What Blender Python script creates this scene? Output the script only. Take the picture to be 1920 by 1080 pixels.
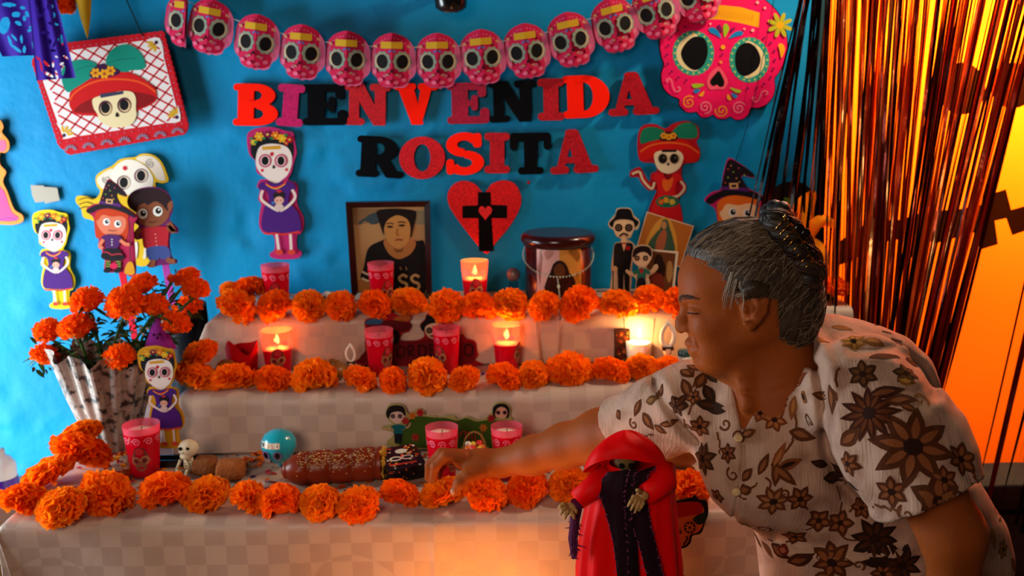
import bpy, bmesh, math, random
import numpy as np
from mathutils import Vector, Matrix
from mathutils.bvhtree import BVHTree
for o in list(bpy.data.objects): bpy.data.objects.remove(o, do_unlink=True)
SC = bpy.context.scene
COL = SC.collection
R = math.radians
PI = math.pi
random.seed(7)
RNG = np.random.default_rng(7)

# ------------------------------------------------------------------ camera
FPX = 1867.0
CAM_LOC = Vector((0.0, -2.6, 1.583))
CAM_R = Matrix.Rotation(R(78.0), 3, 'X') @ Matrix.Rotation(R(-0.9), 3, 'Z')
cam_d = bpy.data.cameras.new('camera'); cam = bpy.data.objects.new('camera', cam_d)
COL.objects.link(cam)
cam.matrix_world = Matrix.Translation(CAM_LOC) @ CAM_R.to_4x4()
cam_d.sensor_width = 36.0; cam_d.lens = 36.0 * FPX / 1920.0
cam_d.clip_start = 0.05
cam_d.dof.use_dof = True; cam_d.dof.focus_distance = 1.5; cam_d.dof.aperture_fstop = 5.6
SC.camera = cam
# ------------------------------------------------------------------ world, lights, exposure
SC.view_settings.view_transform = 'Standard'
SC.view_settings.look = 'None'
SC.view_settings.exposure = 0.0
SC.view_settings.gamma = 1.0
SC.view_settings.use_curve_mapping = False
W = bpy.data.worlds.new('world'); SC.world = W; W.use_nodes = True
bg = W.node_tree.nodes['Background']
bg.inputs[0].default_value = (0.70, 0.62, 0.60, 1); bg.inputs[1].default_value = 0.025

def lamp(name, kind, loc, energy, color, size=0.1, target=None, size_y=None):
    d = bpy.data.lights.new(name, kind); d.energy = energy; d.color = color
    if kind == 'AREA':
        d.size = size
        if size_y: d.shape = 'RECTANGLE'; d.size_y = size_y
    else: d.shadow_soft_size = size
    o = bpy.data.objects.new(name, d); COL.objects.link(o); o.location = loc
    if target is not None:
        o.rotation_euler = (Vector(target) - Vector(loc)).to_track_quat('-Z', 'Y').to_euler()
    return o
lamp('daylight_door', 'AREA', (-2.1, -0.70, 0.84), 76, (0.80, 0.93, 1.0), 0.8, (-0.9, 0.05, 0.80), 1.4)
rd = lamp('room_daylight', 'AREA', (-0.8, -3.4, 2.0), 4.5, (1.0, 0.78, 0.62), 0.9, (-0.05, -0.55, 0.78)); rd.data.spread = R(62)  # soft fill added from the front, spread narrowed to spare the upper wall
lamp('ceiling_bulb', 'POINT', (0.98, -0.42, 2.24), 48, (1.0, 0.84, 0.60), 0.05)
lamp('yard_light', 'AREA', (1.30, 0.34, 2.02), 150, (1.0, 0.84, 0.52), 0.5, (1.30, 0.0, 1.75))

# ------------------------------------------------------------------ helpers
def ray(px, py):
    return CAM_R @ Vector(((px - 960.0) / FPX, -(py - 540.0) / FPX, -1.0))
def U(px, py, Y):            # photo pixel -> point at depth plane Y
    d = ray(px, py); return CAM_LOC + d * ((Y - CAM_LOC.y) / d.y)
def UZ(px, py, Z):           # photo pixel -> point at height Z
    d = ray(px, py); return CAM_LOC + d * ((Z - CAM_LOC.z) / d.z)
def ppm(p):                  # pixels per metre at a point
    return FPX / -((CAM_R.transposed() @ (Vector(p) - CAM_LOC)).z)
def lin(c):
    if isinstance(c, str):
        c = c.lstrip('#'); c = [int(c[i:i + 2], 16) / 255 for i in (0, 2, 4)]
    return tuple((x / 12.92 if x <= 0.04045 else ((x + 0.055) / 1.055) ** 2.4) for x in c) + (1.0,)
MATS = {}
def mat(col, kind='paper'):
    key = (col, kind)
    if key in MATS: return MATS[key]
    m = bpy.data.materials.new(kind + '_' + str(col).strip('#')); m.use_nodes = True
    nt = m.node_tree; N = nt.nodes; L = nt.links; b = N['Principled BSDF']
    c = lin(col)
    if kind == 'paper': c = tuple(x * .74 for x in c[:3]) + (1.0,)
    b.inputs['Base Color'].default_value = c
    I = b.inputs
    def noise(scale, detail=3.0, coord='Object'):
        t = N.new('ShaderNodeTexCoord'); n = N.new('ShaderNodeTexNoise')
        n.inputs['Scale'].default_value = scale; n.inputs['Detail'].default_value = detail
        L.new(t.outputs[coord], n.inputs['Vector']); return n
    def bump(src, strength, dist=0.002):
        bp = N.new('ShaderNodeBump'); bp.inputs['Strength'].default_value = strength
        bp.inputs['Distance'].default_value = dist
        L.new(src, bp.inputs['Height']); L.new(bp.outputs[0], I['Normal']); return bp
    def mottle(n, amt):
        mx = N.new('ShaderNodeMixRGB'); mx.blend_type = 'MULTIPLY'; mx.inputs[0].default_value = amt
        mx.inputs[1].default_value = c
        L.new(n.outputs['Fac'], mx.inputs[2]); L.new(mx.outputs[0], I['Base Color'])
    I['Specular IOR Level'].default_value = 0.25
    if kind == 'paper':
        I['Roughness'].default_value = 0.6; I['Specular IOR Level'].default_value = 0.1
    elif kind == 'gloss':
        I['Roughness'].default_value = 0.18; I['Specular IOR Level'].default_value = 0.5
    elif kind == 'foam':
        I['Roughness'].default_value = 0.85; I['Specular IOR Level'].default_value = 0.04; n = noise(900, 1); bump(n.outputs['Fac'], 0.3, 0.0006)
    elif kind == 'glitter':
        I['Roughness'].default_value = 0.4
        t = N.new('ShaderNodeTexCoord'); v = N.new('ShaderNodeTexVoronoi'); v.inputs['Scale'].default_value = 480
        L.new(t.outputs['Object'], v.inputs['Vector'])
        mx = N.new('ShaderNodeMixRGB'); mx.blend_type = 'MULTIPLY'; mx.inputs[0].default_value = 0.75
        mx.inputs[1].default_value = tuple(min(1, x * 1.5) for x in c[:3]) + (1,)
        L.new(v.outputs['Color'], mx.inputs[2])
        bw = N.new('ShaderNodeRGBToBW'); L.new(v.outputs['Color'], bw.inputs[0]); L.new(bw.outputs[0], mx.inputs[2])
        L.new(mx.outputs[0], I['Base Color'])
        nm = N.new('ShaderNodeBump'); nm.inputs['Strength'].default_value = 0.5; nm.inputs['Distance'].default_value = 0.001
        L.new(bw.outputs[0], nm.inputs['Height']); L.new(nm.outputs[0], I['Normal'])
        I['Metallic'].default_value = 0.35
    elif kind == 'tissue':
        I['Roughness'].default_value = 0.8; I['Specular IOR Level'].default_value = 0.1
        tr = N.new('ShaderNodeBsdfTranslucent'); tr.inputs['Color'].default_value = c
        ms = N.new('ShaderNodeMixShader'); ms.inputs[0].default_value = 0.4
        L.new(b.outputs[0], ms.inputs[1]); L.new(tr.outputs[0], ms.inputs[2])
        L.new(ms.outputs[0], N['Material Output'].inputs[0])
    elif kind == 'leaf':
        I['Roughness'].default_value = 0.5; n = noise(40); mottle(n, 0.5)
    elif kind == 'cloth':
        I['Roughness'].default_value = 0.85; I['Specular IOR Level'].default_value = 0.1
        n = noise(700, 2); bump(n.outputs['Fac'], 0.25, 0.001)
    elif kind == 'satin':
        I['Roughness'].default_value = 0.5; I['Specular IOR Level'].default_value = 0.06; n = noise(14, 3); bump(n.outputs['Fac'], 0.25, 0.01)
    elif kind == 'wood':
        I['Roughness'].default_value = 0.22; I['Specular IOR Level'].default_value = 0.5
        n = noise(18, 5); mottle(n, 0.7)
    elif kind == 'bread':
        I['Roughness'].default_value = 0.35; n = noise(30, 5); mottle(n, 0.75); bump(n.outputs['Fac'], 0.3, 0.004)
    elif kind == 'crumb':
        I['Roughness'].default_value = 0.9; n = noise(160, 4); mottle(n, 0.6); bump(n.outputs['Fac'], 0.9, 0.004)
    elif kind == 'bone':
        I['Roughness'].default_value = 0.45; n = noise(90, 3); mottle(n, 0.35)
    elif kind == 'wax':
        I['Roughness'].default_value = 0.45; I['Subsurface Weight'].default_value = 0.5
        I['Subsurface Radius'].default_value = (0.02, 0.01, 0.005); I['Subsurface Scale'].default_value = 1.0
    elif kind == 'skin':
        I['Roughness'].default_value = 0.55; I['Specular IOR Level'].default_value = 0.12
        n = noise(26, 5); mottle(n, 0.3)
        n2 = noise(240, 4); bump(n2.outputs['Fac'], 0.22, 0.002)
        I['Subsurface Weight'].default_value = 0.12; I['Subsurface Radius'].default_value = (0.012, 0.005, 0.003)
        I['Subsurface Scale'].default_value = 1.0
    elif kind == 'hair':
        I['Roughness'].default_value = 0.5; I['Specular IOR Level'].default_value = 0.4; n = noise(420, 3); bump(n.outputs['Fac'], 0.5, 0.0015)
    elif kind == 'metal':
        I['Metallic'].default_value = 1.0; I['Roughness'].default_value = 0.25
    elif kind == 'foil':
        I['Metallic'].default_value = 0.85; I['Roughness'].default_value = 0.24
        n = noise(60, 2); bump(n.outputs['Fac'], 0.35, 0.003)
        tr = N.new('ShaderNodeBsdfTranslucent'); tr.inputs['Color'].default_value = c
        ms = N.new('ShaderNodeMixShader'); ms.inputs[0].default_value = 0.35
        L.new(b.outputs[0], ms.inputs[1]); L.new(tr.outputs[0], ms.inputs[2]); L.new(ms.outputs[0], N['Material Output'].inputs[0])
    elif kind == 'film':      # dark ink on translucent plastic
        I['Roughness'].default_value = 0.4
        tr = N.new('ShaderNodeBsdfTranslucent'); tr.inputs['Color'].default_value = c
        ms = N.new('ShaderNodeMixShader'); ms.inputs[0].default_value = 0.6
        L.new(b.outputs[0], ms.inputs[1]); L.new(tr.outputs[0], ms.inputs[2])
        L.new(ms.outputs[0], N['Material Output'].inputs[0])
    elif kind == 'glass':
        tp = N.new('ShaderNodeBsdfTransparent'); tp.inputs[0].default_value = tuple(.55 + .45 * x for x in c[:3]) + (1,)
        gl = N.new('ShaderNodeBsdfGlossy'); gl.inputs['Roughness'].default_value = 0.03
        lw = N.new('ShaderNodeLayerWeight'); lw.inputs['Blend'].default_value = 0.07
        ms = N.new('ShaderNodeMixShader'); L.new(lw.outputs['Fresnel'], ms.inputs[0])
        L.new(tp.outputs[0], ms.inputs[1]); L.new(gl.outputs[0], ms.inputs[2]); L.new(ms.outputs[0], N['Material Output'].inputs[0])
    elif kind == 'flame':
        e = N.new('ShaderNodeEmission'); e.inputs[0].default_value = c; e.inputs[1].default_value = 14.0
        L.new(e.outputs[0], N['Material Output'].inputs[0])
    MATS[key] = m
    return m

def mesh_obj(name, verts, faces, mats, parent=None, mi=None, smooth=False, loc=None):
    me = bpy.data.meshes.new(name)
    if loc is not None:
        lx, ly, lz = loc
        verts = [(v[0] - lx, v[1] - ly, v[2] - lz) for v in verts]
    me.from_pydata([tuple(v) for v in verts], [], [tuple(f) for f in faces])
    for m in (mats if isinstance(mats, (list, tuple)) else [mats]): me.materials.append(m)
    if mi is not None: me.polygons.foreach_set('material_index', np.asarray(mi, dtype=np.int32))
    if smooth: me.polygons.foreach_set('use_smooth', [True] * len(me.polygons))
    me.update()
    o = bpy.data.objects.new(name, me); COL.objects.link(o)
    if loc is not None and parent is None: o.location = loc
    if parent is not None: o.parent = parent
    return o
def tag(o, label, cat, group=None, kind=None):
    o['label'] = label; o['category'] = cat
    if group: o['group'] = group
    if kind: o['kind'] = kind
    return o
def thing(name, label, cat, loc, group=None, kind=None):
    o = bpy.data.objects.new(name, None); COL.objects.link(o); o.location = loc; o.empty_display_size = 0.02
    return tag(o, label, cat, group, kind)
def struct(o): o['kind'] = 'structure'; return o

class MB:                    # collects shapes into one mesh
    def __init__(s): s.v = []; s.f = []; s.mi = []; s.mats = []
    def m(s, material):
        if material not in s.mats: s.mats.append(material)
        return s.mats.index(material)
    def add(s, vs, fs, material):
        k = s.m(material); n = len(s.v)
        s.v += [tuple(v) for v in vs]
        for f in fs: s.f.append(tuple(i + n for i in f)); s.mi.append(k)
    def box(s, c, h, material, rot=None):
        vs = []
        for x in (-1, 1):
            for y in (-1, 1):
                for z in (-1, 1):
                    p = Vector((x * h[0], y * h[1], z * h[2]))
                    if rot is not None: p = rot @ p
                    vs.append(p + Vector(c))
        s.add(vs, [(0, 1, 3, 2), (4, 6, 7, 5), (0, 4, 5, 1), (2, 3, 7, 6), (0, 2, 6, 4), (1, 5, 7, 3)], material)
    def lathe(s, c, prof, material, n=24, sx=1, sy=1, axis=None, cap=True):
        vs = []; fs = []
        q = Vector((0, 0, 1)).rotation_difference(Vector(axis)).to_matrix() if axis is not None else None
        for r, z in prof:
            for i in range(n):
                a = 2 * PI * i / n; p = Vector((r * math.cos(a) * sx, r * math.sin(a) * sy, z))
                if q is not None: p = q @ p
                vs.append(p + Vector(c))
        for j in range(len(prof) - 1):
            for i in range(n):
                i2 = (i + 1) % n
                fs.append((j * n + i, j * n + i2, (j + 1) * n + i2, (j + 1) * n + i))
        if cap:
            if prof[0][0] > 1e-6: fs.append(tuple(range(n - 1, -1, -1)))
            if prof[-1][0] > 1e-6: fs.append(tuple((len(prof) - 1) * n + i for i in range(n)))
        s.add(vs, fs, material)
    def tube(s, pts, r, material, n=8, cap=True):
        pts = [Vector(p) for p in pts]; vs = []; fs = []
        rr = r if isinstance(r, (list, tuple)) else [r] * len(pts)
        up = Vector((0.13, 0.27, 0.95)).normalized(); prev = None
        for i, p in enumerate(pts):
            t = (pts[min(i + 1, len(pts) - 1)] - pts[max(i - 1, 0)]).normalized()
            if prev is None:
                a = t.cross(up)
                if a.length < 1e-3: a = t.cross(Vector((1, 0, 0)))
            else: a = prev - t * prev.dot(t)
            a.normalize(); prev = a; b = t.cross(a)
            for k in range(n):
                an = 2 * PI * k / n; vs.append(p + (a * math.cos(an) + b * math.sin(an)) * rr[i])
        for j in range(len(pts) - 1):
            for k in range(n):
                k2 = (k + 1) % n; fs.append((j * n + k, j * n + k2, (j + 1) * n + k2, (j + 1) * n + k))
        if cap: fs.append(tuple(range(n - 1, -1, -1))); fs.append(tuple((len(pts) - 1) * n + k for k in range(n)))
        s.add(vs, fs, material)
    def ball(s, c, r, material, n=14, rot=None):
        r = r if isinstance(r, (list, tuple)) else (r, r, r)
        vs = []; fs = []; m_ = n // 2
        for j in range(m_ + 1):
            th = PI * j / m_
            for i in range(n):
                a = 2 * PI * i / n
                p = Vector((r[0] * math.sin(th) * math.cos(a), r[1] * math.sin(th) * math.sin(a), r[2] * math.cos(th)))
                if rot is not None: p = rot @ p
                vs.append(p + Vector(c))
        for j in range(m_):
            for i in range(n):
                i2 = (i + 1) % n; fs.append((j * n + i, (j + 1) * n + i, (j + 1) * n + i2, j * n + i2))
        s.add(vs, fs, material)
    def grid(s, fn, nu, nv, material, closed_u=False):
        vs = [fn(u / (nu - (0 if closed_u else 1)), v / (nv - 1)) for v in range(nv) for u in range(nu)]
        fs = []
        for v in range(nv - 1):
            for u in range(nu if closed_u else nu - 1):
                u2 = (u + 1) % nu
                fs.append((v * nu + u, v * nu + u2, (v + 1) * nu + u2, (v + 1) * nu + u))
        s.add(vs, fs, material)
    def build(s, name, parent=None, loc=None, smooth=False):
        if loc is None and parent is not None: loc = tuple(parent.location)
        return mesh_obj(name, s.v, s.f, s.mats, parent, s.mi, smooth, loc)

def spline(pts, n=6, closed=True):       # Catmull-Rom through points
    P = [np.array(p, float) for p in pts]; out = []; m = len(P)
    rng_ = range(m) if closed else range(m - 1)
    for i in rng_:
        if closed: p0, p1, p2, p3 = P[i - 1], P[i], P[(i + 1) % m], P[(i + 2) % m]
        else: p0, p1, p2, p3 = P[max(i - 1, 0)], P[i], P[i + 1], P[min(i + 2, m - 1)]
        for k in range(n):
            t = k / n
            out.append(tuple(0.5 * ((2 * p1) + (-p0 + p2) * t + (2 * p0 - 5 * p1 + 4 * p2 - p3) * t * t + (-p0 + 3 * p1 - 3 * p2 + p3) * t ** 3)))
    if not closed: out.append(tuple(P[-1]))
    return out
def ell(cx, cy, rx, ry, rot=0, n=24):
    c, s_ = math.cos(R(rot)), math.sin(R(rot))
    return [(cx + rx * math.cos(a) * c - ry * math.sin(a) * s_, cy + rx * math.cos(a) * s_ + ry * math.sin(a) * c)
            for a in [2 * PI * i / n for i in range(n)]]
def stroke(pts, w, smooth=True):          # open stroke -> list of quads (2D)
    if smooth and len(pts) > 2: pts = spline(pts, 5, False)
    L_, R_ = [], []
    for i, p in enumerate(pts):
        a = pts[max(i - 1, 0)]; b = pts[min(i + 1, len(pts) - 1)]
        dx, dy = b[0] - a[0], b[1] - a[1]; l = math.hypot(dx, dy) or 1
        nx, ny = -dy / l * w / 2, dx / l * w / 2
        L_.append((p[0] + nx, p[1] + ny)); R_.append((p[0] - nx, p[1] - ny))
    return [(L_[i], L_[i + 1], R_[i + 1], R_[i]) for i in range(len(pts) - 1)]
def spiral(cx, cy, r, turns=1.6, rot=0, n=20, flip=1):
    return [(cx + flip * r * (0.12 + 0.88 * i / n) * math.cos(R(rot) + 2 * PI * turns * i / n), cy + r * (0.12 + 0.88 * i / n) * math.sin(R(rot) + 2 * PI * turns * i / n)) for i in range(n + 1)]
def scallop(pts, amp, step):              # bumps outwards along a closed polygon
    out = []; m = len(pts)
    A = sum(pts[i][0] * pts[(i + 1) % m][1] - pts[(i + 1) % m][0] * pts[i][1] for i in range(m))
    sg = 1 if A > 0 else -1
    for i in range(m):
        a, b = pts[i], pts[(i + 1) % m]; l = math.hypot(b[0] - a[0], b[1] - a[1])
        k = max(1, round(l / step)); nx, ny = (b[1] - a[1]) / l * sg, -(b[0] - a[0]) / l * sg
        for j in range(k):
            for t in (0, 0.25, 0.5, 0.75):
                q = (j + t) / k; h = amp * math.sin(PI * t)
                out.append((a[0] + (b[0] - a[0]) * q + nx * h, a[1] + (b[1] - a[1]) * q + ny * h))
    return out

def strips(poly, step):                   # slice a 2D polygon into narrow vertical quads so that it can follow a curved surface
    x0 = min(p[0] for p in poly); x1 = max(p[0] for p in poly); n = max(1, math.ceil((x1 - x0) / step)); m = len(poly); out = []
    def cross(x):
        ys = []
        for i in range(m):
            a, b = poly[i], poly[(i + 1) % m]
            if (a[0] <= x) != (b[0] <= x): ys.append(a[1] + (b[1] - a[1]) * (x - a[0]) / (b[0] - a[0]))
        return sorted(ys)
    e = (x1 - x0) * 1e-4
    for i in range(n):
        a, b = x0 + (x1 - x0) * i / n, x0 + (x1 - x0) * (i + 1) / n; A_, B_ = cross(a + e), cross(b - e)
        if len(A_) == len(B_):
            for j in range(0, len(A_) - 1, 2): out.append([(a, A_[j]), (b, B_[j]), (b, B_[j + 1]), (a, A_[j + 1])])
    return out

class Cut:                    # a flat printed cut-out: thick board + printed shapes, traced in photo pixels, standing at depth Y
    def __init__(s, name, label, cat, Y, base, basecol, thick=0.004, group=None, kind='paper', boardname='board', lean=0.0, smooth=True, nosm=False):
        pts = spline(base, 4) if smooth else base
        s.Y = Y; s.lean = lean
        s.z0 = min(U(p[0], p[1], Y).z for p in pts)
        P = [s.P(p, 0) for p in pts]
        cx = sum(p.x for p in P) / len(P)
        s.root = thing(name, label, cat, (cx, Y + thick, s.z0), group)
        s.parts = {}; s.k = 1; s.kind = kind
        m = MB(); n = len(P)
        Q = [p + Vector((0, thick, 0)) for p in P]
        fs = [tuple(range(n)), tuple(range(2 * n - 1, n - 1, -1))] + [(i, i + n, (i + 1) % n + n, (i + 1) % n) for i in range(n)]
        m.add(P + Q, fs, mat(basecol, kind)); s.parts[boardname] = m
    def P(s, p, layer):
        q = U(p[0], p[1], s.Y); return Vector((q.x, s.Y - 0.0005 * layer + (q.z - s.z0) * s.lean, q.z))
    AUTO = ('petal', 'ear', 'arm', 'leg', 'shoe', 'boot', 'foot', 'leaf', 'swirl', 'leg_bone', 'leaf_vein', 'ear_curl', 'tail')
    def get(s, part, col):
        if (part, col) != getattr(s, 'last', None): s.k += 0.25
        s.last = (part, col)
        if part in s.AUTO: part = part + '#a%d' % len(s.parts)
        return s.parts.setdefault(part, MB())
    def poly(s, part, col, pts, kind=None):
        m = s.get(part, col)
        P = [s.P(p, s.k) for p in pts]; m.add(P, [tuple(range(len(P)))], mat(col, kind or s.kind)); return s
    def sm(s, part, col, pts, n=5): return s.poly(part, col, spline(pts, n))
    def e(s, part, col, cx, cy, rx, ry=None, rot=0): return s.poly(part, col, ell(cx, cy, rx, rx if ry is None else ry, rot, 20 if rx > 4 else 10))
    def line(s, part, col, w, pts, smooth=True):
        m = s.get(part, col)
        for q in stroke(pts, w, smooth): m.add([s.P(p, s.k) for p in q], [(0, 1, 2, 3)], mat(col, s.kind))
        return s
    def flower(s, part, col, cx, cy, r, n=5, centre='#e8b23a', rot=0):
        for i in range(n):
            a = rot + 360 * i / n
            s.e(part, col, cx + r * .6 * math.cos(R(a)), cy + r * .6 * math.sin(R(a)), r * .42, r * (.33 if n < 8 else .17), a)
        s.e(part, centre, cx, cy, r * .28); return s
    def done(s):
        for k, m in s.parts.items():
            o = m.build(k.split('#')[0], s.root)
            if k in ('dot', 'fan', 'lattice', 'flower_crown', 'sash'): o['kind'] = 'stuff'
        return s.root
# ------------------------------------------------------------------ structure
T1, T2, T3 = 0.760, 0.899, 1.026          # tier heights
Y1, Y2, Y3 = -0.82, -0.47, -0.26          # tier front edges
XR = 0.82
WX = U(1563, 150, 0.0).x                  # right end of the blue wall

def wall_material():
    m = bpy.data.materials.new('blue_painted_plaster'); m.use_nodes = True
    nt = m.node_tree; N = nt.nodes; L = nt.links; b = N['Principled BSDF']
    tc = N.new('ShaderNodeTexCoord')
    n1 = N.new('ShaderNodeTexNoise'); n1.inputs['Scale'].default_value = 2.2; n1.inputs['Detail'].default_value = 6
    n2 = N.new('ShaderNodeTexNoise'); n2.inputs['Scale'].default_value = 30; n2.inputs['Detail'].default_value = 6
    L.new(tc.outputs['Object'], n1.inputs['Vector']); L.new(tc.outputs['Object'], n2.inputs['Vector'])
    r = N.new('ShaderNodeValToRGB')
    r.color_ramp.elements[0].position = 0.3; r.color_ramp.elements[0].color = lin('#0072a4')
    r.color_ramp.elements[1].position = 0.75; r.color_ramp.elements[1].color = lin('#048cbc')
    L.new(n1.outputs['Fac'], r.inputs[0])
    # small chips of bare white plaster
    v = N.new('ShaderNodeTexNoise'); v.inputs['Scale'].default_value = 11; v.inputs['Detail'].default_value = 8; v.inputs['Roughness'].default_value = 0.6
    L.new(tc.outputs['Object'], v.inputs['Vector'])
    cr = N.new('ShaderNodeValToRGB'); cr.color_ramp.elements[0].position = 0.755; cr.color_ramp.elements[1].position = 0.775
    L.new(v.outputs['Fac'], cr.inputs[0])
    mx = N.new('ShaderNodeMixRGB'); mx.inputs[2].default_value = lin('#b9dbe6'); L.new(cr.outputs[0], mx.inputs[0]); L.new(r.outputs[0], mx.inputs[1])
    L.new(mx.outputs[0], b.inputs['Base Color'])
    b.inputs['Roughness'].default_value = 0.5; b.inputs['Specular IOR Level'].default_value = 0.14
    bp = N.new('ShaderNodeBump'); bp.inputs['Strength'].default_value = 0.35; bp.inputs['Distance'].default_value = 0.006
    L.new(n2.outputs['Fac'], bp.inputs['Height']); L.new(bp.outputs[0], b.inputs['Normal'])
    return m
WALLM = wall_material()
def wall():
    x0, x1, z0, z1 = -3.0, WX, 0.0, 2.9
    nx, nz = 300, 230
    xs = np.linspace(x0, x1, nx); zs = np.linspace(z0, z1, nz)
    X, Z = np.meshgrid(xs, zs)
    D = np.zeros_like(X)
    r = np.random.default_rng(3)
    for _ in range(60):                       # slow undulation of hand-laid plaster
        cx, cz, s, a = r.uniform(x0, x1), r.uniform(z0, z1), r.uniform(.08, .3), r.uniform(-.0035, .0035)
        D += a * np.exp(-((X - cx) ** 2 + (Z - cz) ** 2) / (2 * s * s))
    spots = [(590, 215), (600, 300), (520, 330), (440, 400), (455, 450), (445, 260), (650, 330), (560, 520), (620, 470), (470, 340), (1330, 300), (1420, 250), (1290, 300), (1060, 330), (720, 350), (50, 640), (30, 720), (100, 780), (40, 880), (150, 590), (80, 900), (1460, 300), (1345, 420), (1240, 450), (60, 560), (20, 800)]
    for px, py in spots:
        c = U(px, py, 0)
        for q in range(3):
            cx, cz, s = c.x + r.uniform(-.03, .03), c.z + r.uniform(-.03, .03), r.uniform(.010, .022)
            D += r.choice([-1, 1]) * .0035 * np.exp(-((X - cx) ** 2 + (Z - cz) ** 2) / (2 * s * s))
    for _ in range(200):
        cx, cz, s, a = r.uniform(-1.6, x1), r.uniform(.8, 2.2), r.uniform(.008, .02), r.uniform(-.002, .002)
        D += a * np.exp(-((X - cx) ** 2 + (Z - cz) ** 2) / (2 * s * s))
    D = np.clip(D, -.007, .007)
    V = np.stack([X, D, Z], -1).reshape(-1, 3)
    idx = np.arange(nx * nz).reshape(nz, nx)
    F = np.stack([idx[:-1, :-1], idx[:-1, 1:], idx[1:, 1:], idx[1:, :-1]], -1).reshape(-1, 4)
    n = len(V)
    V = V.tolist() + [(x0, .12, z0), (x1, .12, z0), (x1, .12, z1), (x0, .12, z1)]
    F = F.tolist() + [(n, n + 3, n + 2, n + 1)]
    # right jamb of the opening
    jamb = [int(i) for i in idx[:, -1]]
    F += [tuple(jamb + [n + 2, n + 1])]
    o = mesh_obj('wall_back', V, F, WALLM, smooth=True); struct(o)
wall()
m = MB(); m.box((0, -1.0, -0.03), (4.5, 4.2, 0.03), mat('#5b4a40', 'cloth')); struct(m.build('floor'))

# orange plastic backdrop hung over the doorway
def sheet_material():
    m = bpy.data.materials.new('orange_plastic_sheet'); m.use_nodes = True
    nt = m.node_tree; N = nt.nodes; L = nt.links; b = N['Principled BSDF']
    c = lin('#ff4c05'); b.inputs['Base Color'].default_value = c; b.inputs['Roughness'].default_value = 0.35
    tr = N.new('ShaderNodeBsdfTranslucent'); tr.inputs['Color'].default_value = lin('#ff5a07')
    ms = N.new('ShaderNodeMixShader'); ms.inputs[0].default_value = 0.62
    tc = N.new('ShaderNodeTexCoord'); n = N.new('ShaderNodeTexNoise'); n.inputs['Scale'].default_value = 9; n.inputs['Detail'].default_value = 3
    L.new(tc.outputs['Object'], n.inputs['Vector'])
    bp = N.new('ShaderNodeBump'); bp.inputs['Strength'].default_value = 0.25; bp.inputs['Distance'].default_value = 0.01
    L.new(n.outputs['Fac'], bp.inputs['Height']); L.new(bp.outputs[0], b.inputs['Normal'])
    L.new(b.outputs[0], ms.inputs[1]); L.new(tr.outputs[0], ms.inputs[2]); L.new(ms.outputs[0], N['Material Output'].inputs[0])
    return m
YS = -0.02
zb = U(1880, 868, YS).z
sx0 = WX - 0.03
def shf(u, v):
    x = sx0 + (2.15 - sx0) * u; z = 2.7 + (zb - 2.7) * v
    return Vector((x, YS - 0.006 - 0.006 * math.sin(x * 21 + 1.3 * math.sin(z * 3)) - 0.004 * math.sin(z * 9), z))
sheet = thing('plastic_backdrop', 'bright orange plastic sheet printed with a pumpkin face behind the fringe', 'backdrop', (1.4, YS, zb))
m = MB(); m.grid(shf, 70, 50, sheet_material()); m.build('sheet', sheet, smooth=True)
def film(name, pts, sm=False):
    if sm: pts = spline(pts, 4)
    m = MB(); P = [U(p[0], p[1], YS - 0.022) for p in pts]; n = len(P)
    m.add(P + [p + Vector((0, .001, 0)) for p in P], [tuple(range(n)), tuple(range(2 * n - 1, n - 1, -1))] + [(i, i + n, (i + 1) % n + n, (i + 1) % n) for i in range(n)], mat('#6a4412', 'film'))
    m.build(name, sheet)
film('printed_eye', ell(1803, 166, 45, 49)); film('printed_eye', ell(1899, 160, 42, 43))
film('printed_mouth', [(1560, 462), (1632, 414), (1690, 412), (1716, 402), (1748, 396), (1800, 392), (1842, 384), (1858, 364), (1886, 355), (1896, 394), (1930, 384), (1930, 430), (1898, 441), (1887, 409), (1865, 414), (1871, 458), (1838, 468), (1826, 436), (1760, 455), (1732, 452), (1727, 488), (1700, 480), (1690, 448), (1650, 455), (1600, 488), (1565, 500)])

# dark cabinet added to fill the gap under the sheet and stop yard light
cb = thing('low_cabinet', 'added dark low cabinet filling the gap below the orange sheet', 'cabinet', (1.55, .05, 0))
m = MB(); m.box((1.55, .06, zb / 2 - .05), (.55, .07, zb / 2 - .055), mat('#241a16', 'wood')); m.build('body', cb)
m = MB(); m.box((1.55, .05, zb - .08), (.58, .10, .02), mat('#2e211b', 'wood')); m.build('top', cb)
for s in (-1, 1):
    m = MB(); m.box((1.55 + s * .27, -.018, zb / 2 - .05), (.25, .010, zb / 2 - .1), mat('#33241d', 'wood')); d = m.build('door', cb)
    m = MB(); m.ball((1.55 + s * .06, -.036, zb / 2), .012, mat('#b08c4a', 'metal')); k = m.build('knob', cb); k.parent = d; k.location = (0, 0, 0)

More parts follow.
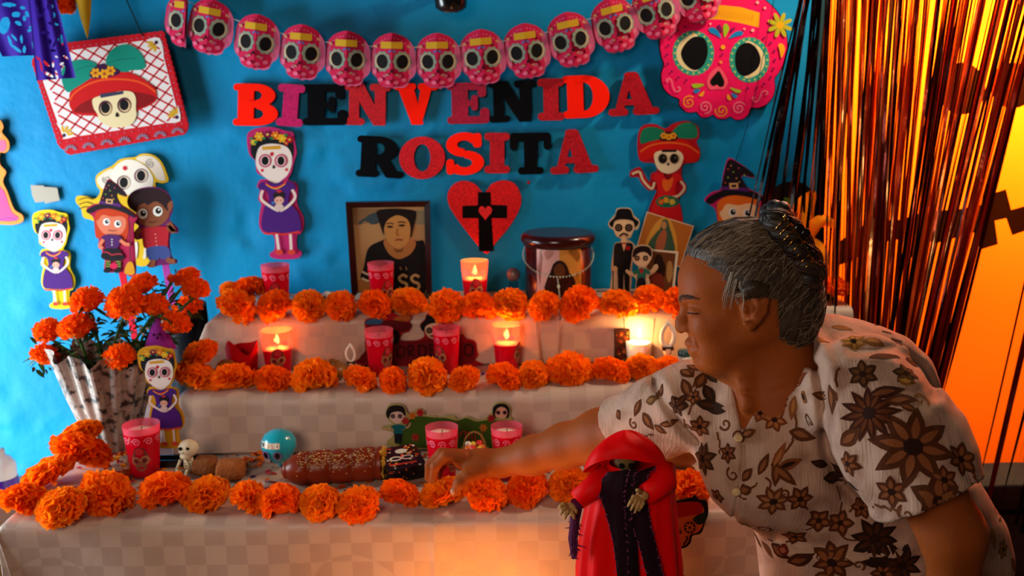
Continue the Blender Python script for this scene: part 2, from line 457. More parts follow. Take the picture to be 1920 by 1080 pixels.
# ---- tiers: table, boxes and cloths
def cloth_material():
    m = bpy.data.materials.new('white_jacquard'); m.use_nodes = True
    nt = m.node_tree; N = nt.nodes; L = nt.links; b = N['Principled BSDF']
    tc = N.new('ShaderNodeTexCoord'); mp = N.new('ShaderNodeMapping'); mp.inputs['Location'].default_value = (.013, .0071, .0093)
    L.new(tc.outputs['Object'], mp.inputs[0])
    ck = N.new('ShaderNodeTexChecker'); ck.inputs['Scale'].default_value = 25
    ck.inputs[1].default_value = lin('#bfa18e'); ck.inputs[2].default_value = lin('#b49685')
    L.new(mp.outputs[0], ck.inputs['Vector']); L.new(ck.outputs['Color'], b.inputs['Base Color'])
    mr = N.new('ShaderNodeMapRange'); mr.inputs['To Min'].default_value = 0.45; mr.inputs['To Max'].default_value = 0.8
    L.new(ck.outputs['Fac'], mr.inputs[0]); L.new(mr.outputs[0], b.inputs['Roughness'])
    n = N.new('ShaderNodeTexNoise'); n.inputs['Scale'].default_value = 6; n.inputs['Detail'].default_value = 4
    L.new(tc.outputs['Object'], n.inputs['Vector'])
    bp = N.new('ShaderNodeBump'); bp.inputs['Strength'].default_value = 0.35; bp.inputs['Distance'].default_value = 0.012
    L.new(n.outputs['Fac'], bp.inputs['Height']); L.new(bp.outputs[0], b.inputs['Normal'])
    return m
CLOTH = cloth_material()
XL1 = UZ(26, 962, T1).x; XL2 = U(338, 730, Y2).x; XL3 = U(402, 592, Y3).x
def cloth(name, label, xl, xr, yf, yb, zt, dropf, dropl, seam=None, flare=.05, nu=110, nv=46):
    Lx = (xr - xl) + dropl; Ly = (yb - yf) + dropf
    sx_ = U(seam, 980, yf).x if seam else None
    def fn(u, v):
        a = u * Lx - dropl            # <0 : hangs over the left side
        c = v * Ly - (yb - yf)        # >0 : hangs over the front
        x = xl + max(a, 0); y = yb - min(v * Ly, yb - yf); z = zt
        ex, ey = max(-a, 0), max(c, 0)
        dz = max(ex, ey)
        if dz > 0:
            r = .012; k = min(dz / r, 1) ; z -= dz
            if ex > 0: x -= r * k + flare * 4 * ex * .35 + .010 * math.sin(y * 26) * min(1, ex * 8)
            if ey > 0: y -= r * k + flare * ey * .25 + (.005 * math.sin(x * 9 + .7) + .003 * math.sin(x * 23)) * min(1, ey * 6)
        z += 0.0012 * math.sin(x * 31 + y * 12) * (1 if dz == 0 else 0)
        if sx_ is not None and dz == 0 or sx_ is not None and ey > 0:
            y -= .006 * math.exp(-((x - sx_) / .004) ** 2) * min(1, ey * 20)
        return Vector((x, y, z))
    m = MB(); m.grid(fn, nu, nv, CLOTH)
    o = m.build(name, loc=(xl, yf, zt), smooth=True)
    return tag(o, label, 'tablecloth')
cloth('tablecloth', 'white checked tablecloth hanging over the front of the lowest altar level', XL1, XR, Y1, -.022, T1, .52, .30, seam=817, flare=-.10, nu=260, nv=80)
cloth('tablecloth', 'white cloth covering the middle altar level', XL2, XR, Y2, -.022, T2, T2 - T1 - .005, T2 - T1 - .005, seam=853)
cloth('tablecloth', 'white cloth covering the top altar level against the blue wall', XL3, XR, Y3, -.012, T3, T3 - T2 - .005, T3 - T2 - .005, flare=.35)
def stand(name, label, x0, x1, y0, y1, z0, z1, legs):
    t = thing(name, label, 'table', ((x0 + x1) / 2, (y0 + y1) / 2, z0)); w = mat('#6d4a2c', 'wood')
    m = MB(); m.box(((x0 + x1) / 2, (y0 + y1) / 2, z1 - .012), ((x1 - x0) / 2, (y1 - y0) / 2, .012), w); m.build('table_top', t)
    for x in (x0 + .04, x1 - .04):
        for y in (y0 + .03, y1 - .03):
            m = MB(); m.box((x, y, (z0 + z1 - .024) / 2), (.022, .022, (z1 - .024 - z0) / 2), w); m.build('leg', t)
stand('altar_table', 'wooden table under the white checked cloth of the lowest level', XL1 + .008, XR - .01, Y1 + .006, -.03, 0, T1 - .004, 1)
stand('altar_riser', 'low wooden riser under the cloth of the middle level', XL2 + .01, XR - .01, Y2 + .01, -.03, T1 + .003, T2 - .004, 1)
stand('altar_riser', 'low wooden riser under the cloth of the top level', XL3 + .01, XR - .01, Y3 + .01, -.03, T2 + .003, T3 - .004, 1)
# ------------------------------------------------------------------ wall decorations (traced in photo pixels, standing on the wall)
def crop(ox, oy, s):
    return lambda *pts: [(ox + x / s, oy + y / s) for x, y in pts]
YW = -0.014
def rr(x0, y0, x1, y1, r=.07):
    r = min(r, (x1 - x0) / 2 - 1e-3, (y1 - y0) / 2 - 1e-3); out = []
    for cx, cy, a0 in ((x1 - r, y1 - r, 0), (x0 + r, y1 - r, 90), (x0 + r, y0 + r, 180), (x1 - r, y0 + r, 270)):
        for k in range(5): out.append((cx + r * math.cos(R(a0 + 22.5 * k)), cy + r * math.sin(R(a0 + 22.5 * k))))
    return out
def arc(cx, cy, ro, ri, a0, a1, n=14):
    o = []
    for i in range(n):
        a, b = R(a0 + (a1 - a0) * i / n), R(a0 + (a1 - a0) * (i + 1) / n)
        o.append([(cx + ro[0] * math.cos(a), cy + ro[1] * math.sin(a)), (cx + ro[0] * math.cos(b), cy + ro[1] * math.sin(b)),
                  (cx + ri[0] * math.cos(b), cy + ri[1] * math.sin(b)), (cx + ri[0] * math.cos(a), cy + ri[1] * math.sin(a))])
    return o
GL = {
 'I': ([rr(.14, 0, .50, 1, .05), rr(0, 0, .64, .19, .095), rr(0, .81, .64, 1, .095)], .64),
 'B': ([rr(.10, 0, .44, 1, .05), rr(0, 0, .3, .17, .08), rr(0, .83, .3, 1, .08), rr(.3, 0, .52, .17, .02), rr(.3, .83, .52, 1, .02), rr(.3, .43, .52, .60, .02)]
       + arc(.48, .725, (.42, .275), (.13, .11), -90, 90) + arc(.50, .285, (.46, .285), (.15, .115), -90, 90), .96),
 'E': ([rr(.10, 0, .45, 1, .05), rr(0, .82, .82, 1, .08), rr(0, 0, .86, .18, .08), rr(.3, .42, .62, .58, .03), rr(.66, .64, .84, 1, .08), rr(.70, 0, .90, .38, .09), rr(.52, .32, .66, .70, .07)], .90),
 'N': ([rr(.10, 0, .33, 1, .05), [(.08, 1), (.42, 1), (.93, .0), (.66, .0)], rr(.68, 0, .93, 1, .04), rr(0, 0, .46, .17, .085), rr(0, .83, .3, 1, .085), rr(.56, .83, 1.05, 1, .085)], 1.05),
 'V': ([[(.07, .95), (.43, .95), (.66, .02), (.40, .02)], [(.62, .95), (.87, .95), (.62, .02), (.46, .02)], rr(0, .83, .5, 1, .085), rr(.54, .83, 1.0, 1, .085), rr(.38, 0, .66, .1, .05)], 1.0),
 'D': ([rr(.10, 0, .44, 1, .05), rr(0, 0, .3, .17, .08), rr(0, .83, .3, 1, .08), rr(.3, 0, .5, .17, .02), rr(.3, .83, .5, 1, .02)] + arc(.46, .5, (.54, .5), (.19, .33), -90, 90, 20), 1.0),
 'A': ([[(.40, .98), (.58, .98), (.30, .05), (.12, .05)], [(.38, .98), (.68, .98), (.99, .05), (.60, .05)], rr(.28, .24, .72, .38, .03), rr(0, 0, .43, .17, .085), rr(.53, 0, 1.1, .17, .085), rr(.38, .84, .68, 1.02, .09)], 1.1),
 'R': ([rr(.10, 0, .44, 1, .05), rr(0, 0, .52, .17, .085), rr(0, .83, .3, 1, .08), rr(.3, .83, .52, 1, .02), rr(.3, .40, .52, .56, .02), [(.40, .48), (.68, .52), (1.0, .04), (.66, .04)], rr(.64, 0, 1.08, .17, .085)]
       + arc(.48, .70, (.44, .30), (.14, .14), -90, 90), 1.08),
 'O': (arc(.5, .5, (.52, .51), (.19, .33), 0, 360, 36), 1.04),
 'S': (arc(.42, .72, (.41, .29), (.16, .10), 15, 270, 20) + arc(.42, .285, (.44, .29), (.17, .11), -165, 90, 20) + [rr(.62, .64, .82, .98, .08), rr(.0, .02, .18, .38, .08)], .86),
 'T': ([rr(.36, 0, .70, 1, .05), rr(.02, .80, 1.04, 1, .08), rr(0, .58, .2, 1, .1), rr(.86, .58, 1.06, 1, .1), rr(.20, 0, .86, .17, .085)], 1.06)}
def letter(ch, x0, x1, yt, yb, col, kind, label, rot=-1.3):
    pcs, w = GL[ch]; cx, cy = (x0 + x1) / 2, (yt + yb) / 2; c, s = math.cos(R(rot)), math.sin(R(rot))
    m = MB(); M = mat(col, kind); off = 0; prev = None
    for pc in pcs:
        q = []
        if prev is None or math.hypot(pc[0][0] - prev[1][0], pc[0][1] - prev[1][1]) > 1e-6: off += .0003
        prev = pc
        for x, y in pc:
            dx, dy = (x / w - .5) * (x1 - x0), (.5 - y) * (yb - yt); q.append((cx + dx * c - dy * s, cy + dx * s + dy * c))
        P = [U(a, b, YW - .004 - off) for a, b in q]; n = len(P)
        m.add(P + [p + Vector((0, .009, 0)) for p in P], [tuple(range(n)), tuple(range(2 * n - 1, n - 1, -1))] + [(i, i + n, (i + 1) % n + n, (i + 1) % n) for i in range(n)], M)
    b = U(cx, yb, YW)
    tag(m.build('foam_letter', loc=(b.x, YW, b.z)), label, 'letter', 'foam letters of the welcome sign')
RED, DRED, MAG, BLK = '#ff1c08', '#b4061a', '#b80a5a', '#0a090c'
T_ = 'letter in the upper row of the blue wall sign'
for a in [('B', 437, 521, 157, 236, RED, 'foam', 'bright red foam letter B starting the upper row of the wall sign', 1),
          ('I', 519, 570, 158, 237, MAG, 'glitter', 'magenta glitter letter I beside the red B on the wall', 4),
          ('E', 567, 651, 158, 235, BLK, 'foam', 'black foam letter E in the upper row of the wall sign', 0),
          ('N', 646, 733, 157, 235, DRED, 'glitter', 'dark red glitter letter N between the black E and the V', 1),
          ('V', 738, 822, 156, 234, RED, 'foam', 'bright red foam letter V half under the skull garland', 0),
          ('E', 838, 917, 155, 232, '#9c0530', 'glitter', 'dark crimson glitter letter E in the upper row of the sign', -1),
          ('N', 916, 1006, 151, 229, BLK, 'foam', 'black foam letter N in the upper row of the wall sign', -2),
          ('I', 1008, 1058, 147, 226, DRED, 'glitter', 'dark red glitter letter I just left of the red D', -1),
          ('D', 1055, 1143, 141, 221, RED, 'foam', 'bright red foam letter D in the upper row of the sign', -2),
          ('A', 1139, 1235, 136, 216, DRED, 'glitter', 'dark red glitter letter A ending the upper row of the sign', -3),
          ('R', 668, 759, 256, 333, BLK, 'foam', 'black foam letter R starting the lower row of the sign', 3),
          ('O', 750, 836, 257, 335, '#c4081a', 'glitter', 'dark red glitter letter O in the lower row of the sign', 0),
          ('S', 836, 907, 249, 328, RED, 'foam', 'bright red foam letter S in the lower row of the sign', -2),
          ('I', 908, 956, 249, 325, DRED, 'glitter', 'dark red glitter letter I in the lower row of the sign', 0),
          ('T', 956, 1034, 249, 327, BLK, 'foam', 'black foam letter T in the lower row of the sign', -1),
          ('A', 1030, 1121, 244, 325, DRED, 'glitter', 'dark red glitter letter A ending the lower row of the sign', -3)]:
    letter(*a)

# glitter heart with cross
def heartpts(cx, cy, w, h, n=40):
    o = []
    for i in range(n):
        t = 2 * PI * i / n
        o.append((cx + w / 2 * math.sin(t) ** 3, cy - h / 2 * (13 * math.cos(t) - 5 * math.cos(2 * t) - 2 * math.cos(3 * t) - math.cos(4 * t)) / 14.5 - h * .05))
    return o
hp = [(907, 362), (922, 345), (945, 338), (966, 346), (977, 368), (974, 392), (955, 425), (930, 455), (916, 474), (908, 474), (893, 457), (864, 420), (843, 388), (839, 365), (849, 347), (868, 339), (890, 345)]
c = Cut('glitter_heart', 'red glitter heart with a black cross on the blue wall', 'heart', YW, hp, '#d00c14', .006, kind='glitter', boardname='heart')
c.poly('cross', BLK, [(896, 360), (920, 360), (921, 384), (951, 385), (951, 409), (922, 409), (926, 471), (898, 471), (897, 409), (867, 409), (867, 386), (896, 385)], 'foam')
c.poly('small_heart', '#e0202a', heartpts(910, 399, 25, 27), 'glitter')
c.done()

# big pink sugar skull
k = crop(1220, 0, 4.5)
o = k((75, 310), (72, 390), (85, 470), (107, 545), (88, 610), (85, 670), (105, 745), (160, 805), (235, 840), (240, 890), (290, 945), (345, 955), (385, 950), (420, 990), (475, 995), (525, 975), (560, 1005), (620, 1010), (675, 990), (715, 1015), (780, 1010), (825, 970), (848, 915), (910, 915), (980, 885), (1035, 820), (1053, 740), (1050, 665), (1095, 600), (1140, 500), (1158, 400), (1150, 290), (1115, 170), (1060, 80), (975, 0), (900, -55), (760, -110), (600, -120), (430, -80), (300, -20), (190, 80), (110, 200))
c = Cut('sugar_skull_sign', 'large pink sugar skull cut-out at the upper right of the blue wall', 'skull sign', YW - .012, o, '#100810', .012)
cx_, cy_ = 1352, 108
inn = [(cx_ + (x - cx_) * .985, cy_ + (y - cy_) * .985) for x, y in o]
c.sm('face', '#ff1260', inn, 4)
c.poly('band', '#ffae14', k((380, 60), (560, 40), (760, 60), (920, 108), (912, 232), (760, 195), (600, 165), (400, 160)))
c.line('band', '#e06a10', 1.6, k(*[(500 + 26 * (i / 2), (112 + (i % 2) * 2 - 1) + 32 * (1 if i % 2 else -1) * .9 + i * 1.5) for i in range(29)]), False)
def eyeo(part, ctr, r1, pts, cream):
    ring = [(ctr[0] + (r1[0] + 5 * abs(math.cos(12 * a))) * math.cos(a), ctr[1] + (r1[1] + 5 * abs(math.cos(12 * a))) * math.sin(a)) for a in [2 * PI * i / 96 for i in range(96)]]
    c.poly(part, '#2fa08a', k(*ring))
    for i in range(20):
        a = 2 * PI * i / 20; q = k((ctr[0] + (r1[0] - 14) * math.cos(a), ctr[1] + (r1[1] - 14) * math.sin(a)))[0]; c.e(part, '#d7dd62', q[0], q[1], 1.9)
    c.sm(part, '#f4d9a0', k(*cream)); c.sm(part, '#0a0608', k(*pts))
eyeo('eye#1', (360, 448), (172, 186), [(400, 308), (455, 330), (480, 400), (475, 480), (440, 555), (380, 592), (320, 570), (270, 510), (255, 440), (290, 370), (345, 320)], [(390, 290), (300, 310), (235, 380), (215, 460), (245, 540), (310, 590), (400, 590), (430, 450)])
eyeo('eye#2', (832, 505), (165, 188), [(815, 360), (870, 385), (910, 440), (926, 515), (890, 590), (800, 642), (740, 615), (712, 540), (715, 450), (750, 385)], [(800, 352), (880, 370), (940, 430), (962, 510), (940, 590), (870, 645), (790, 650), (800, 500)])
c.sm('nose', '#ff5a70', k((570, 565), (620, 620), (650, 690), (620, 750), (560, 752), (500, 755), (472, 700), (500, 620)))
c.sm('nose', '#0a0608', k((572, 598), (600, 640), (620, 690), (610, 728), (580, 732), (556, 714), (535, 726), (508, 715), (502, 680), (540, 630)))
for part, col, pts in [('petal', '#a7c324', [(637, 200), (662, 240), (640, 290), (622, 315), (612, 270), (612, 220)]), ('petal', '#7a1258', [(580, 208), (598, 250), (598, 275), (570, 250), (560, 222)]), ('petal', '#7a1258', [(712, 230), (690, 262), (668, 280), (678, 245)]),
                       ('petal', '#1686c4', [(488, 240), (530, 232), (570, 265), (592, 320), (545, 295), (500, 272)]), ('petal', '#1686c4', [(775, 268), (770, 295), (720, 308), (658, 325), (690, 285), (735, 262)]),
                       ('petal', '#a7c324', [(345, 715), (380, 705), (450, 712), (410, 738), (365, 742)]), ('petal', '#1686c4', [(360, 760), (415, 752), (400, 780), (370, 785)]), ('petal', '#ffae14', [(408, 800), (450, 768), (440, 805), (418, 815)]),
                       ('petal', '#a7c324', [(762, 765), (740, 785), (700, 770), (665, 738), (720, 752)]), ('petal', '#1686c4', [(680, 785), (730, 805), (718, 828), (695, 820)]), ('petal', '#ffae14', [(650, 795), (680, 835), (660, 845), (642, 825)])]:
    c.sm(part, col, k(*pts), 4)
for (x, y), r, col in [((608, 398), 4.2, '#ffae14'), ((590, 525), 3, '#ff8a40'), ((600, 460), 2.2, '#7a1258'), ((432, 192), 2.8, '#ffb8b0'), ((502, 202), 2, '#ffb8b0'), ((858, 256), 3, '#ffb8b0'), ((788, 245), 2, '#ffb8b0'), ((960, 68), 2.4, '#ffb8b0'), ((898, 22), 2.8, '#ffb8b0')]:
    q = k((x, y))[0]; c.e('dot', col, q[0], q[1], r)
for x, y in [(288, 228), (222, 258), (172, 315), (145, 385), (135, 462), (142, 540), (175, 605), (230, 655), (298, 678), (955, 318), (1010, 362), (1040, 430), (1045, 505), (1032, 580), (1008, 652), (952, 708), (890, 742), (815, 745)]:
    q = k((x, y))[0]; c.e('dot', '#7a1258', q[0], q[1], 2.4)
for x, y, col, ro in [(322, 862, '#ff9a1c', 60), (458, 902, '#ff7f94', 200), (598, 930, '#ff9a1c', 300), (742, 912, '#ff7f94', 80)]:
    q = k((x, y))[0]; c.line('swirl', col, 2.4, spiral(q[0], q[1], 12.5, 1.7, ro))
c.line('swirl', '#ff7f94', 2.2, k((150, 690), (130, 680), (150, 662), (175, 680), (185, 730), (210, 770), (240, 765), (245, 740), (225, 735)))
c.line('swirl', '#ff7f94', 2.2, k((880, 825), (860, 820), (862, 845), (890, 858), (915, 830), (935, 780), (965, 765), (985, 785), (965, 800)))
q = k((1088, 212))[0]; c.flower('flower', '#c0b422', q[0], q[1], 24, 8, '#ffae14', 20)
c.sm('petal', '#ffae14', k((1075, 375), (1110, 372), (1128, 420), (1100, 488), (1085, 430)))
sk = c.done()

# red framed catrina-style panel hung from a string
k = crop(60, 50, 4.32)
board = [(0, 290), (225, 155), (1060, 35)]
edge = k((180, 158), (1062, 35)) + k((1108, 240), (1150, 390), (1205, 560), (1265, 775)) + k((1245, 870), (310, 1035)) + k((235, 985), (170, 800), (110, 620), (60, 470), (0, 300))
edge = [(71, 88)] + k((1062, 38), (1262, 810), (1235, 868)) + k((300, 1035), (215, 960), (0, 290))
ed = [edge[0]] + edge[1:2] + scallop(edge[1:], 2.5, 12)[:-24]
panel = Cut('picado_panel', 'red and white lattice panel with a skull in a feathered hat', 'wall panel', YW - .03, scallop(edge[0:7], 1.6, 11), '#cf0f1e', .008, smooth=False)
inn = k((180, 210), (1030, 95), (1200, 765), (255, 905), (90, 445))
panel.poly('lattice_field', '#ece0dc', inn)
A, B, C_, D_ = inn[0], inn[1], inn[2], inn[3]
A = k((60, 225))[0]
def bl(u, v): return tuple((A[i] * (1 - u) + B[i] * u) * (1 - v) + (D_[i] * (1 - u) + C_[i] * u) * v for i in (0, 1))
for i in range(-7, 10):
    for sg in (1, -1):
        pts = []
        for j in range(41):
            u = i / 8 + (j / 40) * .88 if sg > 0 else i / 8 + (1 - j / 40) * .88
            if 0.0 <= u <= 1.0: pts.append(bl(u, j / 40))
        if len(pts) > 2: panel.line('lattice', '#cf0f1e', 3.2, [pts[0], pts[-1]], False)
for (x, y), ro in (((1008, 127), 90), ((262, 880), 270), ((1176, 733), 180)):
    q = k((x, y))[0]
    qq = k(*{90: [(925, 110), (1035, 92), (1068, 245)], 270: [(200, 775), (345, 880), (250, 910)], 180: [(1180, 630), (1202, 765), (1075, 775)]}[ro])
    panel.sm('corner_flower#%d' % ro, '#ece0dc', qq + [q], 3)
    for t in range(4):
        a = R(ro + 10 + 26 * t) if ro != 270 else R(ro - 12 + 30 * t)
        panel.e('corner_flower#%d' % ro, '#d9a420', q[0] + 12 * math.cos(a), q[1] + 12 * math.sin(a), 6.5, 2.6, math.degrees(a))
    panel.e('corner_flower#%d' % ro, '#2c1038', q[0], q[1], 3.6)
for i in range(18):
    for (p0, p1) in (((240, 180), (1045, 68)), ((230, 938), (1215, 785))):
        t = i / 17; q = k((p0[0] + (p1[0] - p0[0]) * t, p0[1] + (p1[1] - p0[1]) * t))[0]; panel.e('dot', '#8d6a86', q[0], q[1], 1.2)
for i in range(14):
    for (p0, p1) in (((1060, 120), (1230, 740)), ((60, 420), (225, 900))):
        t = i / 13; q = k((p0[0] + (p1[0] - p0[0]) * t, p0[1] + (p1[1] - p0[1]) * t))[0]; panel.e('dot', '#8d6a86', q[0], q[1], 1.2)
for x, y in [(316, 990), (460, 970), (608, 945), (752, 925), (898, 900), (1040, 878), (1182, 850)]:
    q = k((x, y + 12))[0]
    for t in range(7):
        a = R(188 + 26 * t); panel.e('fan', '#8d7a92', q[0] + 9 * math.cos(a), q[1] + 8 * math.sin(a), 3.6, 1.5, math.degrees(a))
panel.sm('leaf', '#0c8a74', k((600, 290), (620, 220), (680, 165), (770, 145), (850, 180), (905, 250), (920, 325), (880, 350), (800, 355), (745, 375), (690, 340), (640, 330)))
panel.sm('leaf', '#0c8a74', k((530, 310), (470, 275), (390, 268), (300, 290), (240, 360), (250, 460), (290, 530), (360, 500), (420, 460), (470, 420), (480, 350)))
panel.line('leaf_vein', '#0a5e55', 1.2, k((610, 300), (700, 270), (850, 255))); panel.line('leaf_vein', '#0a5e55', 1.2, k((520, 315), (420, 330), (330, 370)))
panel.sm('hat', '#cc0e12', k((305, 600), (315, 530), (400, 470), (520, 400), (660, 370), (800, 375), (900, 420), (990, 490), (1010, 540), (1005, 600), (930, 650), (800, 690), (600, 715), (430, 720), (350, 700), (310, 650)))
panel.sm('hat', '#8a060c', k((350, 690), (380, 640), (480, 585), (600, 550), (740, 530), (880, 535), (1000, 570), (960, 625), (860, 665), (700, 700), (500, 700)))
panel.line('hat', '#f0521a', 3.4, k((308, 600), (345, 540), (440, 475), (560, 435), (700, 425), (840, 440), (930, 475), (1005, 530)))
panel.sm('hat', '#3b0f3c', k((470, 375), (500, 335), (570, 300), (620, 325), (700, 345), (712, 380), (660, 400), (560, 415), (490, 420)))
for x, y in ((518, 375), (590, 382), (640, 357)):
    q = k((x, y))[0]; panel.flower('hat', '#f0a018', q[0], q[1], 9.5, 6, '#a03018')
panel.sm('skull', '#efd6a4', k((495, 590), (555, 560), (650, 535), (740, 520), (815, 530), (845, 580), (845, 660), (850, 720), (820, 780), (770, 810), (720, 812), (670, 818), (610, 800), (550, 760), (535, 710), (505, 660)))
panel.poly('skull', '#3a3550', k((555, 545), (745, 520), (745, 545), (560, 578)))
for (x, y), part in (((600, 660), 'eye#1'), ((752, 636), 'eye#2')):
    q = k((x, y))[0]; panel.e(part, '#52102e', q[0], q[1], 13, 14.5); panel.e(part, '#e4bd8c', q[0] + 1, q[1] + 1, 10.5, 11.5); panel.e(part, '#0c0608', q[0], q[1] - .5, 8.6, 10)
panel.sm('skull', '#160808', k((690, 692), (712, 725), (682, 728)), 3)
m = panel.parts.setdefault('hanging_cord', MB()); a, b = U(228, -20, YW - .01), U(268, 68, YW - .032); m.tube([a, b], .0016, mat('#14202a')); panel.done()

# flower-crowned skeleton girl (three prints)
def doll(label, Y, tf, border, thick=.004, lean=0.0, base=True, dim=1):
    k0 = crop(400, 220, 3.0)
    k = lambda *p: [tf(*q) for q in k0(*p)]
    s = math.hypot(tf(1, 0)[0] - tf(0, 0)[0], tf(1, 0)[1] - tf(0, 0)[1])
    ol = k((195, 88), (250, 60), (330, 55), (400, 75), (448, 88), (460, 150), (468, 200), (455, 245), (440, 310), (420, 350), (465, 370), (475, 410), (470, 470), (475, 500), (505, 560), (508, 620), (490, 655), (470, 665), (470, 735), (497, 760), (480, 790), (400, 800), (330, 790), (318, 765), (345, 740), (338, 665), (285, 655), (258, 610), (260, 540), (270, 490), (252, 460), (262, 410), (245, 390), (262, 352), (300, 345), (245, 310), (235, 245), (205, 215), (190, 150))
    c = Cut('skeleton_girl_cutout', label, 'cut-out', Y, ol, border, thick, lean=lean)
    S_ = lambda part, col, *p: c.sm(part, col, k(*p), 4)
    def E_(part, col, x, y, rx, ry): q = k((x, y))[0]; c.e(part, col, q[0], q[1], rx / 3 * s, ry / 3 * s)
    S_('hair', '#15141a', (212, 150), (240, 110), (330, 95), (420, 105), (450, 150), (450, 215), (435, 240), (415, 180), (340, 150), (260, 165), (240, 235), (215, 210))
    S_('face', '#f2dcd0', (245, 200), (270, 160), (340, 148), (410, 165), (440, 210), (440, 270), (420, 320), (395, 345), (350, 372), (300, 345), (262, 310), (240, 265))
    c.poly('face', '#d99a1e', k((275, 165), (378, 158), (380, 178), (275, 184)))
    S_('face', '#c81030', (330, 195), (342, 203), (330, 220), (318, 205)); E_('face', '#d8284a', 276, 298, 9, 9); E_('face', '#d8284a', 412, 294, 9, 9); S_('face', '#2a1010', (340, 265), (348, 285), (332, 286))
    for x, part in ((292, 'eye#1'), (381, 'eye#2')): E_(part, '#c43a66', x, 244, 36, 38); E_(part, '#ecc8c0', x, 244, 27, 30); E_(part, '#170c10', x, 244, 20, 25)
    for x, y, col, r in ((258, 108, '#f0a020', 28), (305, 96, '#8a1a4a', 22), (350, 102, '#f0781c', 25), (388, 118, '#f2b020', 26), (228, 140, '#d8c030', 18), (430, 125, '#c41828', 20), (412, 145, '#c43030', 14)):
        q = k((x, y))[0]; c.flower('flower_crown', col, q[0], q[1], r / 3 * s, 6, '#f3d43c')
    for x, y in ((215, 118), (240, 140), (285, 118), (330, 118), (410, 100)): E_('flower_crown', '#1f7a44', x, y, 11, 7)
    S_('dress', '#4a1a72', (262, 372), (300, 360), (350, 372), (410, 358), (455, 372), (462, 405), (440, 405), (425, 470), (440, 490), (480, 540), (495, 610), (485, 640), (420, 648), (340, 645), (285, 638), (272, 590), (290, 500), (315, 470), (300, 410), (260, 405))
    c.line('dress', '#e0342a', 3.4 * s, k((295, 368), (320, 388), (352, 395), (390, 382), (412, 358))); c.line('dress', '#f0b030', 1.6 * s, k((300, 378), (352, 402), (405, 375)))
    c.line('dress', '#e0342a', 3.0 * s, k((283, 645), (310, 655), (350, 650), (390, 658), (430, 652), (488, 642)))
    for pts in ([(280, 410), (272, 460), (330, 505), (370, 525)], [(445, 405), (462, 450), (420, 500), (378, 525)]): c.line('arm', '#e8cfc4', 5 * s, k(*pts))
    E_('baby', '#20161c', 372, 440, 34, 26); E_('baby', '#e8a890', 372, 466, 27, 22); E_('baby', '#c02838', 372, 414, 15, 9); E_('baby', '#d8b8b0', 372, 505, 26, 22); E_('baby', '#2a76b0', 338, 480, 9, 8); E_('baby', '#301820', 362, 466, 3, 4); E_('baby', '#301820', 382, 466, 3, 4)
    for x0, x1 in ((358, 370), (436, 440)):
        c.line('leg', '#e8cfc4', 5 * s, k((x0, 655), (x1, 745)), False); E_('shoe', '#d8402c', x1 + 2, 757, 22, 15)
    return c.done()
doll('skeleton girl cut-out with pink border and purple dress above the candles', YW, lambda x, y: (x, y), '#c22468')
def aff(src, dst, sc, rot):
    c, s = math.cos(R(rot)) * sc, math.sin(R(rot)) * sc
    return lambda x, y: (dst[0] + (x - src[0]) * c - (y - src[1]) * s, dst[1] + (x - src[0]) * s + (y - src[1]) * c)
doll('yellow-bordered skeleton girl cut-out taped low on the left of the wall', YW, aff((513, 303), (98, 442), .75, 0), '#f2cc0c')
doll('yellow-bordered skeleton girl cut-out leaning on the wrapped flower pot', U(300, 790, -.53).y, aff((513, 303), (298, 699), .78, -2), '#d99414', lean=.0)
m = MB()
for i, q in enumerate([[(57, 347), (82, 348), (84, 378), (66, 380), (60, 366)], [(80, 350), (107, 352), (112, 376), (84, 382)]]):
    P = [U(x, y, YW + .004 - .001 * i) for x, y in q]; n = len(P)
    m.add(P + [p + Vector((0, .002, 0)) for p in P], [tuple(range(n)), tuple(range(2 * n - 1, n - 1, -1))] + [(j, j + n, (j + 1) % n + n, (j + 1) % n) for j in range(n)], mat('#b4a898'))
p = U(84, 380, YW); tag(m.build('masking_tape', loc=tuple(p)), 'crumpled white masking tape above the yellow-bordered skeleton girl', 'tape')

# catrina-style lady with red hat
k = crop(1100, 220, 2.842)
ol = k((275, 90), (300, 45), (360, 35), (420, 60), (460, 35), (530, 18), (590, 45), (600, 100), (585, 130), (605, 180), (590, 235), (520, 248), (505, 285), (510, 330), (530, 360), (525, 400), (490, 435), (505, 490), (515, 580), (510, 660), (320, 660), (330, 500), (370, 400), (365, 385), (330, 390), (290, 350), (275, 320), (235, 318), (232, 290), (280, 265), (300, 290), (335, 345), (345, 300), (375, 285), (360, 245), (290, 235), (272, 180))
c = Cut('hat_lady_cutout', 'skeleton lady cut-out in a red feathered hat and red dress', 'cut-out', YW, ol, '#b81020')
S_ = lambda part, col, *p: c.sm(part, col, k(*p), 4)
S_('leaf', '#147a58', (285, 100), (305, 60), (360, 52), (415, 75), (390, 115), (330, 130), (290, 140)); S_('leaf', '#147a58', (455, 80), (500, 35), (565, 30), (590, 70), (580, 110), (510, 112), (470, 100))
S_('hat', '#d41410', (278, 180), (330, 135), (430, 112), (530, 125), (600, 180), (590, 225), (540, 240), (440, 190), (350, 215), (290, 230)); c.line('hat', '#f06a20', 2.6, k((285, 185), (340, 150), (430, 135), (530, 148), (598, 190)))
S_('hat', '#3a0c14', (390, 110), (430, 75), (480, 95), (475, 122), (400, 125))
for x, y in ((410, 98), (437, 104), (462, 98)): q = k((x, y))[0]; c.flower('hat', '#f2a01c', q[0], q[1], 6.5, 6, '#a03014')
S_('skull', '#f2d8ae', (360, 195), (390, 178), (440, 172), (490, 178), (515, 210), (500, 260), (475, 285), (435, 300), (390, 285), (365, 245)); c.poly('skull', '#241414', k((398, 172), (480, 172), (478, 184), (400, 186)))
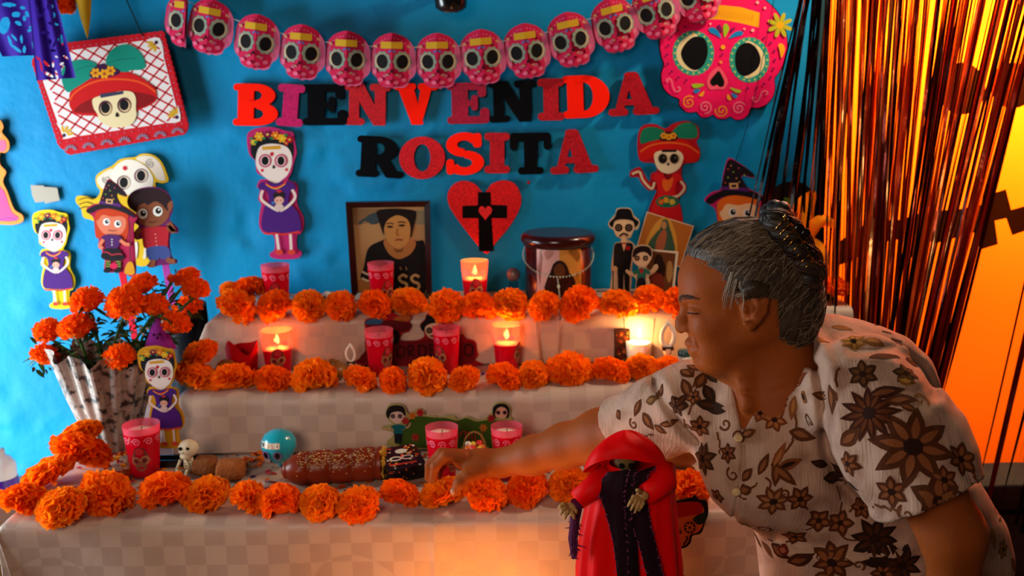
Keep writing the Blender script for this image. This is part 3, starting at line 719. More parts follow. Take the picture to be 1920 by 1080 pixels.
for x, part in ((405, 'eye#1'), (466, 'eye#2')): q = k((x, 220))[0]; c.e(part, '#c0a07a', q[0], q[1], 10, 10.5); c.e(part, '#140c0c', q[0], q[1], 8, 9); c.e(part, '#6a5a4a', q[0] + 2, q[1] - 2, 2)
S_('skull', '#1a0c0c', (433, 238), (441, 254), (426, 254))
S_('dress', '#d8161c', (350, 330), (370, 295), (410, 300), (432, 330), (460, 300), (495, 300), (508, 335), (480, 345), (470, 400), (490, 450), (510, 560), (510, 655), (325, 655), (340, 500), (375, 410), (370, 345)); S_('dress', '#f0641c', (405, 330), (432, 335), (460, 320), (450, 370), (425, 395), (405, 370))
c.line('dress', '#2a0c14', 2, k((410, 300), (432, 325), (455, 305)))
for pts in ([(360, 345), (345, 380), (300, 335), (280, 290), (240, 302)], [(500, 340), (520, 375), (490, 415), (455, 425)]): c.line('arm', '#e0c09a', 4.4, k(*pts))
S_('sash', '#1f6a4a', (370, 440), (420, 415), (480, 430), (485, 465), (430, 480), (380, 470))
for x, y, col in ((422, 440, '#f2a01c'), (395, 450, '#e05a1c'), (455, 450, '#e8c040')): q = k((x, y))[0]; c.flower('sash', col, q[0], q[1], 6, 6)
c.done()

# little witch cut-outs
def long_stick(c, p, col):
    a = U(p[0], p[1], c.Y + .005); m = c.parts.setdefault('stick', MB()); b = Vector((a.x + .035, a.y, T1 + .004))
    m.add([a + Vector((-.0085, 0, .03)), a + Vector((.0085, 0, .03)), b + Vector((.0085, 0, 0)), b + Vector((-.0085, 0, 0)), a + Vector((-.0085, .004, .03)), a + Vector((.0085, .004, .03)), b + Vector((.0085, .004, 0)), b + Vector((-.0085, .004, 0))],
          [(0, 1, 2, 3), (7, 6, 5, 4), (0, 4, 5, 1), (1, 5, 6, 2), (2, 6, 7, 3), (3, 7, 4, 0)], mat(col))
def witch(label, Y, tf, dim, border, full, stick=None, lean=0.0):
    k0 = crop(130, 280, 4.154); k = lambda *p: [tf(*q) for q in k0(*p)]
    s = math.hypot(tf(1, 0)[0] - tf(0, 0)[0], tf(1, 0)[1] - tf(0, 0)[1])
    ol = k((300, 235), (345, 255), (420, 320), (445, 370), (370, 352), (400, 425), (470, 470), (528, 520), (515, 560), (500, 600), (505, 720), (515, 980), (440, 975), (420, 955), (280, 955), (275, 860), (250, 830), (255, 770), (225, 740), (230, 700), (205, 680), (195, 600), (185, 530), (128, 475), (180, 430), (235, 415), (262, 320))
    c = Cut('witch_cutout', label, 'cut-out', Y, ol, border, .004, lean=lean)
    S_ = lambda part, col, *p: c.sm(part, col, k(*p), 4)
    def E_(part, col, x, y, rx, ry): q = k((x, y))[0]; c.e(part, col, q[0], q[1], rx / 4.154 * s, ry / 4.154 * s)
    hair, face, dr = dim
    S_('hair', hair, (205, 500), (260, 465), (330, 460), (420, 490), (455, 540), (460, 640), (430, 720), (380, 700), (250, 690), (210, 680), (200, 590))
    S_('face', face, (215, 545), (260, 500), (340, 500), (430, 530), (440, 600), (400, 660), (340, 675), (270, 655), (225, 600))
    S_('hair', hair, (205, 540), (215, 490), (270, 468), (360, 475), (450, 500), (455, 545), (400, 520), (330, 525), (260, 510), (225, 550))
    for x, y, part in ((290, 565, 'eye#1'), (378, 580, 'eye#2')): E_(part, '#f0ece4', x, y, 27, 28); E_(part, '#14181c', x + 4, y - 2, 16, 17); E_(part, '#ffffff', x + 9, y - 7, 5, 5)
    c.line('face', '#7a2020', 1.2 * s, k((305, 628), (335, 635), (368, 630)))
    S_('hat', '#1c141c', (135, 478), (190, 440), (300, 420), (400, 440), (470, 480), (522, 525), (500, 530), (420, 490), (320, 462), (230, 468), (165, 500)); S_('hat', '#20141e', (240, 425), (265, 325), (300, 245), (350, 265), (430, 330), (440, 365), (365, 345), (395, 420), (400, 445), (320, 425))
    c.poly('hat', '#5c2270', k((240, 400), (310, 412), (398, 425), (405, 450), (310, 430), (232, 420))); c.poly('hat', '#e0a468', k((288, 385), (342, 388), (340, 425), (288, 420))); c.poly('hat', '#20141e', k((300, 396), (330, 398), (328, 414), (300, 412)))
    for x, y, col in ((290, 300, '#d84a4a'), (320, 320, '#8ab43c'), (285, 350, '#8ab43c'), (335, 360, '#d8843c'), (310, 280, '#d8843c'), (355, 300, '#c84a6a'), (265, 380, '#d84a4a'), (385, 345, '#8ab43c'), (350, 385, '#c8a03c')): E_('hat', col, x, y, 5, 5)
    if full:
        S_('dress', '#4e1c5c', (255, 680), (300, 662), (380, 668), (415, 690), (400, 720), (375, 770), (290, 770), (285, 715), (262, 715)); S_('dress', '#181018', (290, 770), (378, 772), (410, 800), (428, 850), (340, 868), (255, 845), (262, 800)); c.line('dress', '#c02838', 2 * s, k((262, 800), (300, 800), (335, 820), (380, 812), (415, 818)))
        for y in (700, 720, 742): E_('dress', '#e8e0dc', 336, y, 5, 5)
        for pts in ([(270, 700), (240, 750), (265, 770)], [(400, 705), (440, 735), (485, 740)]): c.line('arm', face, 6.5 * s, k(*pts))
        for x in (305, 385):
            c.line('leg', '#181018', 9 * s, k((x + 2, 868), (x, 930)), False)
            for y in (872, 890, 908): c.line('leg', '#93a83a', 1.6 * s, k((x - 18, y), (x + 20, y + 2)), False)
            E_('boot', '#181018', x - 6, 942, 30, 18)
        c.line('broom', '#6a1c28', 2.4 * s, k((478, 560), (480, 870)), False); S_('broom', '#d8921c', (460, 880), (500, 885), (510, 970), (435, 960))
        E_('cape', '#d01848', 352, 905, 30, 24)
    if stick:
        long_stick(c, k((400, 955))[0], stick)
    return c.done()
IDT = lambda x, y: (x, y)
witch('red-haired little witch cut-out on a red stick above the marigold pot', YW - .08, IDT, ('#c83a12', '#e07858', 0), '#b01848', True, '#d8102c')
witch('red-haired witch cut-out half hidden behind the woman\'s head', YW - .02, aff((205, 410), (1379, 390), 1.28, -6), ('#f0701c', '#f8d2a0', 0), '#c8206a', True)
# skeleton dog behind the witch
k = crop(130, 280, 4.154)
ol = k((205, 215), (250, 170), (330, 130), (400, 75), (510, 60), (560, 35), (640, 40), (710, 90), (750, 170), (770, 245), (720, 265), (675, 255), (670, 300), (690, 380), (620, 420), (640, 700), (620, 890), (510, 890), (490, 700), (340, 640), (180, 555), (110, 530), (90, 460), (50, 410), (60, 365), (130, 365), (200, 385), (240, 330), (212, 280))
c = Cut('skeleton_dog_cutout', 'yellow-edged skeleton dog cut-out with big ears on the wall', 'cut-out', YW, ol, '#e8b81a')
S_ = lambda part, col, *p: c.sm(part, col, k(*p), 4)
S_('ear', '#f0dcc8', (225, 215), (330, 150), (335, 220), (290, 270), (265, 310), (225, 270)); S_('ear', '#f0dcc8', (520, 75), (570, 50), (640, 55), (700, 100), (735, 180), (745, 240), (690, 235), (650, 180), (600, 120))
S_('skull', '#f4e6d4', (325, 200), (360, 130), (430, 85), (510, 85), (590, 130), (640, 190), (655, 260), (620, 330), (520, 360), (440, 350), (360, 290))
for x, y, part in ((425, 258, 'eye#1'), (560, 205, 'eye#2')): q = k((x, y))[0]; c.e(part, '#6a2048', q[0], q[1], 13, 13.5, 30); c.e(part, '#e8d4b8', q[0] + 1, q[1], 11, 11.5); c.e(part, '#140c10', q[0], q[1], 8, 10)
c.sm('skull', '#d82030', k((420, 135), (440, 130), (452, 150), (438, 165), (420, 155)))
q = k((628, 115))[0]; c.line('ear_curl', '#9a9a94', 1.4, spiral(q[0], q[1], 9, 1.8)); q = k((290, 235))[0]; c.line('ear_curl', '#9a9a94', 1.4, spiral(q[0], q[1], 8, 1.6))
for y in (385, 420, 455): c.line('tail', '#5a4010', 1.6, k((75, y + 10), (130, y - 8), (185, y + 5)))
for x in (520, 590): c.line('leg_bone', '#ece0d0', 5, k((x, 720), (x + 5, 780), (x - 5, 850)))
c.done()
# curly-haired werewolf boy on a purple stick
ol = k((450, 400), (480, 340), (560, 300), (680, 295), (760, 335), (790, 390), (805, 440), (800, 490), (780, 550), (840, 610), (845, 650), (790, 660), (780, 740), (800, 840), (835, 860), (830, 890), (740, 900), (700, 905), (640, 922), (605, 905), (630, 860), (605, 780), (575, 700), (520, 705), (500, 650), (540, 600), (500, 560), (530, 500), (470, 460))
c = Cut('curly_boy_cutout', 'curly-haired boy cut-out in a red shirt on a purple stick', 'cut-out', YW - .06, ol, '#6c1a5a', .004)
S_('face', '#8a4a2c', (520, 470), (560, 410), (660, 400), (750, 430), (780, 500), (750, 560), (680, 600), (600, 600), (540, 560))
S_('hair', '#2c1418', (452, 410), (480, 350), (560, 310), (680, 305), (755, 345), (785, 400), (770, 480), (720, 430), (670, 405), (610, 435), (590, 420), (540, 440), (520, 490), (480, 460)); S_('ear', '#8a4a2c', (765, 430), (800, 400), (805, 450), (780, 490))
for x, y, part in ((572, 502, 'eye#1'), (690, 482, 'eye#2')): q = k((x, y))[0]; c.e(part, '#f2ece0', q[0], q[1], 9, 9.5); c.e(part, '#241410', q[0] + 1, q[1] - 1, 5.6, 6); c.e(part, '#ffffff', q[0] + 2.4, q[1] - 3, 1.8)
c.line('mouth', '#4a1810', 1.2, k((620, 562), (650, 570), (690, 555)))
S_('shirt', '#b41c28', (560, 620), (640, 605), (740, 600), (775, 620), (770, 720), (755, 760), (600, 775), (570, 700)); S_('shorts', '#3c4a86', (605, 770), (760, 755), (790, 840), (720, 855), (705, 840), (690, 860), (625, 862))
for pts in ([(555, 620), (520, 660), (535, 690)], [(770, 600), (815, 640), (775, 570)]): c.line('arm', '#8a4a2c', 10, k(*pts))
for pts in ([(655, 860), (650, 895), (620, 905)], [(760, 850), (790, 870), (825, 868)]): c.line('foot', '#8a4a2c', 9, k(*pts))
for y in (660, 690, 715, 745): q = k((672 + (y - 660) * .12, y))[0]; c.e('shirt', '#e0b0a0', q[0], q[1], 1.1)
long_stick(c, k((738, 895))[0], '#b03a9a')
c.done()
# pink gown at the left frame edge
k = crop(0, 220, 2.84)
c = Cut('pink_gown_cutout', 'orange-edged cut-out of a lady in a pink gown at the left frame edge', 'cut-out', YW, k((-10, 10), (18, 50), (10, 80), (45, 125), (48, 170), (25, 190), (0, 190), (0, 250), (32, 290), (15, 340), (40, 400), (75, 490), (118, 520), (120, 555), (70, 572), (0, 570), (-60, 560), (-120, 575), (-150, 540), (-110, 400), (-70, 300), (-90, 200), (-80, 60)), '#ff9440')
S_('sleeve', '#f06a90', (-5, 130), (20, 120), (35, 150), (25, 178), (0, 178)); S_('face', '#f2d8c0', (-60, 80), (-20, 60), (2, 90), (-5, 120), (-40, 130)); S_('gown', '#f0528c', (-60, 300), (0, 370), (25, 400), (60, 500), (100, 535), (60, 555), (-20, 550), (-110, 550), (-95, 420)); c.line('gown', '#9a4a9a', 3, k((-60, 540), (0, 545), (50, 535), (90, 548)))
c.done()
# dark-haired green-faced monster near the fringe
k = crop(1400, 330, 3.725)
c = Cut('green_face_cutout', 'dark-haired green-faced cut-out behind the lily at the fringe', 'cut-out', YW - .02, k((180, 130), (200, 80), (270, 45), (360, 40), (430, 75), (470, 130), (490, 240), (480, 400), (430, 470), (300, 480), (200, 420), (170, 250)), '#1c120e')
S_('face', '#557a24', (200, 200), (250, 150), (330, 160), (400, 155), (450, 190), (465, 280), (450, 390), (400, 440), (300, 450), (220, 400), (195, 290)); S_('hair', '#1c120e', (185, 140), (270, 50), (370, 48), (460, 120), (450, 160), (400, 150), (330, 165), (260, 148), (200, 190))
for x in (270, 380): q = k((x, 270))[0]; c.e('eye#%d' % x, '#e8e4d0', q[0], q[1], 9); c.e('eye#%d' % x, '#101010', q[0], q[1], 5)
c.done()
# tiny red dot and white marks
c = Cut('foam_dot', 'tiny red foam dot stuck beside the glitter heart', 'sticker', YW + .004, ell(991, 342, 3, 3, 0, 8), '#b01020', .002, smooth=False); c.done()

# skull paper garland -------------------------------------------------
def skull_outline():
    top = [(-41, -8), (-38, -28), (-25, -43), (-8, -50), (0, -51)]
    low = [(-41, -8), (-42, 8), (-38, 22), (-29, 30), (-25, 40), (-14, 45), (-7, 44), (0, 47)]
    return spline(top + [(-x, y) for x, y in reversed(top[:-1])] + [(-x, y) for x, y in low[1:-1]] + list(reversed(low[1:])), 3)
def garland_unit(cx, cy, rot, label, sc=1.0, half=None):
    c0, s0 = math.cos(R(rot)), math.sin(R(rot)); pw = U(cx, cy, YW)
    k_ = 1.0 / ppm(U(cx, cy, -.06)); root = thing('paper_skull', label, 'paper skull', (pw.x, -.06, pw.z), 'folded paper skulls of the garland')
    ol = [p for p in skull_outline()]
    def put(x, y, lift, fold):
        X = x * sc; Y_ = y * sc; d = fold * abs(X) * .35
        return Vector(((X * c0 - Y_ * s0) * k_, d * k_ - lift, -(X * s0 + Y_ * c0) * k_))
    def half_poly(pts, sg):
        out = []; n = len(pts)
        for i in range(n):
            a, b = pts[i], pts[(i + 1) % n]
            if a[0] * sg >= 0: out.append(a)
            if a[0] * b[0] < 0: t = a[0] / (a[0] - b[0]); out.append((0, a[1] + (b[1] - a[1]) * t))
        return out
    sides = (-1, 1) if half is None else (half,)
    def part(name, shapes, fold, lift0, thick=False):
        m = MB()
        for i, (col, pts) in enumerate(shapes):
            for sg in sides:
                h = half_poly(pts, sg)
                if len(h) < 3: continue
                P = [put(x, y, lift0 + .0004 * i, fold) for x, y in h]; n = len(P); M = mat(col, 'paper')
                if thick:
                    Q = [p + Vector((0, .0012, 0)) for p in P]; m.add(P + Q, [tuple(range(n)), tuple(range(2 * n - 1, n - 1, -1))] + [(j, j + n, (j + 1) % n + n, (j + 1) % n) for j in range(n)], M)
                else: m.add(P, [tuple(range(n))], M)
        o = mesh_obj(name, m.v, m.f, m.mats, root, m.mi)
    part('back_leaf', [('#e0628a', [(x * .98 + 2.5, y * .99 + 3) for x, y in ol])], -.2, -.016, True)
    part('front_leaf', [('#d41a4c', ol)], .9, 0, True)
    face = []
    for sg in (-1, 1):
        ex = sg * 19
        face += [('#8f9c8c', [(ex + (16 + 1.2 * math.cos(10 * a)) * math.cos(a), 0 + (18 + 1.2 * math.cos(10 * a)) * math.sin(a)) for a in [2 * PI * i / 40 for i in range(40)]]), ('#d8bd98', ell(ex + sg * 1.5, 0, 12.5, 14)), ('#120a0c', ell(ex, 0, 10.5, 13, 8 * sg))]
        face += [('#c86a7a', ell(sg * 30, -28, 1.4, 4.5, 30)), ('#e0a060', ell(sg * 31, -27, 4.5, 1.4, 30)), ('#e8b060', ell(sg * 30, -27, 1.6, 1.6)), ('#5a6cb0', ell(sg * 4.5, -18, 4, 1.8, 30 * sg)), ('#c85a78', ell(sg * 14, 26, 4, 3)), ('#a89a6a', ell(sg * 9, 24, 3, 1.4, -25 * sg)), ('#e86a8c', ell(sg * 22, 33, 4.5, 3.6)), ('#e86a8c', ell(sg * 8, 38, 4.5, 3.6)), ('#e86a8c', ell(sg * 33, 18, 3.6, 5))]
        for i in range(5): face.append(('#f08098', ell(sg * (6 + 6 * i), -41 + i * i * .9, 1.1, 1.1, 0, 8)))
    face += [('#d8a422', [(-20, -35), (20, -35), (20, -23), (-20, -23)]), ('#2a0c14', [(0, 12), (4, 21), (0, 20), (-4, 21)])]
    part('print', face, .9, .0012)
    return root
GS = [(358, 42, 8, 'leftmost skull of the pink paper garland, half folded away', -1), (401, 53, 12), (487, 81, 9), (571, 100, 6), (655, 112, 4), (739, 116, 2), (823, 116, 0), (905, 109, -4), (987, 98, -7), (1068, 77, -11), (1150, 50, -14), (1226, 25, -16), (1302, -6, -18)]
ORD = ['first', 'second', 'third', 'fourth', 'fifth', 'sixth', 'seventh', 'eighth', 'ninth', 'tenth', 'eleventh', 'twelfth', 'thirteenth', 'fourteenth', 'fifteenth', 'sixteenth', 'seventeenth', 'eighteenth', 'nineteenth', 'twentieth']
for i, g in enumerate(GS):
    if i == 0: garland_unit(*g[:3], g[3], 1.0, g[4])
    else: garland_unit(g[0], g[1], g[2], 'folded pink paper skull, %s from the left in the garland' % ORD[i], 1.02)
m = MB(); m.tube(spline([tuple(U(x, y, -.045)) for x, y in [(318, -10), (401, 22), (487, 52), (571, 72), (655, 84), (739, 88), (823, 88), (905, 82), (987, 70), (1068, 48), (1150, 20), (1226, -5), (1330, -45)]], 3, False), .0012, mat('#d8d0c8')); p = U(823, 88, -.045)
tag(m.build('garland_string', loc=tuple(p)), 'thin string carrying the row of pink paper skulls', 'string')

# purple cut-paper banners, top left -------------------------------------
def banner(label, Y, corners, holes, seed):
    q = [U(x, y, Y) for x, y in corners]; ctr = q[3]
    root = thing('cut_paper_banner', label, 'paper banner', tuple(ctr), 'purple cut-paper banners')
    m = MB(); M = mat('#34108a', 'paper')
    n = 120; nv = 100
    def bp(u, v):
        x = (corners[0][0] * (1 - u) + corners[1][0] * u) * (1 - v) + (corners[3][0] * (1 - u) + corners[2][0] * u) * v
        y = (corners[0][1] * (1 - u) + corners[1][1] * u) * (1 - v) + (corners[3][1] * (1 - u) + corners[2][1] * u) * v
        return x, y
    keep = lambda x, y: not any(((x - hx) * math.cos(R(hr)) + (y - hy) * math.sin(R(hr))) ** 2 / ha ** 2 + (-(x - hx) * math.sin(R(hr)) + (y - hy) * math.cos(R(hr))) ** 2 / hb ** 2 < 1 for hx, hy, ha, hb, hr in holes)
    vs = []; fs = []
    for j in range(nv + 1):
        for i in range(n + 1):
            x, y = bp(i / n, j / nv); p = U(x, y, Y); p.y += .004 * math.sin(i * .12 + seed) ; vs.append(p)
    for j in range(nv):
        for i in range(n):
            x, y = bp((i + .5) / n, (j + .5) / nv)
            if keep(x, y): a = j * (n + 1) + i; fs.append((a, a + 1, a + n + 2, a + n + 1))
    m.add(vs, fs, M); m.build('paper', root)
kk = crop(0, 0, 4.694)
def hl(*L): return [(x / 4.694, y / 4.694, a / 4.694, b / 4.694, r) for x, y, a, b, r in L]
banner('purple cut-paper banner with bone shapes at the top left corner', -.10, [(-60, -40), (88, -40), (112, 102), (4, 106)],
       hl((80, 42, 55, 18, 2), (140, 128, 32, 26, 0), (40, 225, 50, 78, 20), (160, 205, 30, 16, 40), (90, 365, 14, 55, -20), (150, 430, 14, 55, -55), (130, 330, 10, 40, -40), (190, 345, 10, 36, -5), (292, 400, 14, 46, -12), (215, 435, 12, 32, 0), (195, 68, 26, 13, 10), (235, 125, 18, 28, -20), (208, 160, 14, 24, 0), (283, 240, 34, 12, 0), (255, 268, 22, 12, -20), (325, 287, 14, 18, 0)), 0)
banner('purple cut-paper banner overlapping the corner of the red panel', -.13, [(48, -40), (95, -40), (142, 146), (67, 151)],
       hl((330, 95, 12, 50, -8), (350, 140, 26, 12, -20), (380, 85, 16, 16, 0), (440, 60, 26, 26, 30), (465, 135, 18, 30, 0), (465, 210, 46, 14, 12), (402, 288, 34, 14, 5), (430, 365, 22, 26, 0), (490, 380, 12, 50, 35), (540, 350, 10, 50, -8), (465, 445, 36, 12, 0), (335, 515, 30, 12, 30), (365, 580, 12, 50, -12), (430, 655, 42, 12, 35), (410, 560, 10, 34, -40), (462, 565, 10, 30, 0), (495, 660, 14, 42, -14), (560, 620, 14, 45, 5), (545, 565, 22, 10, -40), (500, 500, 18, 8, 25), (575, 505, 24, 9, 40)), 1)
# yellow paper cone, dark cord, black round lamp housing
m = MB(); m.lathe(tuple(U(164, 72, -.09)), [(.001, 0), (.012, .05), (.026, .14), (.03, .17)], mat('#b88a12', 'paper'), 14); b = U(164, 72, -.09)
tag(m.build('paper_cone', loc=tuple(b), smooth=True), 'dull yellow paper cone hanging point down near the top left', 'paper cone')
b = U(846, 22, -.09)
t = thing('wall_lamp', 'black round lamp housing peeking in at the top edge above the garland', 'lamp', tuple(b))
m = MB(); m.lathe(tuple(b), [(.001, 0), (.026, .001), (.038, .010), (.040, .03), (.040, .09)], mat('#0a0a0c', 'gloss'), 24); m.build('housing', t, smooth=True)
m = MB(); m.tube([b + Vector((0, .0, .06)), b + Vector((0, .05, .06)), b + Vector((0, .088, .06))], .012, mat('#141416', 'gloss')); m.build('bracket', t)
m = MB(); m.lathe(tuple(b + Vector((0, 0, -.002))), [(.001, 0), (.018, 0), (.02, .004)], mat('#3a2a18', 'gloss'), 18); m.build('lens', t)
# ------------------------------------------------------------------ paper flowers
def pom_mesh(name, seed, n, material, inner=.42, width=.40, wave=.10, nj=6, low=-.55, dense=False, core=.55):
    r = np.random.default_rng(seed); vs = []; fs = []
    def add_grid(pts, a, b):
        o = len(vs); vs.extend(pts)
        for i in range(a - 1):
            for j in range(b - 1): fs.append((o + i * b + j, o + i * b + j + 1, o + (i + 1) * b + j + 1, o + (i + 1) * b + j))
    ga = PI * (3 - math.sqrt(5))
    for q in range(n):
        z = 1 - (1 - low) * (q + .5) / n; t = ga * q + r.uniform(-.15, .15)
        d = np.array([math.sqrt(max(0, 1 - z * z)) * math.cos(t), math.sqrt(max(0, 1 - z * z)) * math.sin(t), z])
        a = np.cross(d, r.normal(size=3)); a /= np.linalg.norm(a); b = np.cross(d, a)
        L = r.uniform(.84, 1.06); ph = r.uniform(0, 6.28); fr = r.uniform(2.0, 3.2); bend = r.uniform(-.16, .16); w = width * r.uniform(.75, 1.2)
        pts = []
        for i in range(4):
            s = i / 3; rad = inner + (L - inner) * s
            for j in range(nj):
                x = (j / (nj - 1) - .5) * 2
                e = (1 - .22 * x * x * s) * (1 + .05 * math.sin(ph + 9 * x) * s)
                pts.append(tuple(d * rad * e + a * (w * x * (.25 + .75 * s)) + b * (wave * math.sin(fr * x * 2 + ph) * s + bend * s * s)))
        add_grid(pts, 4, nj)
    pts = []
    for i in range(9):
        th = PI * i / 8
        for j in range(13):
            a_ = 2 * PI * j / 12; pts.append((core * math.sin(th) * math.cos(a_), core * math.sin(th) * math.sin(a_), core * math.cos(th)))
    add_grid(pts, 9, 13)
    me = bpy.data.meshes.new(name); me.from_pydata(vs, [], fs); me.materials.append(material); me.update(); return me
ORANGE = mat('#ff7e0c', 'tissue'); ORANGE2 = mat('#ff7008', 'tissue'); ORANGE3 = mat('#ff8a10', 'tissue')
POMS = [pom_mesh('tissue_petals', 10 + i, 120 + 12 * (i % 3), [ORANGE, ORANGE2, ORANGE3][i % 3], wave=.09 + .02 * (i % 2), width=.36 + .05 * (i % 3)) for i in range(6)]
def paper_flower(px, py, w, h, tier, label, i, group, Y=None, tilt=None):
    rp = w / 2; p = U(px, py, Y) if Y is not None else UZ(px, py + h * .12, tier + .6 * h / 2 / 820)
    r = rp / ppm(p); rz = h / 2 / ppm(p)
    p.z = max(p.z, tier + rz * .62)
    o = bpy.data.objects.new('paper_flower', POMS[i % len(POMS)]); COL.objects.link(o)
    o.location = p; o.scale = (r * 1.12, r * 1.0, rz * 1.12)
    rr_ = np.random.default_rng(100 + i); o.rotation_euler = (R(rr_.uniform(10, 38)), R(rr_.uniform(-16, 16)), rr_.uniform(0, 6.28)) if tilt is None else tilt
    return tag(o, label, 'paper flower', group)
rowT = [(443, 570, 80, 62), (516, 570, 70, 58), (580, 570, 64, 58), (638, 570, 64, 58), (703, 568, 68, 54), (768, 564, 70, 48), (836, 568, 68, 58), (898, 570, 64, 54), (957, 566, 66, 56), (1022, 570, 66, 56), (1087, 565, 78, 66), (1158, 567, 68, 54), (1217, 558, 66, 52), (1272, 562, 60, 56)]
rowM = [(368, 702, 80, 56), (436, 705, 82, 58), (512, 707, 66, 48), (590, 701, 82, 68), (675, 707, 70, 50), (737, 709, 54, 52), (800, 700, 78, 66), (871, 707, 66, 46), (944, 703, 66, 54), (1000, 699, 62, 52), (1068, 688, 82, 62), (1145, 692, 70, 52), (1203, 686, 62, 52), (1254, 688, 60, 46)]
rowF = [(48, 933, 92, 62), (115, 945, 92, 66), (198, 918, 112, 68), (312, 915, 94, 74), (388, 922, 86, 58), (465, 928, 74, 66), (527, 935, 76, 66), (600, 936, 76, 64), (672, 939, 80, 60), (750, 922, 76, 52), (831, 920, 84, 56), (912, 920, 84, 68), (988, 910, 84, 66), (1070, 905, 78, 64), (1290, 908, 92, 66)]
n_ = 0
for row, tier, nm in ((rowT, T3, 'top level'), (rowM, T2, 'middle level'), (rowF, T1, 'lowest level')):
    for i, (x, y, w, h) in enumerate(row):
        lab = 'orange tissue paper flower, %s from the left along the front edge of the %s' % (ORD[i], nm)
        if nm == 'lowest level' and i == len(row) - 1: lab = 'orange tissue paper flower on the lowest level between the red cloak and the blouse'
        paper_flower(x, y, w, h, tier, lab, n_, 'paper flowers edging the ' + nm); n_ += 1
for x, y, w, h, tier, Y, lab in [(466, 541, 66, 40, T3, -.19, 'orange paper flower tucked behind the first flower of the top level, right one'), (432, 548, 44, 34, T3, -.20, 'small dark orange paper flower peeking out at the left end of the top level'),
                         (376, 664, 74, 44, T2, -.38, 'orange paper flower behind the first flowers of the middle level beside the red bag'),
                         (152, 846, 112, 60, T1, -.585, 'wide orange paper flower on the left table edge below the wrapped pot'), (150, 815, 78, 42, T1, -.54, 'orange paper flower wedged between the blue wall and the wrapped pot'), (90, 889, 108, 52, T1, -.66, 'flat orange paper flower on the left table edge near the front corner'),
                         (1122, 892, 54, 42, T1, -.70, 'small orange paper flower right behind the red hood\'s left shoulder')]:
    paper_flower(x, y, w, h, tier, lab, n_, 'loose paper flowers', Y=Y); n_ += 1
# loose bright marigold at the top left
MARI = mat('#ff6a0c', 'tissue')
POMM = [pom_mesh('marigold_petals', 50 + i, 210, MARI, inner=.55, width=.17, wave=.06, nj=4, low=-.5, core=.72) for i in range(3)]
o = bpy.data.objects.new('hanging_marigold', POMM[0]); COL.objects.link(o); p = U(120, 6, -.09); o.location = p; r = 24 / ppm(p); o.scale = (r, r, r * .9); o.rotation_euler = (R(60), 0, 1)
tag(o, 'orange marigold hanging at the top left beside the purple banner', 'flower')

# ------------------------------------------------------------------ candles
def wrap_material(col, clear):
    m = bpy.data.materials.new('printed_wrap'); m.use_nodes = True
    nt = m.node_tree; N = nt.nodes; L = nt.links; b = N['Principled BSDF']
    b.inputs['Base Color'].default_value = lin(col); b.inputs['Roughness'].default_value = .12; b.inputs['Specular IOR Level'].default_value = .6
    tr = N.new('ShaderNodeBsdfTranslucent'); tr.inputs['Color'].default_value = lin('#ff3a4a')
    ms = N.new('ShaderNodeMixShader'); ms.inputs[0].default_value = .5
    L.new(b.outputs[0], ms.inputs[1]); L.new(tr.outputs[0], ms.inputs[2])
    tp = N.new('ShaderNodeBsdfTransparent'); tp.inputs[0].default_value = lin(col); m2 = N.new('ShaderNodeMixShader'); m2.inputs[0].default_value = clear
    L.new(ms.outputs[0], m2.inputs[1]); L.new(tp.outputs[0], m2.inputs[2]); L.new(m2.outputs[0], N['Material Output'].inputs[0]); return m
WRAP = wrap_material('#d8082e', .1); RIM = wrap_material('#ff86a0', .5); RIM_GLOW = wrap_material('#ffa67c', .45)  # lit votives get an orange rim colour that imitates the flame's glow
GLASS = mat('#ffffff', 'glass'); WAX = mat('#f4e6d0', 'wax'); WICK = mat('#20140c')
def flame(parent, p, h, energy, col=(1.0, .52, .16)):
    m = MB(); m.lathe(tuple(p), [(.0003, 0), (h * .17, h * .18), (h * .2, h * .36), (h * .13, h * .66), (.0002, h)], mat('#ffd890', 'flame'), 10); m.build('flame', parent, smooth=True)
    l = lamp('candle_light', 'POINT', tuple(p + Vector((0, 0, h * .5))), energy, col, .006); l.parent = parent; l.location = Vector(l.location) - Vector(parent.location)
def on_cyl(m, base, rb, rt, H, quads, col, turn=0, lift=.0006):
    M = mat(col, 'gloss')
    for q in quads:
        P = []
        for a, z in q:
            rad = rb + (rt - rb) * z + lift; an = R(-90 + a + turn); P.append(Vector(base) + Vector((rad * math.cos(an), rad * math.sin(an), z * H)))
        m.add(P, [tuple(range(len(P)))], M)
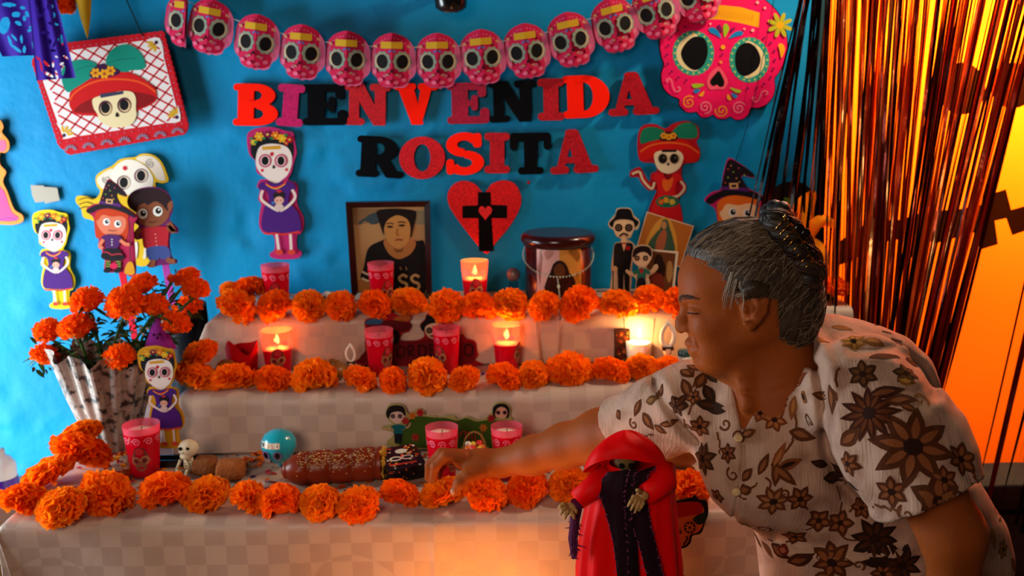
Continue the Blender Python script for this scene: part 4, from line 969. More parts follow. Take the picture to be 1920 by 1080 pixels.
def votive(px, w, tier, Y, lit, label, H=.112, turn=0, clear=False, fill=.86, energy=.5):
    b = UZ(px, 700, tier); q = U(px, 640, Y); x = q.x; base = Vector((x, Y, tier + .001)); rt = w / 2 / ppm(Vector((x, Y, tier + H))); rb = rt * .74
    g = 'clear votive' if clear else 'pink votive candles'
    t = thing('votive_candle', label, 'candle', tuple(base), None if clear else g)
    B = lambda z: rb + (rt - rb) * z
    wt = .86
    if lit and not clear: fill = .60; wt = .58
    m = MB(); m.lathe(tuple(base), [(.0005, 0), (rb, 0), (rt, H)] if clear else [(.0005, 0), (rb, 0), (rt, H)], GLASS if clear else (RIM_GLOW if lit else RIM), 28, cap=False); m.build('glass', t, smooth=True)
    if not clear:
        m = MB(); m.lathe(tuple(base), [(B(.03) + .0005, H * .03), (B(wt) + .0005, H * wt)], WRAP, 28, cap=False); wr = m.build('wrap', t, smooth=True)
        m = MB()
        def elc(ca, cz, ra, rz, rot=0): return [[(ca + ra * math.cos(s) * math.cos(R(rot)) - ra * math.sin(s) * math.sin(R(rot)), cz + rz * math.cos(s) * math.sin(R(rot)) + rz * math.sin(s) * math.cos(R(rot))) for s in [2 * PI * i / 12 for i in range(12)]]]
        for ca in range(-160, 180, 40):
            on_cyl(m, base, rb, rt, H, [tuple((a, z / 190) for a, z in s) for s in stroke([(ca + 15 * (.2 + .8 * i / 16) * math.cos(9.4 * i / 16), 190 * .74 + 15 * (.2 + .8 * i / 16) * math.sin(9.4 * i / 16)) for i in range(17)], 2.6, False)], '#ff8ca8', turn)
        med = [(0, .5, 24, .15, '#7a2a28'), (0, .42, 30, .16, '#8a5a3c'), (-16, .36, 17, .09, '#a86848'), (16, .38, 17, .09, '#a87850'), (0, .26, 22, .1, '#8a4a34'), (0, .56, 14, .07, '#c02a34'), (-15, .37, 9, .05, '#6a1a20'), (14, .38, 9, .05, '#6a1a20')]
        for i, (ca, cz, ra, rz, col) in enumerate(med): on_cyl(m, base, rb, rt, H, elc(ca, cz, ra, rz), col, turn + 8, .0009 + .0002 * i)
        o = m.build('print', t); o.parent = wr; o.location = (0, 0, 0); o['kind'] = 'stuff'
    m = MB(); f = fill; m.lathe(tuple(base), [(.0005, .006), (rb - .002, .006), (B(f) - .002, H * f), (B(f) * .5, H * (f - .015)), (.0005, H * (f - .02))], WAX, 24, cap=False); m.build('wax', t, smooth=True)
    wp = base + Vector((0, 0, H * (f - .02))); m = MB(); m.tube([wp, wp + Vector((.001, 0, .012))], .0009, WICK, 6); m.build('wick', t)
    if lit: flame(t, wp + Vector((.001, 0, .010)), .026, energy)
votive(525, 53, T3, -.19, False, 'unlit pink candle glass on the top level below the skeleton girl')
votive(720, 50, T3, -.185, False, 'unlit pink candle glass in front of the framed portrait', turn=30)
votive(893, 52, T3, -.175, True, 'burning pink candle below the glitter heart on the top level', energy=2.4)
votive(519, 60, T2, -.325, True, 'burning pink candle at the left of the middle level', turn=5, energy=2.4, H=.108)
votive(711, 54, T2, -.335, False, 'unlit pink candle at the left end of the dark red letter sign', turn=38, H=.108)
votive(837, 52, T2, -.325, False, 'unlit pink candle in front of the bowler hat of the letter sign', turn=-40, H=.108)
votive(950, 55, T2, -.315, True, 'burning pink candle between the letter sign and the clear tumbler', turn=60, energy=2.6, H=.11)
votive(1198, 60, T2, -.31, True, 'burning white candle in a clear glass near the woman\'s face', clear=True, fill=.52, H=.117, energy=4.5)
votive(249, 68, T1, -.59, False, 'unlit pink candle in front of the wrapped flower pot', H=.113)
votive(823, 62, T1, -.635, False, 'unlit pink candle just behind the woman\'s fingers', turn=45, H=.112)
votive(947, 60, T1, -.635, False, 'unlit pink candle mostly hidden behind the woman\'s forearm', H=.112)

# candles on a low crate in front of the table (below the frame), they light the cloth
cr = thing('wooden_crate', 'low wooden crate in front of the altar cloth below the frame', 'crate', (-.08, -1.02, 0))
for z in (.05, .16, .27, .36):
    for y in (-1.12, -.92): m = MB(); m.box((-.08, y, z), (.115, .008, .04), mat('#7a5430', 'wood')); m.build('slat', cr)
for x in (-.186, .026):
    m = MB(); m.box((x, -1.02, .20), (.008, .09, .195), mat('#7a5430', 'wood')); m.build('side_panel', cr)
m = MB(); m.box((-.08, -1.02, .410), (.12, .11, .01), mat('#7a5430', 'wood')); m.build('top', cr)
for x, yy, lab in ((-.15, -.99, 'left'), (-.07, -1.04, 'middle'), (.005, -.99, 'right')):
    b = Vector((x, yy, .421)); t = thing('pillar_candle', 'burning %s pillar candle on the crate below the frame' % lab, 'candle', tuple(b), 'candles on the crate')
    m = MB(); m.lathe(tuple(b), [(.03, 0), (.03, .09), (.026, .094), (.004, .088)], WAX, 20); m.build('wax', t, smooth=True)
    m = MB(); m.tube([b + Vector((0, 0, .088)), b + Vector((0, 0, .1))], .001, WICK, 6); m.build('wick', t)
    flame(t, b + Vector((0, 0, .098)), .03, 12.0, (1.0, .32, .035))

# ------------------------------------------------------------------ top level objects
# portrait
pf = [(648, 379), (806, 377), (810, 560), (660, 560)]
Yp = -.085
b = U(735, 560, Yp); fr = thing('picture_frame', 'dark wooden frame with a portrait of a person in a black shirt', 'picture frame', (b.x, Yp, T3))
fo = [U(*p, Yp - .012) for p in pf]; fo[2].z = fo[3].z = T3 + .001
fi_ = [U(*p, Yp - .012) for p in [(659, 390), (795, 388), (799, 549), (671, 549)]]
FW = mat('#2a100c', 'wood')
for i in range(4):
    j = (i + 1) % 4; m = MB(); P = [fo[i], fo[j], fi_[j], fi_[i]]; Q = [p + Vector((0, .022, 0)) for p in P]; P = [p + Vector((0, -.003 if k in (0, 1) else .003, 0)) for k, p in enumerate(P)]
    m.add(P + Q, [(0, 1, 2, 3), (7, 6, 5, 4), (0, 4, 5, 1), (1, 5, 6, 2), (2, 6, 7, 3), (3, 7, 4, 0)], FW); m.build('frame_bar', fr)
k = crop(640, 370, 5.684)
c = Cut('portrait', 'x', 'x', Yp - .002, [(657, 388), (797, 386), (801, 551), (669, 551)], '#b98a58', .006, smooth=False, boardname='photograph')
S_ = lambda part, col, *p: c.sm(part, col, k(*p), 4)
c.poly('photo_background', '#8f6a44', k((110, 120), (430, 120), (400, 240), (200, 290), (110, 290))); S_('photo_background#3', '#3c4a4c', (190, 260), (250, 220), (310, 180), (400, 160), (410, 260), (330, 290), (250, 250), (200, 295)); c.poly('photo_background#2', '#8a7c5c', k((780, 140), (890, 140), (890, 290), (780, 290)))
S_('black_shirt', '#14100f', (205, 850), (240, 740), (290, 540), (430, 460), (520, 440), (700, 440), (800, 465), (890, 505), (890, 1010), (300, 1010), (280, 900)); S_('arm', '#a86c34', (140, 980), (180, 880), (290, 900), (300, 1010), (160, 1010))
for y in (790, 860): c.line('sleeve_band', '#d8c4a4', 4, k((222, y), (270, y + 25), (330, y + 35)))
S_('neck', '#b0713a', (450, 470), (540, 430), (700, 430), (795, 480), (750, 590), (650, 650), (580, 650), (500, 590))
S_('hair', '#1c100c', (385, 140), (560, 120), (770, 140), (800, 190), (770, 320), (740, 430), (720, 330), (700, 230), (520, 230), (460, 300), (455, 400), (425, 330), (395, 230)); S_('face', '#c58847', (455, 290), (500, 225), (600, 190), (700, 230), (735, 310), (730, 420), (690, 500), (620, 545), (560, 530), (490, 450))
S_('hair', '#1c100c', (400, 240), (440, 140), (600, 120), (760, 150), (790, 220), (740, 280), (690, 215), (620, 185), (540, 210), (480, 260), (450, 330))
for x, y in ((520, 312), (645, 298)): S_('eye#%d' % x, '#2a160c', (x - 40, y), (x, y - 12), (x + 38, y), (x, y + 14)); c.line('eyebrow#%d' % x, '#2a160c', 2, k((x - 42, y - 30), (x, y - 38), (x + 40, y - 28)))
c.line('mouth', '#7a3a22', 2.4, k((575, 455), (615, 448), (655, 455))); c.line('nose', '#8a5428', 1.6, k((600, 330), (590, 390), (615, 402))); S_('neck', '#7c4622', (560, 540), (620, 560), (660, 535), (640, 575), (590, 580))
for x in (660, 790): c.line('shirt_lettering', '#b8945c', 5, k((x + 42, 848), (x, 826), (x - 42, 856), (x - 20, 896), (x + 26, 914), (x + 40, 952), (x, 984), (x - 46, 962)))
for x in (630, 690): c.line('shirt_lettering', '#a08050', 1.6, k((x, 735), (x, 765), (x + 20, 765)), False)
ph = c.root
for kname, mm in c.parts.items():
    o = mm.build(kname.split('#')[0], c.root); o.parent = fr; o.location = Vector(c.root.location) - Vector(fr.location)
bpy.data.objects.remove(ph, do_unlink=True)

# urn with rosary
Yu = -.125; ub = U(1047, 540, Yu); uz = Vector((ub.x, Yu, T3 + .001)); ppu = ppm(U(1047, 480, Yu)); ru = 62 / ppu; Hu = U(1047, 436, Yu).z - T3
t = thing('cremation_urn', 'dark polished wooden urn with a picture on its front', 'urn', tuple(uz))
WD = mat('#4a0f0a', 'wood')
m = MB(); m.lathe(tuple(uz), [(.001, 0), (ru * 1.02, 0), (ru * 1.02, .01), (ru, .014), (ru, Hu - .03)], WD, 40); m.build('body', t, smooth=True)
m = MB(); m.lathe(tuple(uz), [(ru * .9, Hu - .032), (ru * 1.05, Hu - .03), (ru * 1.13, Hu - .018), (ru * 1.12, Hu - .008), (ru * 1.02, Hu), (ru * .98, Hu), (.001, Hu + .001)], mat('#3c0c09', 'wood'), 40); m.build('lid', t, smooth=True)
m = MB()
def urnq(q, col, lift):
    for st in strips(q, 5): urnq1(st, col, lift)
def urnq1(q, col, lift):
    P = []
    for px, py in q:
        a = math.asin(max(-1, min(1, (px - 1047) / 62))); z = (552 - py) / ppu
        rr2 = ru + lift; P.append(uz + Vector((rr2 * math.sin(a), -rr2 * math.cos(a), z)))
    m.add(P, [tuple(range(len(P)))], mat(col, 'gloss'))
for i in range(10):
    x0, x1 = 1006 + 8 * i, 1014 + 8 * i; urnq([(x0, 448), (x1, 448), (x1, 545), (x0, 545)], '#c99a90' if i < 5 else '#c98a3a', .001)
for j, (pts, col) in enumerate([([(1008, 450), (1016, 452), (1014, 500), (1008, 520)], '#8a5a50'), ([(1020, 450), (1036, 450), (1030, 462), (1022, 466)], '#a87468'), ([(1062, 450), (1082, 450), (1082, 474), (1074, 462)], '#8a5a24'), ([(1074, 500), (1083, 490), (1083, 540), (1076, 540)], '#a8681c'), ([(1028, 495), (1034, 475), (1046, 466), (1058, 474), (1064, 492), (1074, 500), (1068, 540), (1026, 540), (1020, 510)], '#241410'), ([(1036, 480), (1047, 472), (1056, 482), (1054, 496), (1046, 502), (1038, 495)], '#5a3018')]): urnq(spline(pts, 4), col, .0016 + .0005 * j)
m.build('picture', t)
rs = thing('rosary', 'pale bead rosary draped around the dark urn', 'rosary', tuple(uz + Vector((0, -ru - .006, .03))))
m = MB(); BE = mat('#b8c8b0', 'gloss')
for i in range(47):
    a = -118 + 236 * i / 46; z = (552 - (466 + 31 * math.cos(R(a)))) / ppu; rr2 = ru * 1.0 + .005
    m.ball(tuple(uz + Vector((rr2 * math.sin(R(a)), -rr2 * math.cos(R(a)), z))), .0024, BE, 6)
o = m.build('bead_loop', rs); o['kind'] = 'stuff'
m = MB()
for i in range(10): m.ball(tuple(uz + Vector(((1043 + i * .4 - 1047) / ppu, -ru - .004, (552 - 502 - 4.2 * i) / ppu))), .0022 if i != 3 else .0042, BE, 6)
m.box(tuple(uz + Vector((0, -ru - .004, .012))), (.002, .0015, .011), BE); m.box(tuple(uz + Vector((0, -ru - .004, .015))), (.007, .0015, .002), BE); m.build('pendant_cross', rs)
# small stoppered bottle
b = U(963, 545, -.15); b = Vector((b.x, -.15, T3 + .001)); t = thing('glass_bottle', 'small glass bottle with a ball stopper left of the urn', 'bottle', tuple(b)); s = 1 / ppm(b)
m = MB(); m.lathe(tuple(b), [(.001, 0), (17 * s, 0), (17 * s, 14 * s), (10 * s, 22 * s), (8 * s, 34 * s), (9 * s, 38 * s)], mat('#8a7c84', 'glass'), 18); m.build('bottle', t, smooth=True)
m = MB(); m.ball(tuple(b + Vector((0, 0, 52 * s))), 13 * s, mat('#6a5a62', 'gloss'), 16); m.build('stopper', t, smooth=True)
# tiny skull behind the flowers
b = Vector((U(613, 545, -.17).x, -.17, T3 + .025)); t = thing('mini_skull', 'tiny white skull peeking out behind the top level flowers', 'skull', (b.x, b.y, T3))
m = MB(); m.ball(tuple(b), (.014, .013, .015), mat('#e8e0d0', 'bone'), 14); m.box(tuple(b + Vector((0, -.002, -.018))), (.008, .008, .006), mat('#e8e0d0', 'bone')); m.build('skull', t, smooth=True)
m = MB()
for s in (-1, 1): m.ball(tuple(b + Vector((s * .0055, -.011, .001))), .0038, mat('#0c0a0a'), 8)
m.build('eye_sockets', t)
# gentleman and boy cut-outs, religious cards
k = crop(970, 400, 5.4)
c = Cut('card_image', 'tilted picture card of a robed woman in a halo at the wall', 'picture card', -.10, [(1213, 397), (1301, 424), (1276, 502), (1191, 471)], '#e0c8a8', .003, smooth=False, boardname='card')
S_ = lambda part, col, *p: c.sm(part, col, k(*p), 4)
c.poly('print', '#b86a24', [(1214, 399), (1299, 425), (1275, 499), (1193, 471)]); S_('halo', '#d89a3c', (1440, 60), (1530, 50), (1590, 160), (1620, 330), (1580, 400), (1330, 400), (1300, 300), (1360, 160)); S_('robe', '#3f5a46', (1470, 70), (1520, 70), (1545, 150), (1575, 250), (1580, 400), (1330, 400), (1330, 300), (1400, 200), (1445, 150)); S_('gown', '#b0603c', (1470, 170), (1510, 190), (1500, 300), (1470, 390), (1400, 390), (1410, 270)); S_('face', '#c08a58', (1465, 90), (1500, 85), (1510, 130), (1490, 160), (1462, 140)); c.done()
c = Cut('card_image', 'white-edged picture card of robed figures beside the woman\'s forehead', 'picture card', -.115, [(1214, 467), (1272, 472), (1263, 556), (1204, 553)], '#e8dcc4', .003, smooth=False, boardname='card')
c.poly('print', '#6a3c1c', [(1216, 470), (1267, 475), (1259, 555), (1207, 552)]); S_('figure', '#2a140c', (1400, 430), (1450, 420), (1480, 480), (1500, 560), (1470, 700), (1390, 740), (1370, 600)); S_('figure', '#7a2a18', (1360, 620), (1420, 600), (1480, 650), (1470, 780), (1350, 780)); S_('figure', '#a8844c', (1520, 500), (1560, 490), (1575, 600), (1540, 700), (1510, 640)); c.done()
ol = k((925, 90), (990, 10), (1010, -45), (1080, -55), (1150, -45), (1180, 20), (1240, 80), (1220, 160), (1180, 170), (1150, 240), (1105, 265), (1160, 290), (1195, 340), (1180, 400), (1160, 560), (1130, 830), (950, 830), (955, 620), (950, 540), (970, 400), (985, 310), (1050, 285), (1060, 265), (1000, 230), (975, 170), (930, 140))
c = Cut('gentleman_cutout', 'skeleton gentleman cut-out in a black bowler and suit', 'cut-out', -.145, ol, '#d8b890')
S_('hat', '#0e0c0e', (930, 100), (985, 40), (1015, -35), (1080, -48), (1145, -35), (1175, 40), (1230, 90), (1190, 140), (1170, 80), (1080, 60), (990, 75), (965, 140)); S_('face', '#eac498', (975, 110), (1020, 75), (1090, 65), (1160, 80), (1185, 120), (1170, 190), (1130, 235), (1070, 245), (1010, 225), (980, 170))
for x, part in ((1026, 'eye#1'), (1128, 'eye#2')): q = k((x, 145))[0]; c.e(part, '#1c1010', q[0], q[1], 7.4); c.e(part, '#8a6c52', q[0], q[1], 4); c.e(part, '#1c1010', q[0], q[1], 2.4)
S_('moustache', '#1c0c08', (1030, 225), (1060, 200), (1078, 195), (1095, 200), (1125, 220), (1110, 230), (1078, 212), (1045, 235)); c.poly('neck', '#eac498', k((1055, 240), (1100, 240), (1105, 300), (1050, 300)))
S_('suit', '#141014', (990, 310), (1050, 298), (1110, 298), (1165, 310), (1170, 400), (1140, 560), (1130, 820), (1090, 825), (1078, 600), (1065, 825), (1025, 820), (1010, 560), (975, 560), (975, 400)); c.poly('shirt', '#e0b088', k((1055, 300), (1105, 300), (1078, 385))); c.poly('bow_tie', '#c01820', k((1055, 292), (1100, 310), (1100, 292), (1055, 310))); q = k((1120, 350))[0]; c.e('rose', '#b81420', q[0], q[1], 4.4); q = k((985, 560))[0]; c.e('hand', '#d8a878', q[0], q[1], 5.5); c.line('cane', '#20140e', 1.8, k((968, 580), (966, 820)), False); c.done()
ol = k((1160, 420), (1185, 350), (1250, 320), (1330, 330), (1365, 370), (1365, 440), (1330, 510), (1300, 545), (1350, 580), (1385, 530), (1420, 520), (1425, 555), (1390, 600), (1330, 640), (1340, 690), (1350, 830), (1200, 830), (1205, 680), (1160, 630), (1100, 600), (1110, 570), (1170, 600), (1230, 550), (1190, 510), (1165, 470))
c = Cut('small_boy_cutout', 'small skeleton boy cut-out in a green shirt beside the gentleman', 'cut-out', -.16, ol, '#d8b890')
S_('face', '#eac498', (1172, 450), (1195, 410), (1260, 395), (1330, 405), (1350, 450), (1325, 500), (1280, 535), (1225, 525), (1185, 490)); S_('hair', '#241014', (1165, 430), (1185, 360), (1250, 330), (1330, 340), (1360, 390), (1350, 440), (1310, 400), (1260, 390), (1210, 415), (1180, 445))
for x, part in ((1212, 'eye#1'), (1298, 'eye#2')): q = k((x, 453))[0]; c.e(part, '#241414', q[0], q[1], 5.2); c.e(part, '#8a6c52', q[0], q[1], 2.8)
S_('shirt', '#2c6a58', (1165, 600), (1230, 555), (1290, 555), (1350, 590), (1330, 620), (1300, 610), (1295, 665), (1215, 665), (1215, 610), (1185, 620)); S_('scarf', '#b01c24', (1235, 565), (1275, 565), (1258, 610)); S_('trousers', '#1c1620', (1215, 668), (1295, 668), (1300, 830), (1262, 830), (1255, 720), (1248, 830), (1210, 830))
c.line('arm', '#d8a878', 4, k((1345, 595), (1385, 580), (1405, 535))); c.line('arm', '#d8a878', 4, k((1175, 610), (1140, 620), (1108, 582))); c.done()

# ------------------------------------------------------------------ middle level objects
k = crop(660, 570, 7.2)
ol = k((130, 820), (180, 680), (170, 500), (220, 480), (165, 250), (260, 190), (400, 180), (460, 150), (560, 130), (640, 160), (790, 150), (770, 230), (800, 290), (760, 370), (680, 400), (650, 490), (860, 495), (960, 450), (970, 390), (915, 290), (980, 210), (1010, 140), (1110, 115), (1210, 150), (1250, 215), (1420, 300), (1460, 420), (1500, 415), (1540, 470), (1600, 480), (1670, 520), (1690, 640), (1705, 690), (1660, 760), (1670, 840))
c = Cut('letter_sign', 'dark red lettered sign with two hatted skeleton heads', 'sign', -.285, ol, '#9a0a14', .005)
S_ = lambda part, col, *p: c.sm(part, col, k(*p), 4)
S_('banner', '#6e0410', (190, 810), (200, 600), (240, 520), (640, 500), (870, 505), (1000, 470), (1200, 480), (1460, 440), (1540, 490), (1650, 530), (1670, 650), (1640, 760), (1500, 800)); S_('hat', '#560208', (200, 290), (300, 230), (560, 220), (700, 235), (790, 270), (780, 330), (680, 380), (550, 330), (300, 330)); S_('feather', '#2a5a80', (170, 250), (260, 200), (400, 195), (400, 260), (240, 275)); S_('feather#2', '#a8501c', (560, 200), (640, 160), (780, 160), (760, 230), (600, 220)); S_('face', '#d8a888', (240, 330), (540, 330), (600, 400), (560, 500), (400, 540), (260, 500)); S_('hair', '#140808', (545, 340), (640, 380), (630, 520), (570, 540), (560, 430))
S_('hat#2', '#0c0a0c', (920, 290), (985, 220), (1015, 150), (1110, 125), (1200, 150), (1240, 215), (1300, 250), (1180, 250), (1060, 260), (990, 320), (960, 370)); S_('face#2', '#dcb494', (985, 320), (1060, 265), (1200, 260), (1280, 330), (1240, 450), (1100, 470), (1010, 420))
for x in (1045, 1190): q = k((x, 355))[0]; c.e('eye#%d' % x, '#140a0a', q[0], q[1], 6); c.e('eye#%d' % x, '#8a6a5a', q[0], q[1], 3.4); c.e('eye#%d' % x, '#140a0a', q[0], q[1], 2)
S_('moustache', '#140a0a', (1050, 430), (1110, 412), (1180, 430), (1110, 445))
LC = '#33020a'
for pts in ([(665, 570), (620, 590), (610, 650), (640, 710), (690, 700), (710, 640), (700, 585), (665, 570)], [(1570, 540), (1530, 570), (1525, 640), (1555, 690), (1610, 685), (1630, 630), (1620, 565), (1570, 540)]): c.line('letter#%d' % len(c.parts), LC, 3.4, k(*pts))
for pts in ([(765, 710), (755, 560)], [(755, 560), (815, 565), (820, 620), (760, 640)], [(770, 640), (850, 710)], [(905, 700), (900, 550)], [(900, 550), (980, 570), (1000, 640), (960, 700), (905, 700)], [(1060, 700), (1050, 545)], [(1050, 545), (1110, 540)], [(1055, 620), (1105, 615)], [(1060, 700), (1120, 695)]): c.line('letter#%d' % len(c.parts), LC, 3.2, k(*pts), len(pts) > 3)
S_('rose', '#8a1018', (1480, 430), (1530, 440), (1540, 500), (1490, 510)); c.parts['base'] = MB(); c.parts['base'].add([c.P(p, -8) for p in k((130, 810), (1670, 790), (1670, 845), (130, 850))], [(0, 1, 2, 3)], mat('#0c0808')); c.done()
# clear tumbler
b = Vector((U(1028, 640, -.30).x, -.30, T2 + .001)); s = 1 / ppm(b); t = thing('water_glass', 'clear empty tumbler below the paper flowers of the top level', 'glass', tuple(b))
m = MB(); m.lathe(tuple(b), [(.001, 0), (17 * s, 0), (23 * s, .118)], GLASS, 28, cap=False); m.build('tumbler', t, smooth=True)
m = MB(); m.lathe(tuple(b), [(23 * s, .116), (23.6 * s, .118), (23 * s, .120), (22 * s, .118), (23 * s, .116)], GLASS, 28, cap=False); m.build('rim', t, smooth=True)
# red paper bag with bread
b = UZ(438, 690, T2); b.y = -.335; b = Vector((U(452, 650, -.335).x, -.335, T2 + .001)); t = thing('paper_bag', 'open red paper bag holding a bread roll on the middle level', 'paper bag', tuple(b)); s = 1 / ppm(b)
m = MB(); BG = mat('#b80a12', 'satin')
def bagf(u, v):
    a = 2 * PI * u; r0 = (26 + 4 * v) * s; z = v * (58 + 9 * math.sin(2 * a) + 6 * math.cos(3 * a)) * s
    return b + Vector((r0 * math.cos(a) * (1 + .08 * math.sin(3 * a)), r0 * .7 * math.sin(a), z))
m.grid(bagf, 28, 8, BG, True); m.build('bag', t, smooth=False)
b2 = Vector((U(422, 660, -.385).x, -.385, T2 + .03)); m = MB(); m.ball(tuple(b2), (.027, .024, .026), mat('#8a4a18', 'bread'), 18)
for i in range(30): m.ball(tuple(b2 + Vector((.027 * math.sin(i * 2.4) * .8, -.018 + .004 * math.cos(i), .026 * math.cos(i * 1.7) * .8))), .0018, mat('#d8b070', 'bread'), 5)
tag(m.build('bread_roll', loc=(b2.x, b2.y, T2), smooth=True), 'sesame bread roll in front of the red paper bag', 'bread')
# flat bread behind the flowers
b2 = Vector((U(617, 688, -.375).x, -.375, T2 + .022)); m = MB(); m.ball(tuple(b2), (.044, .035, .022), mat('#a86a26', 'bread'), 24)
for i in range(5): a = i * 1.26; m.ball(tuple(b2 + Vector((.018 * math.cos(a), -.012 * math.sin(a), .016))), (.012, .01, .009), mat('#9a5c20', 'bread'), 10)
tag(m.build('bread_roll', loc=(b2.x, b2.y, T2), smooth=True), 'golden bread of the dead on the middle level behind a large paper flower', 'bread')
# little ceramic crossed-arm ornaments
for px, py, Y, lab in ((658, 672, -.355, 'tiny pale loop-topped ornament left of the lettered sign'), (1252, 640, -.33, 'pale loop-topped ornament standing right of the clear candle')):
    b = Vector((U(px, py, Y).x, Y, T2 + .001)); s = 1 / ppm(b) * (1.0 if px < 1000 else 1.45); t = thing('loop_ornament', lab, 'ornament', tuple(b), 'loop ornaments')
    m = MB(); m.lathe(tuple(b), [(.001, 0), (9 * s, 0), (7 * s, 6 * s), (5 * s, 20 * s), (6 * s, 27 * s)], mat('#e0a880', 'gloss'), 12); m.build('stem', t, smooth=True)
    m = MB(); m.box(tuple(b + Vector((0, 0, 27 * s))), (7 * s, 5 * s, 2 * s), mat('#3a1410')); m.build('collar', t)
    m = MB(); m.tube([b + Vector((8 * s * math.sin(a), 0, (43 - 14 * math.cos(a) + (5 if abs(a - PI) < .1 else 0)) * s)) for a in [2 * PI * i / 14 for i in range(15)]], 3 * s, mat('#f0d8c0', 'gloss'), 8); m.build('loop', t, smooth=True)
# small patterned box and other tidbits
b = Vector((U(1166, 640, -.285).x, -.285, T2 + .001)); t = thing('patterned_box', 'small dark patterned box behind the clear candle', 'box', tuple(b)); s = 1 / ppm(b)
m = MB(); m.box(tuple(b + Vector((0, 0, 33 * s))), (14 * s, 10 * s, 33 * s), mat('#4a2210')); m.build('carton', t)
m = MB(); rg = np.random.default_rng(5)
for i in range(26):
    x, z, r_ = rg.uniform(-11, 11), rg.uniform(4, 62), rg.uniform(2, 4); m.add([b + Vector((x * s + r_ * s * math.cos(a), -10 * s - .0005 - .00003 * i, z * s + r_ * s * math.sin(a))) for a in [PI / 3 * q for q in range(6)]], [tuple(range(6))], mat(['#8a3a14', '#5a5a20', '#a8601c', '#7a1a10'][i % 4]))
o = m.build('print', t); o['kind'] = 'stuff'
b = Vector((U(1283, 655, -.33).x, -.33, T2 + .001)); t = thing('small_jar', 'small jar with a teal lid beside the woman\'s chin', 'jar', tuple(b)); s = 1 / ppm(b)
m = MB(); m.lathe(tuple(b), [(.001, 0), (13 * s, 0), (14 * s, 20 * s), (11 * s, 24 * s)], mat('#d8cfc0', 'gloss'), 18); m.build('jar', t, smooth=True)
m = MB(); m.lathe(tuple(b), [(12 * s, 24 * s), (12.5 * s, 33 * s), (10 * s, 35 * s), (.001, 35 * s)], mat('#0c4a50', 'gloss'), 18); m.build('lid', t, smooth=True)

# ------------------------------------------------------------------ lowest level objects
# sesame loaf
La, Lb = U(528, 880, -.665), U(716, 872, -.645); t = thing('sesame_loaf', 'long glossy brown loaf sprinkled with sesame, cut at its right end', 'bread', ((La.x + Lb.x) / 2, -.655, T1 + .003))
Lr = .036
def loaf(u, v):
    a = 2 * PI * u; x = La.x + (Lb.x - La.x) * v; y = -.665 + .03 * v
    k2 = (1 - .05 * abs(math.sin(PI * (v * 4.6 + .18))) ** 8 - (.085 if v > .02 else 0) * math.exp(-((v * 4.6 - round(v * 4.6 - .3) - .3) / .05) ** 2)) * min(1, math.sqrt(max(v, 0) / .2 + .001)) ** .8
    r2 = Lr * k2
    zz = r2 * math.sin(a); return Vector((x, y + r2 * 1.05 * math.cos(a), T1 + .004 + Lr * .86 + max(zz * 1.0, -Lr * .86)))
m = MB(); m.grid(loaf, 30, 70, mat('#8c2c08', 'bread'), True); m.build('crust', t, smooth=True)
m = MB(); cx0 = Vector((Lb.x - .001, -.636, T1 + .004 + Lr * .86)); rg = np.random.default_rng(8)
for i in range(70):
    a, q = rg.uniform(0, 6.28), math.sqrt(rg.uniform(0, 1)) * Lr * .9; m.ball(tuple(cx0 + Vector((rg.uniform(0, .006), q * math.cos(a), max(q * math.sin(a), -Lr * .8)))), rg.uniform(.004, .007), mat('#d8a030', 'crumb'), 6)
o = m.build('crumb', t); o['kind'] = 'stuff'
m = MB()
for i in range(260):
    v = rg.uniform(.18, .95); u = .25 + rg.normal(0, .055) + .11; p = loaf(u % 1, v); c0 = loaf(0, v); ctr = Vector((p.x, c0.y - 0, T1 + .004 + Lr * .86)); m.ball(tuple(p + Vector((0, -.0004, .0006))), (.0026, .0014, .001), mat('#e0b878', 'bread'), 5)
o = m.build('sesame_seeds', t); o['kind'] = 'stuff'
# blue balloon
bb = U(523, 838, -.565); s = 1 / ppm(bb); bb.z = max(bb.z, T1 + 34 * s); t = thing('blue_balloon', 'small blue balloon printed with a skull face on the cloth', 'balloon', (bb.x, bb.y, T1))
BM = mat('#1fa0b4', 'gloss')
m = MB(); m.lathe(tuple(bb), [(.0005, -38 * s), (4 * s, -36 * s), (3 * s, -33 * s), (15 * s, -27 * s), (26 * s, -14 * s), (33 * s, 2 * s), (32 * s, 14 * s), (25 * s, 26 * s), (12 * s, 33 * s), (.0005, 34.5 * s)], BM, 28); m.build('balloon', t, smooth=True)
def on_ball(m, pts, col, lift):
    for st in strips(pts, 3): on_ball1(m, st, col, lift)
def on_ball1(m, pts, col, lift):
    P = []
    for x, y in pts:
        zz = y; prof = 33 * math.sqrt(max(0.02, 1 - ((zz - 2) / 36) ** 2)); xx = max(-prof * .98, min(prof * .98, x)); yy = -math.sqrt(max(0, prof ** 2 - xx * xx)); P.append(bb + Vector((xx * s, yy * s - lift, zz * s)))
    m.add(P, [tuple(range(len(P)))], mat(col, 'gloss'))
m = MB()
for x, rx in ((-15, 8), (8, 8.5)): on_ball(m, ell(x - 4, -6, rx, 9), '#7a6a94', .0012); on_ball(m, ell(x - 4, -6, rx * .62, 6.5), '#140a10', .002)
on_ball(m, [(-9, -13), (-6, -18), (-12, -18)], '#140a10', .0012); m.build('skull_print', t)
m = MB(); LT = {'R': [[(0, 0), (0, 6)], [(0, 6), (3, 6), (3, 3), (0, 3)], [(1, 3), (3, 0)]], 'O': [[(0, 0), (0, 6), (3, 6), (3, 0), (0, 0)]], 'S': [[(3, 6), (0, 6), (0, 3), (3, 3), (3, 0), (0, 0)]], 'A': [[(0, 0), (1.5, 6), (3, 0)], [(.7, 2.2), (2.3, 2.2)]]}
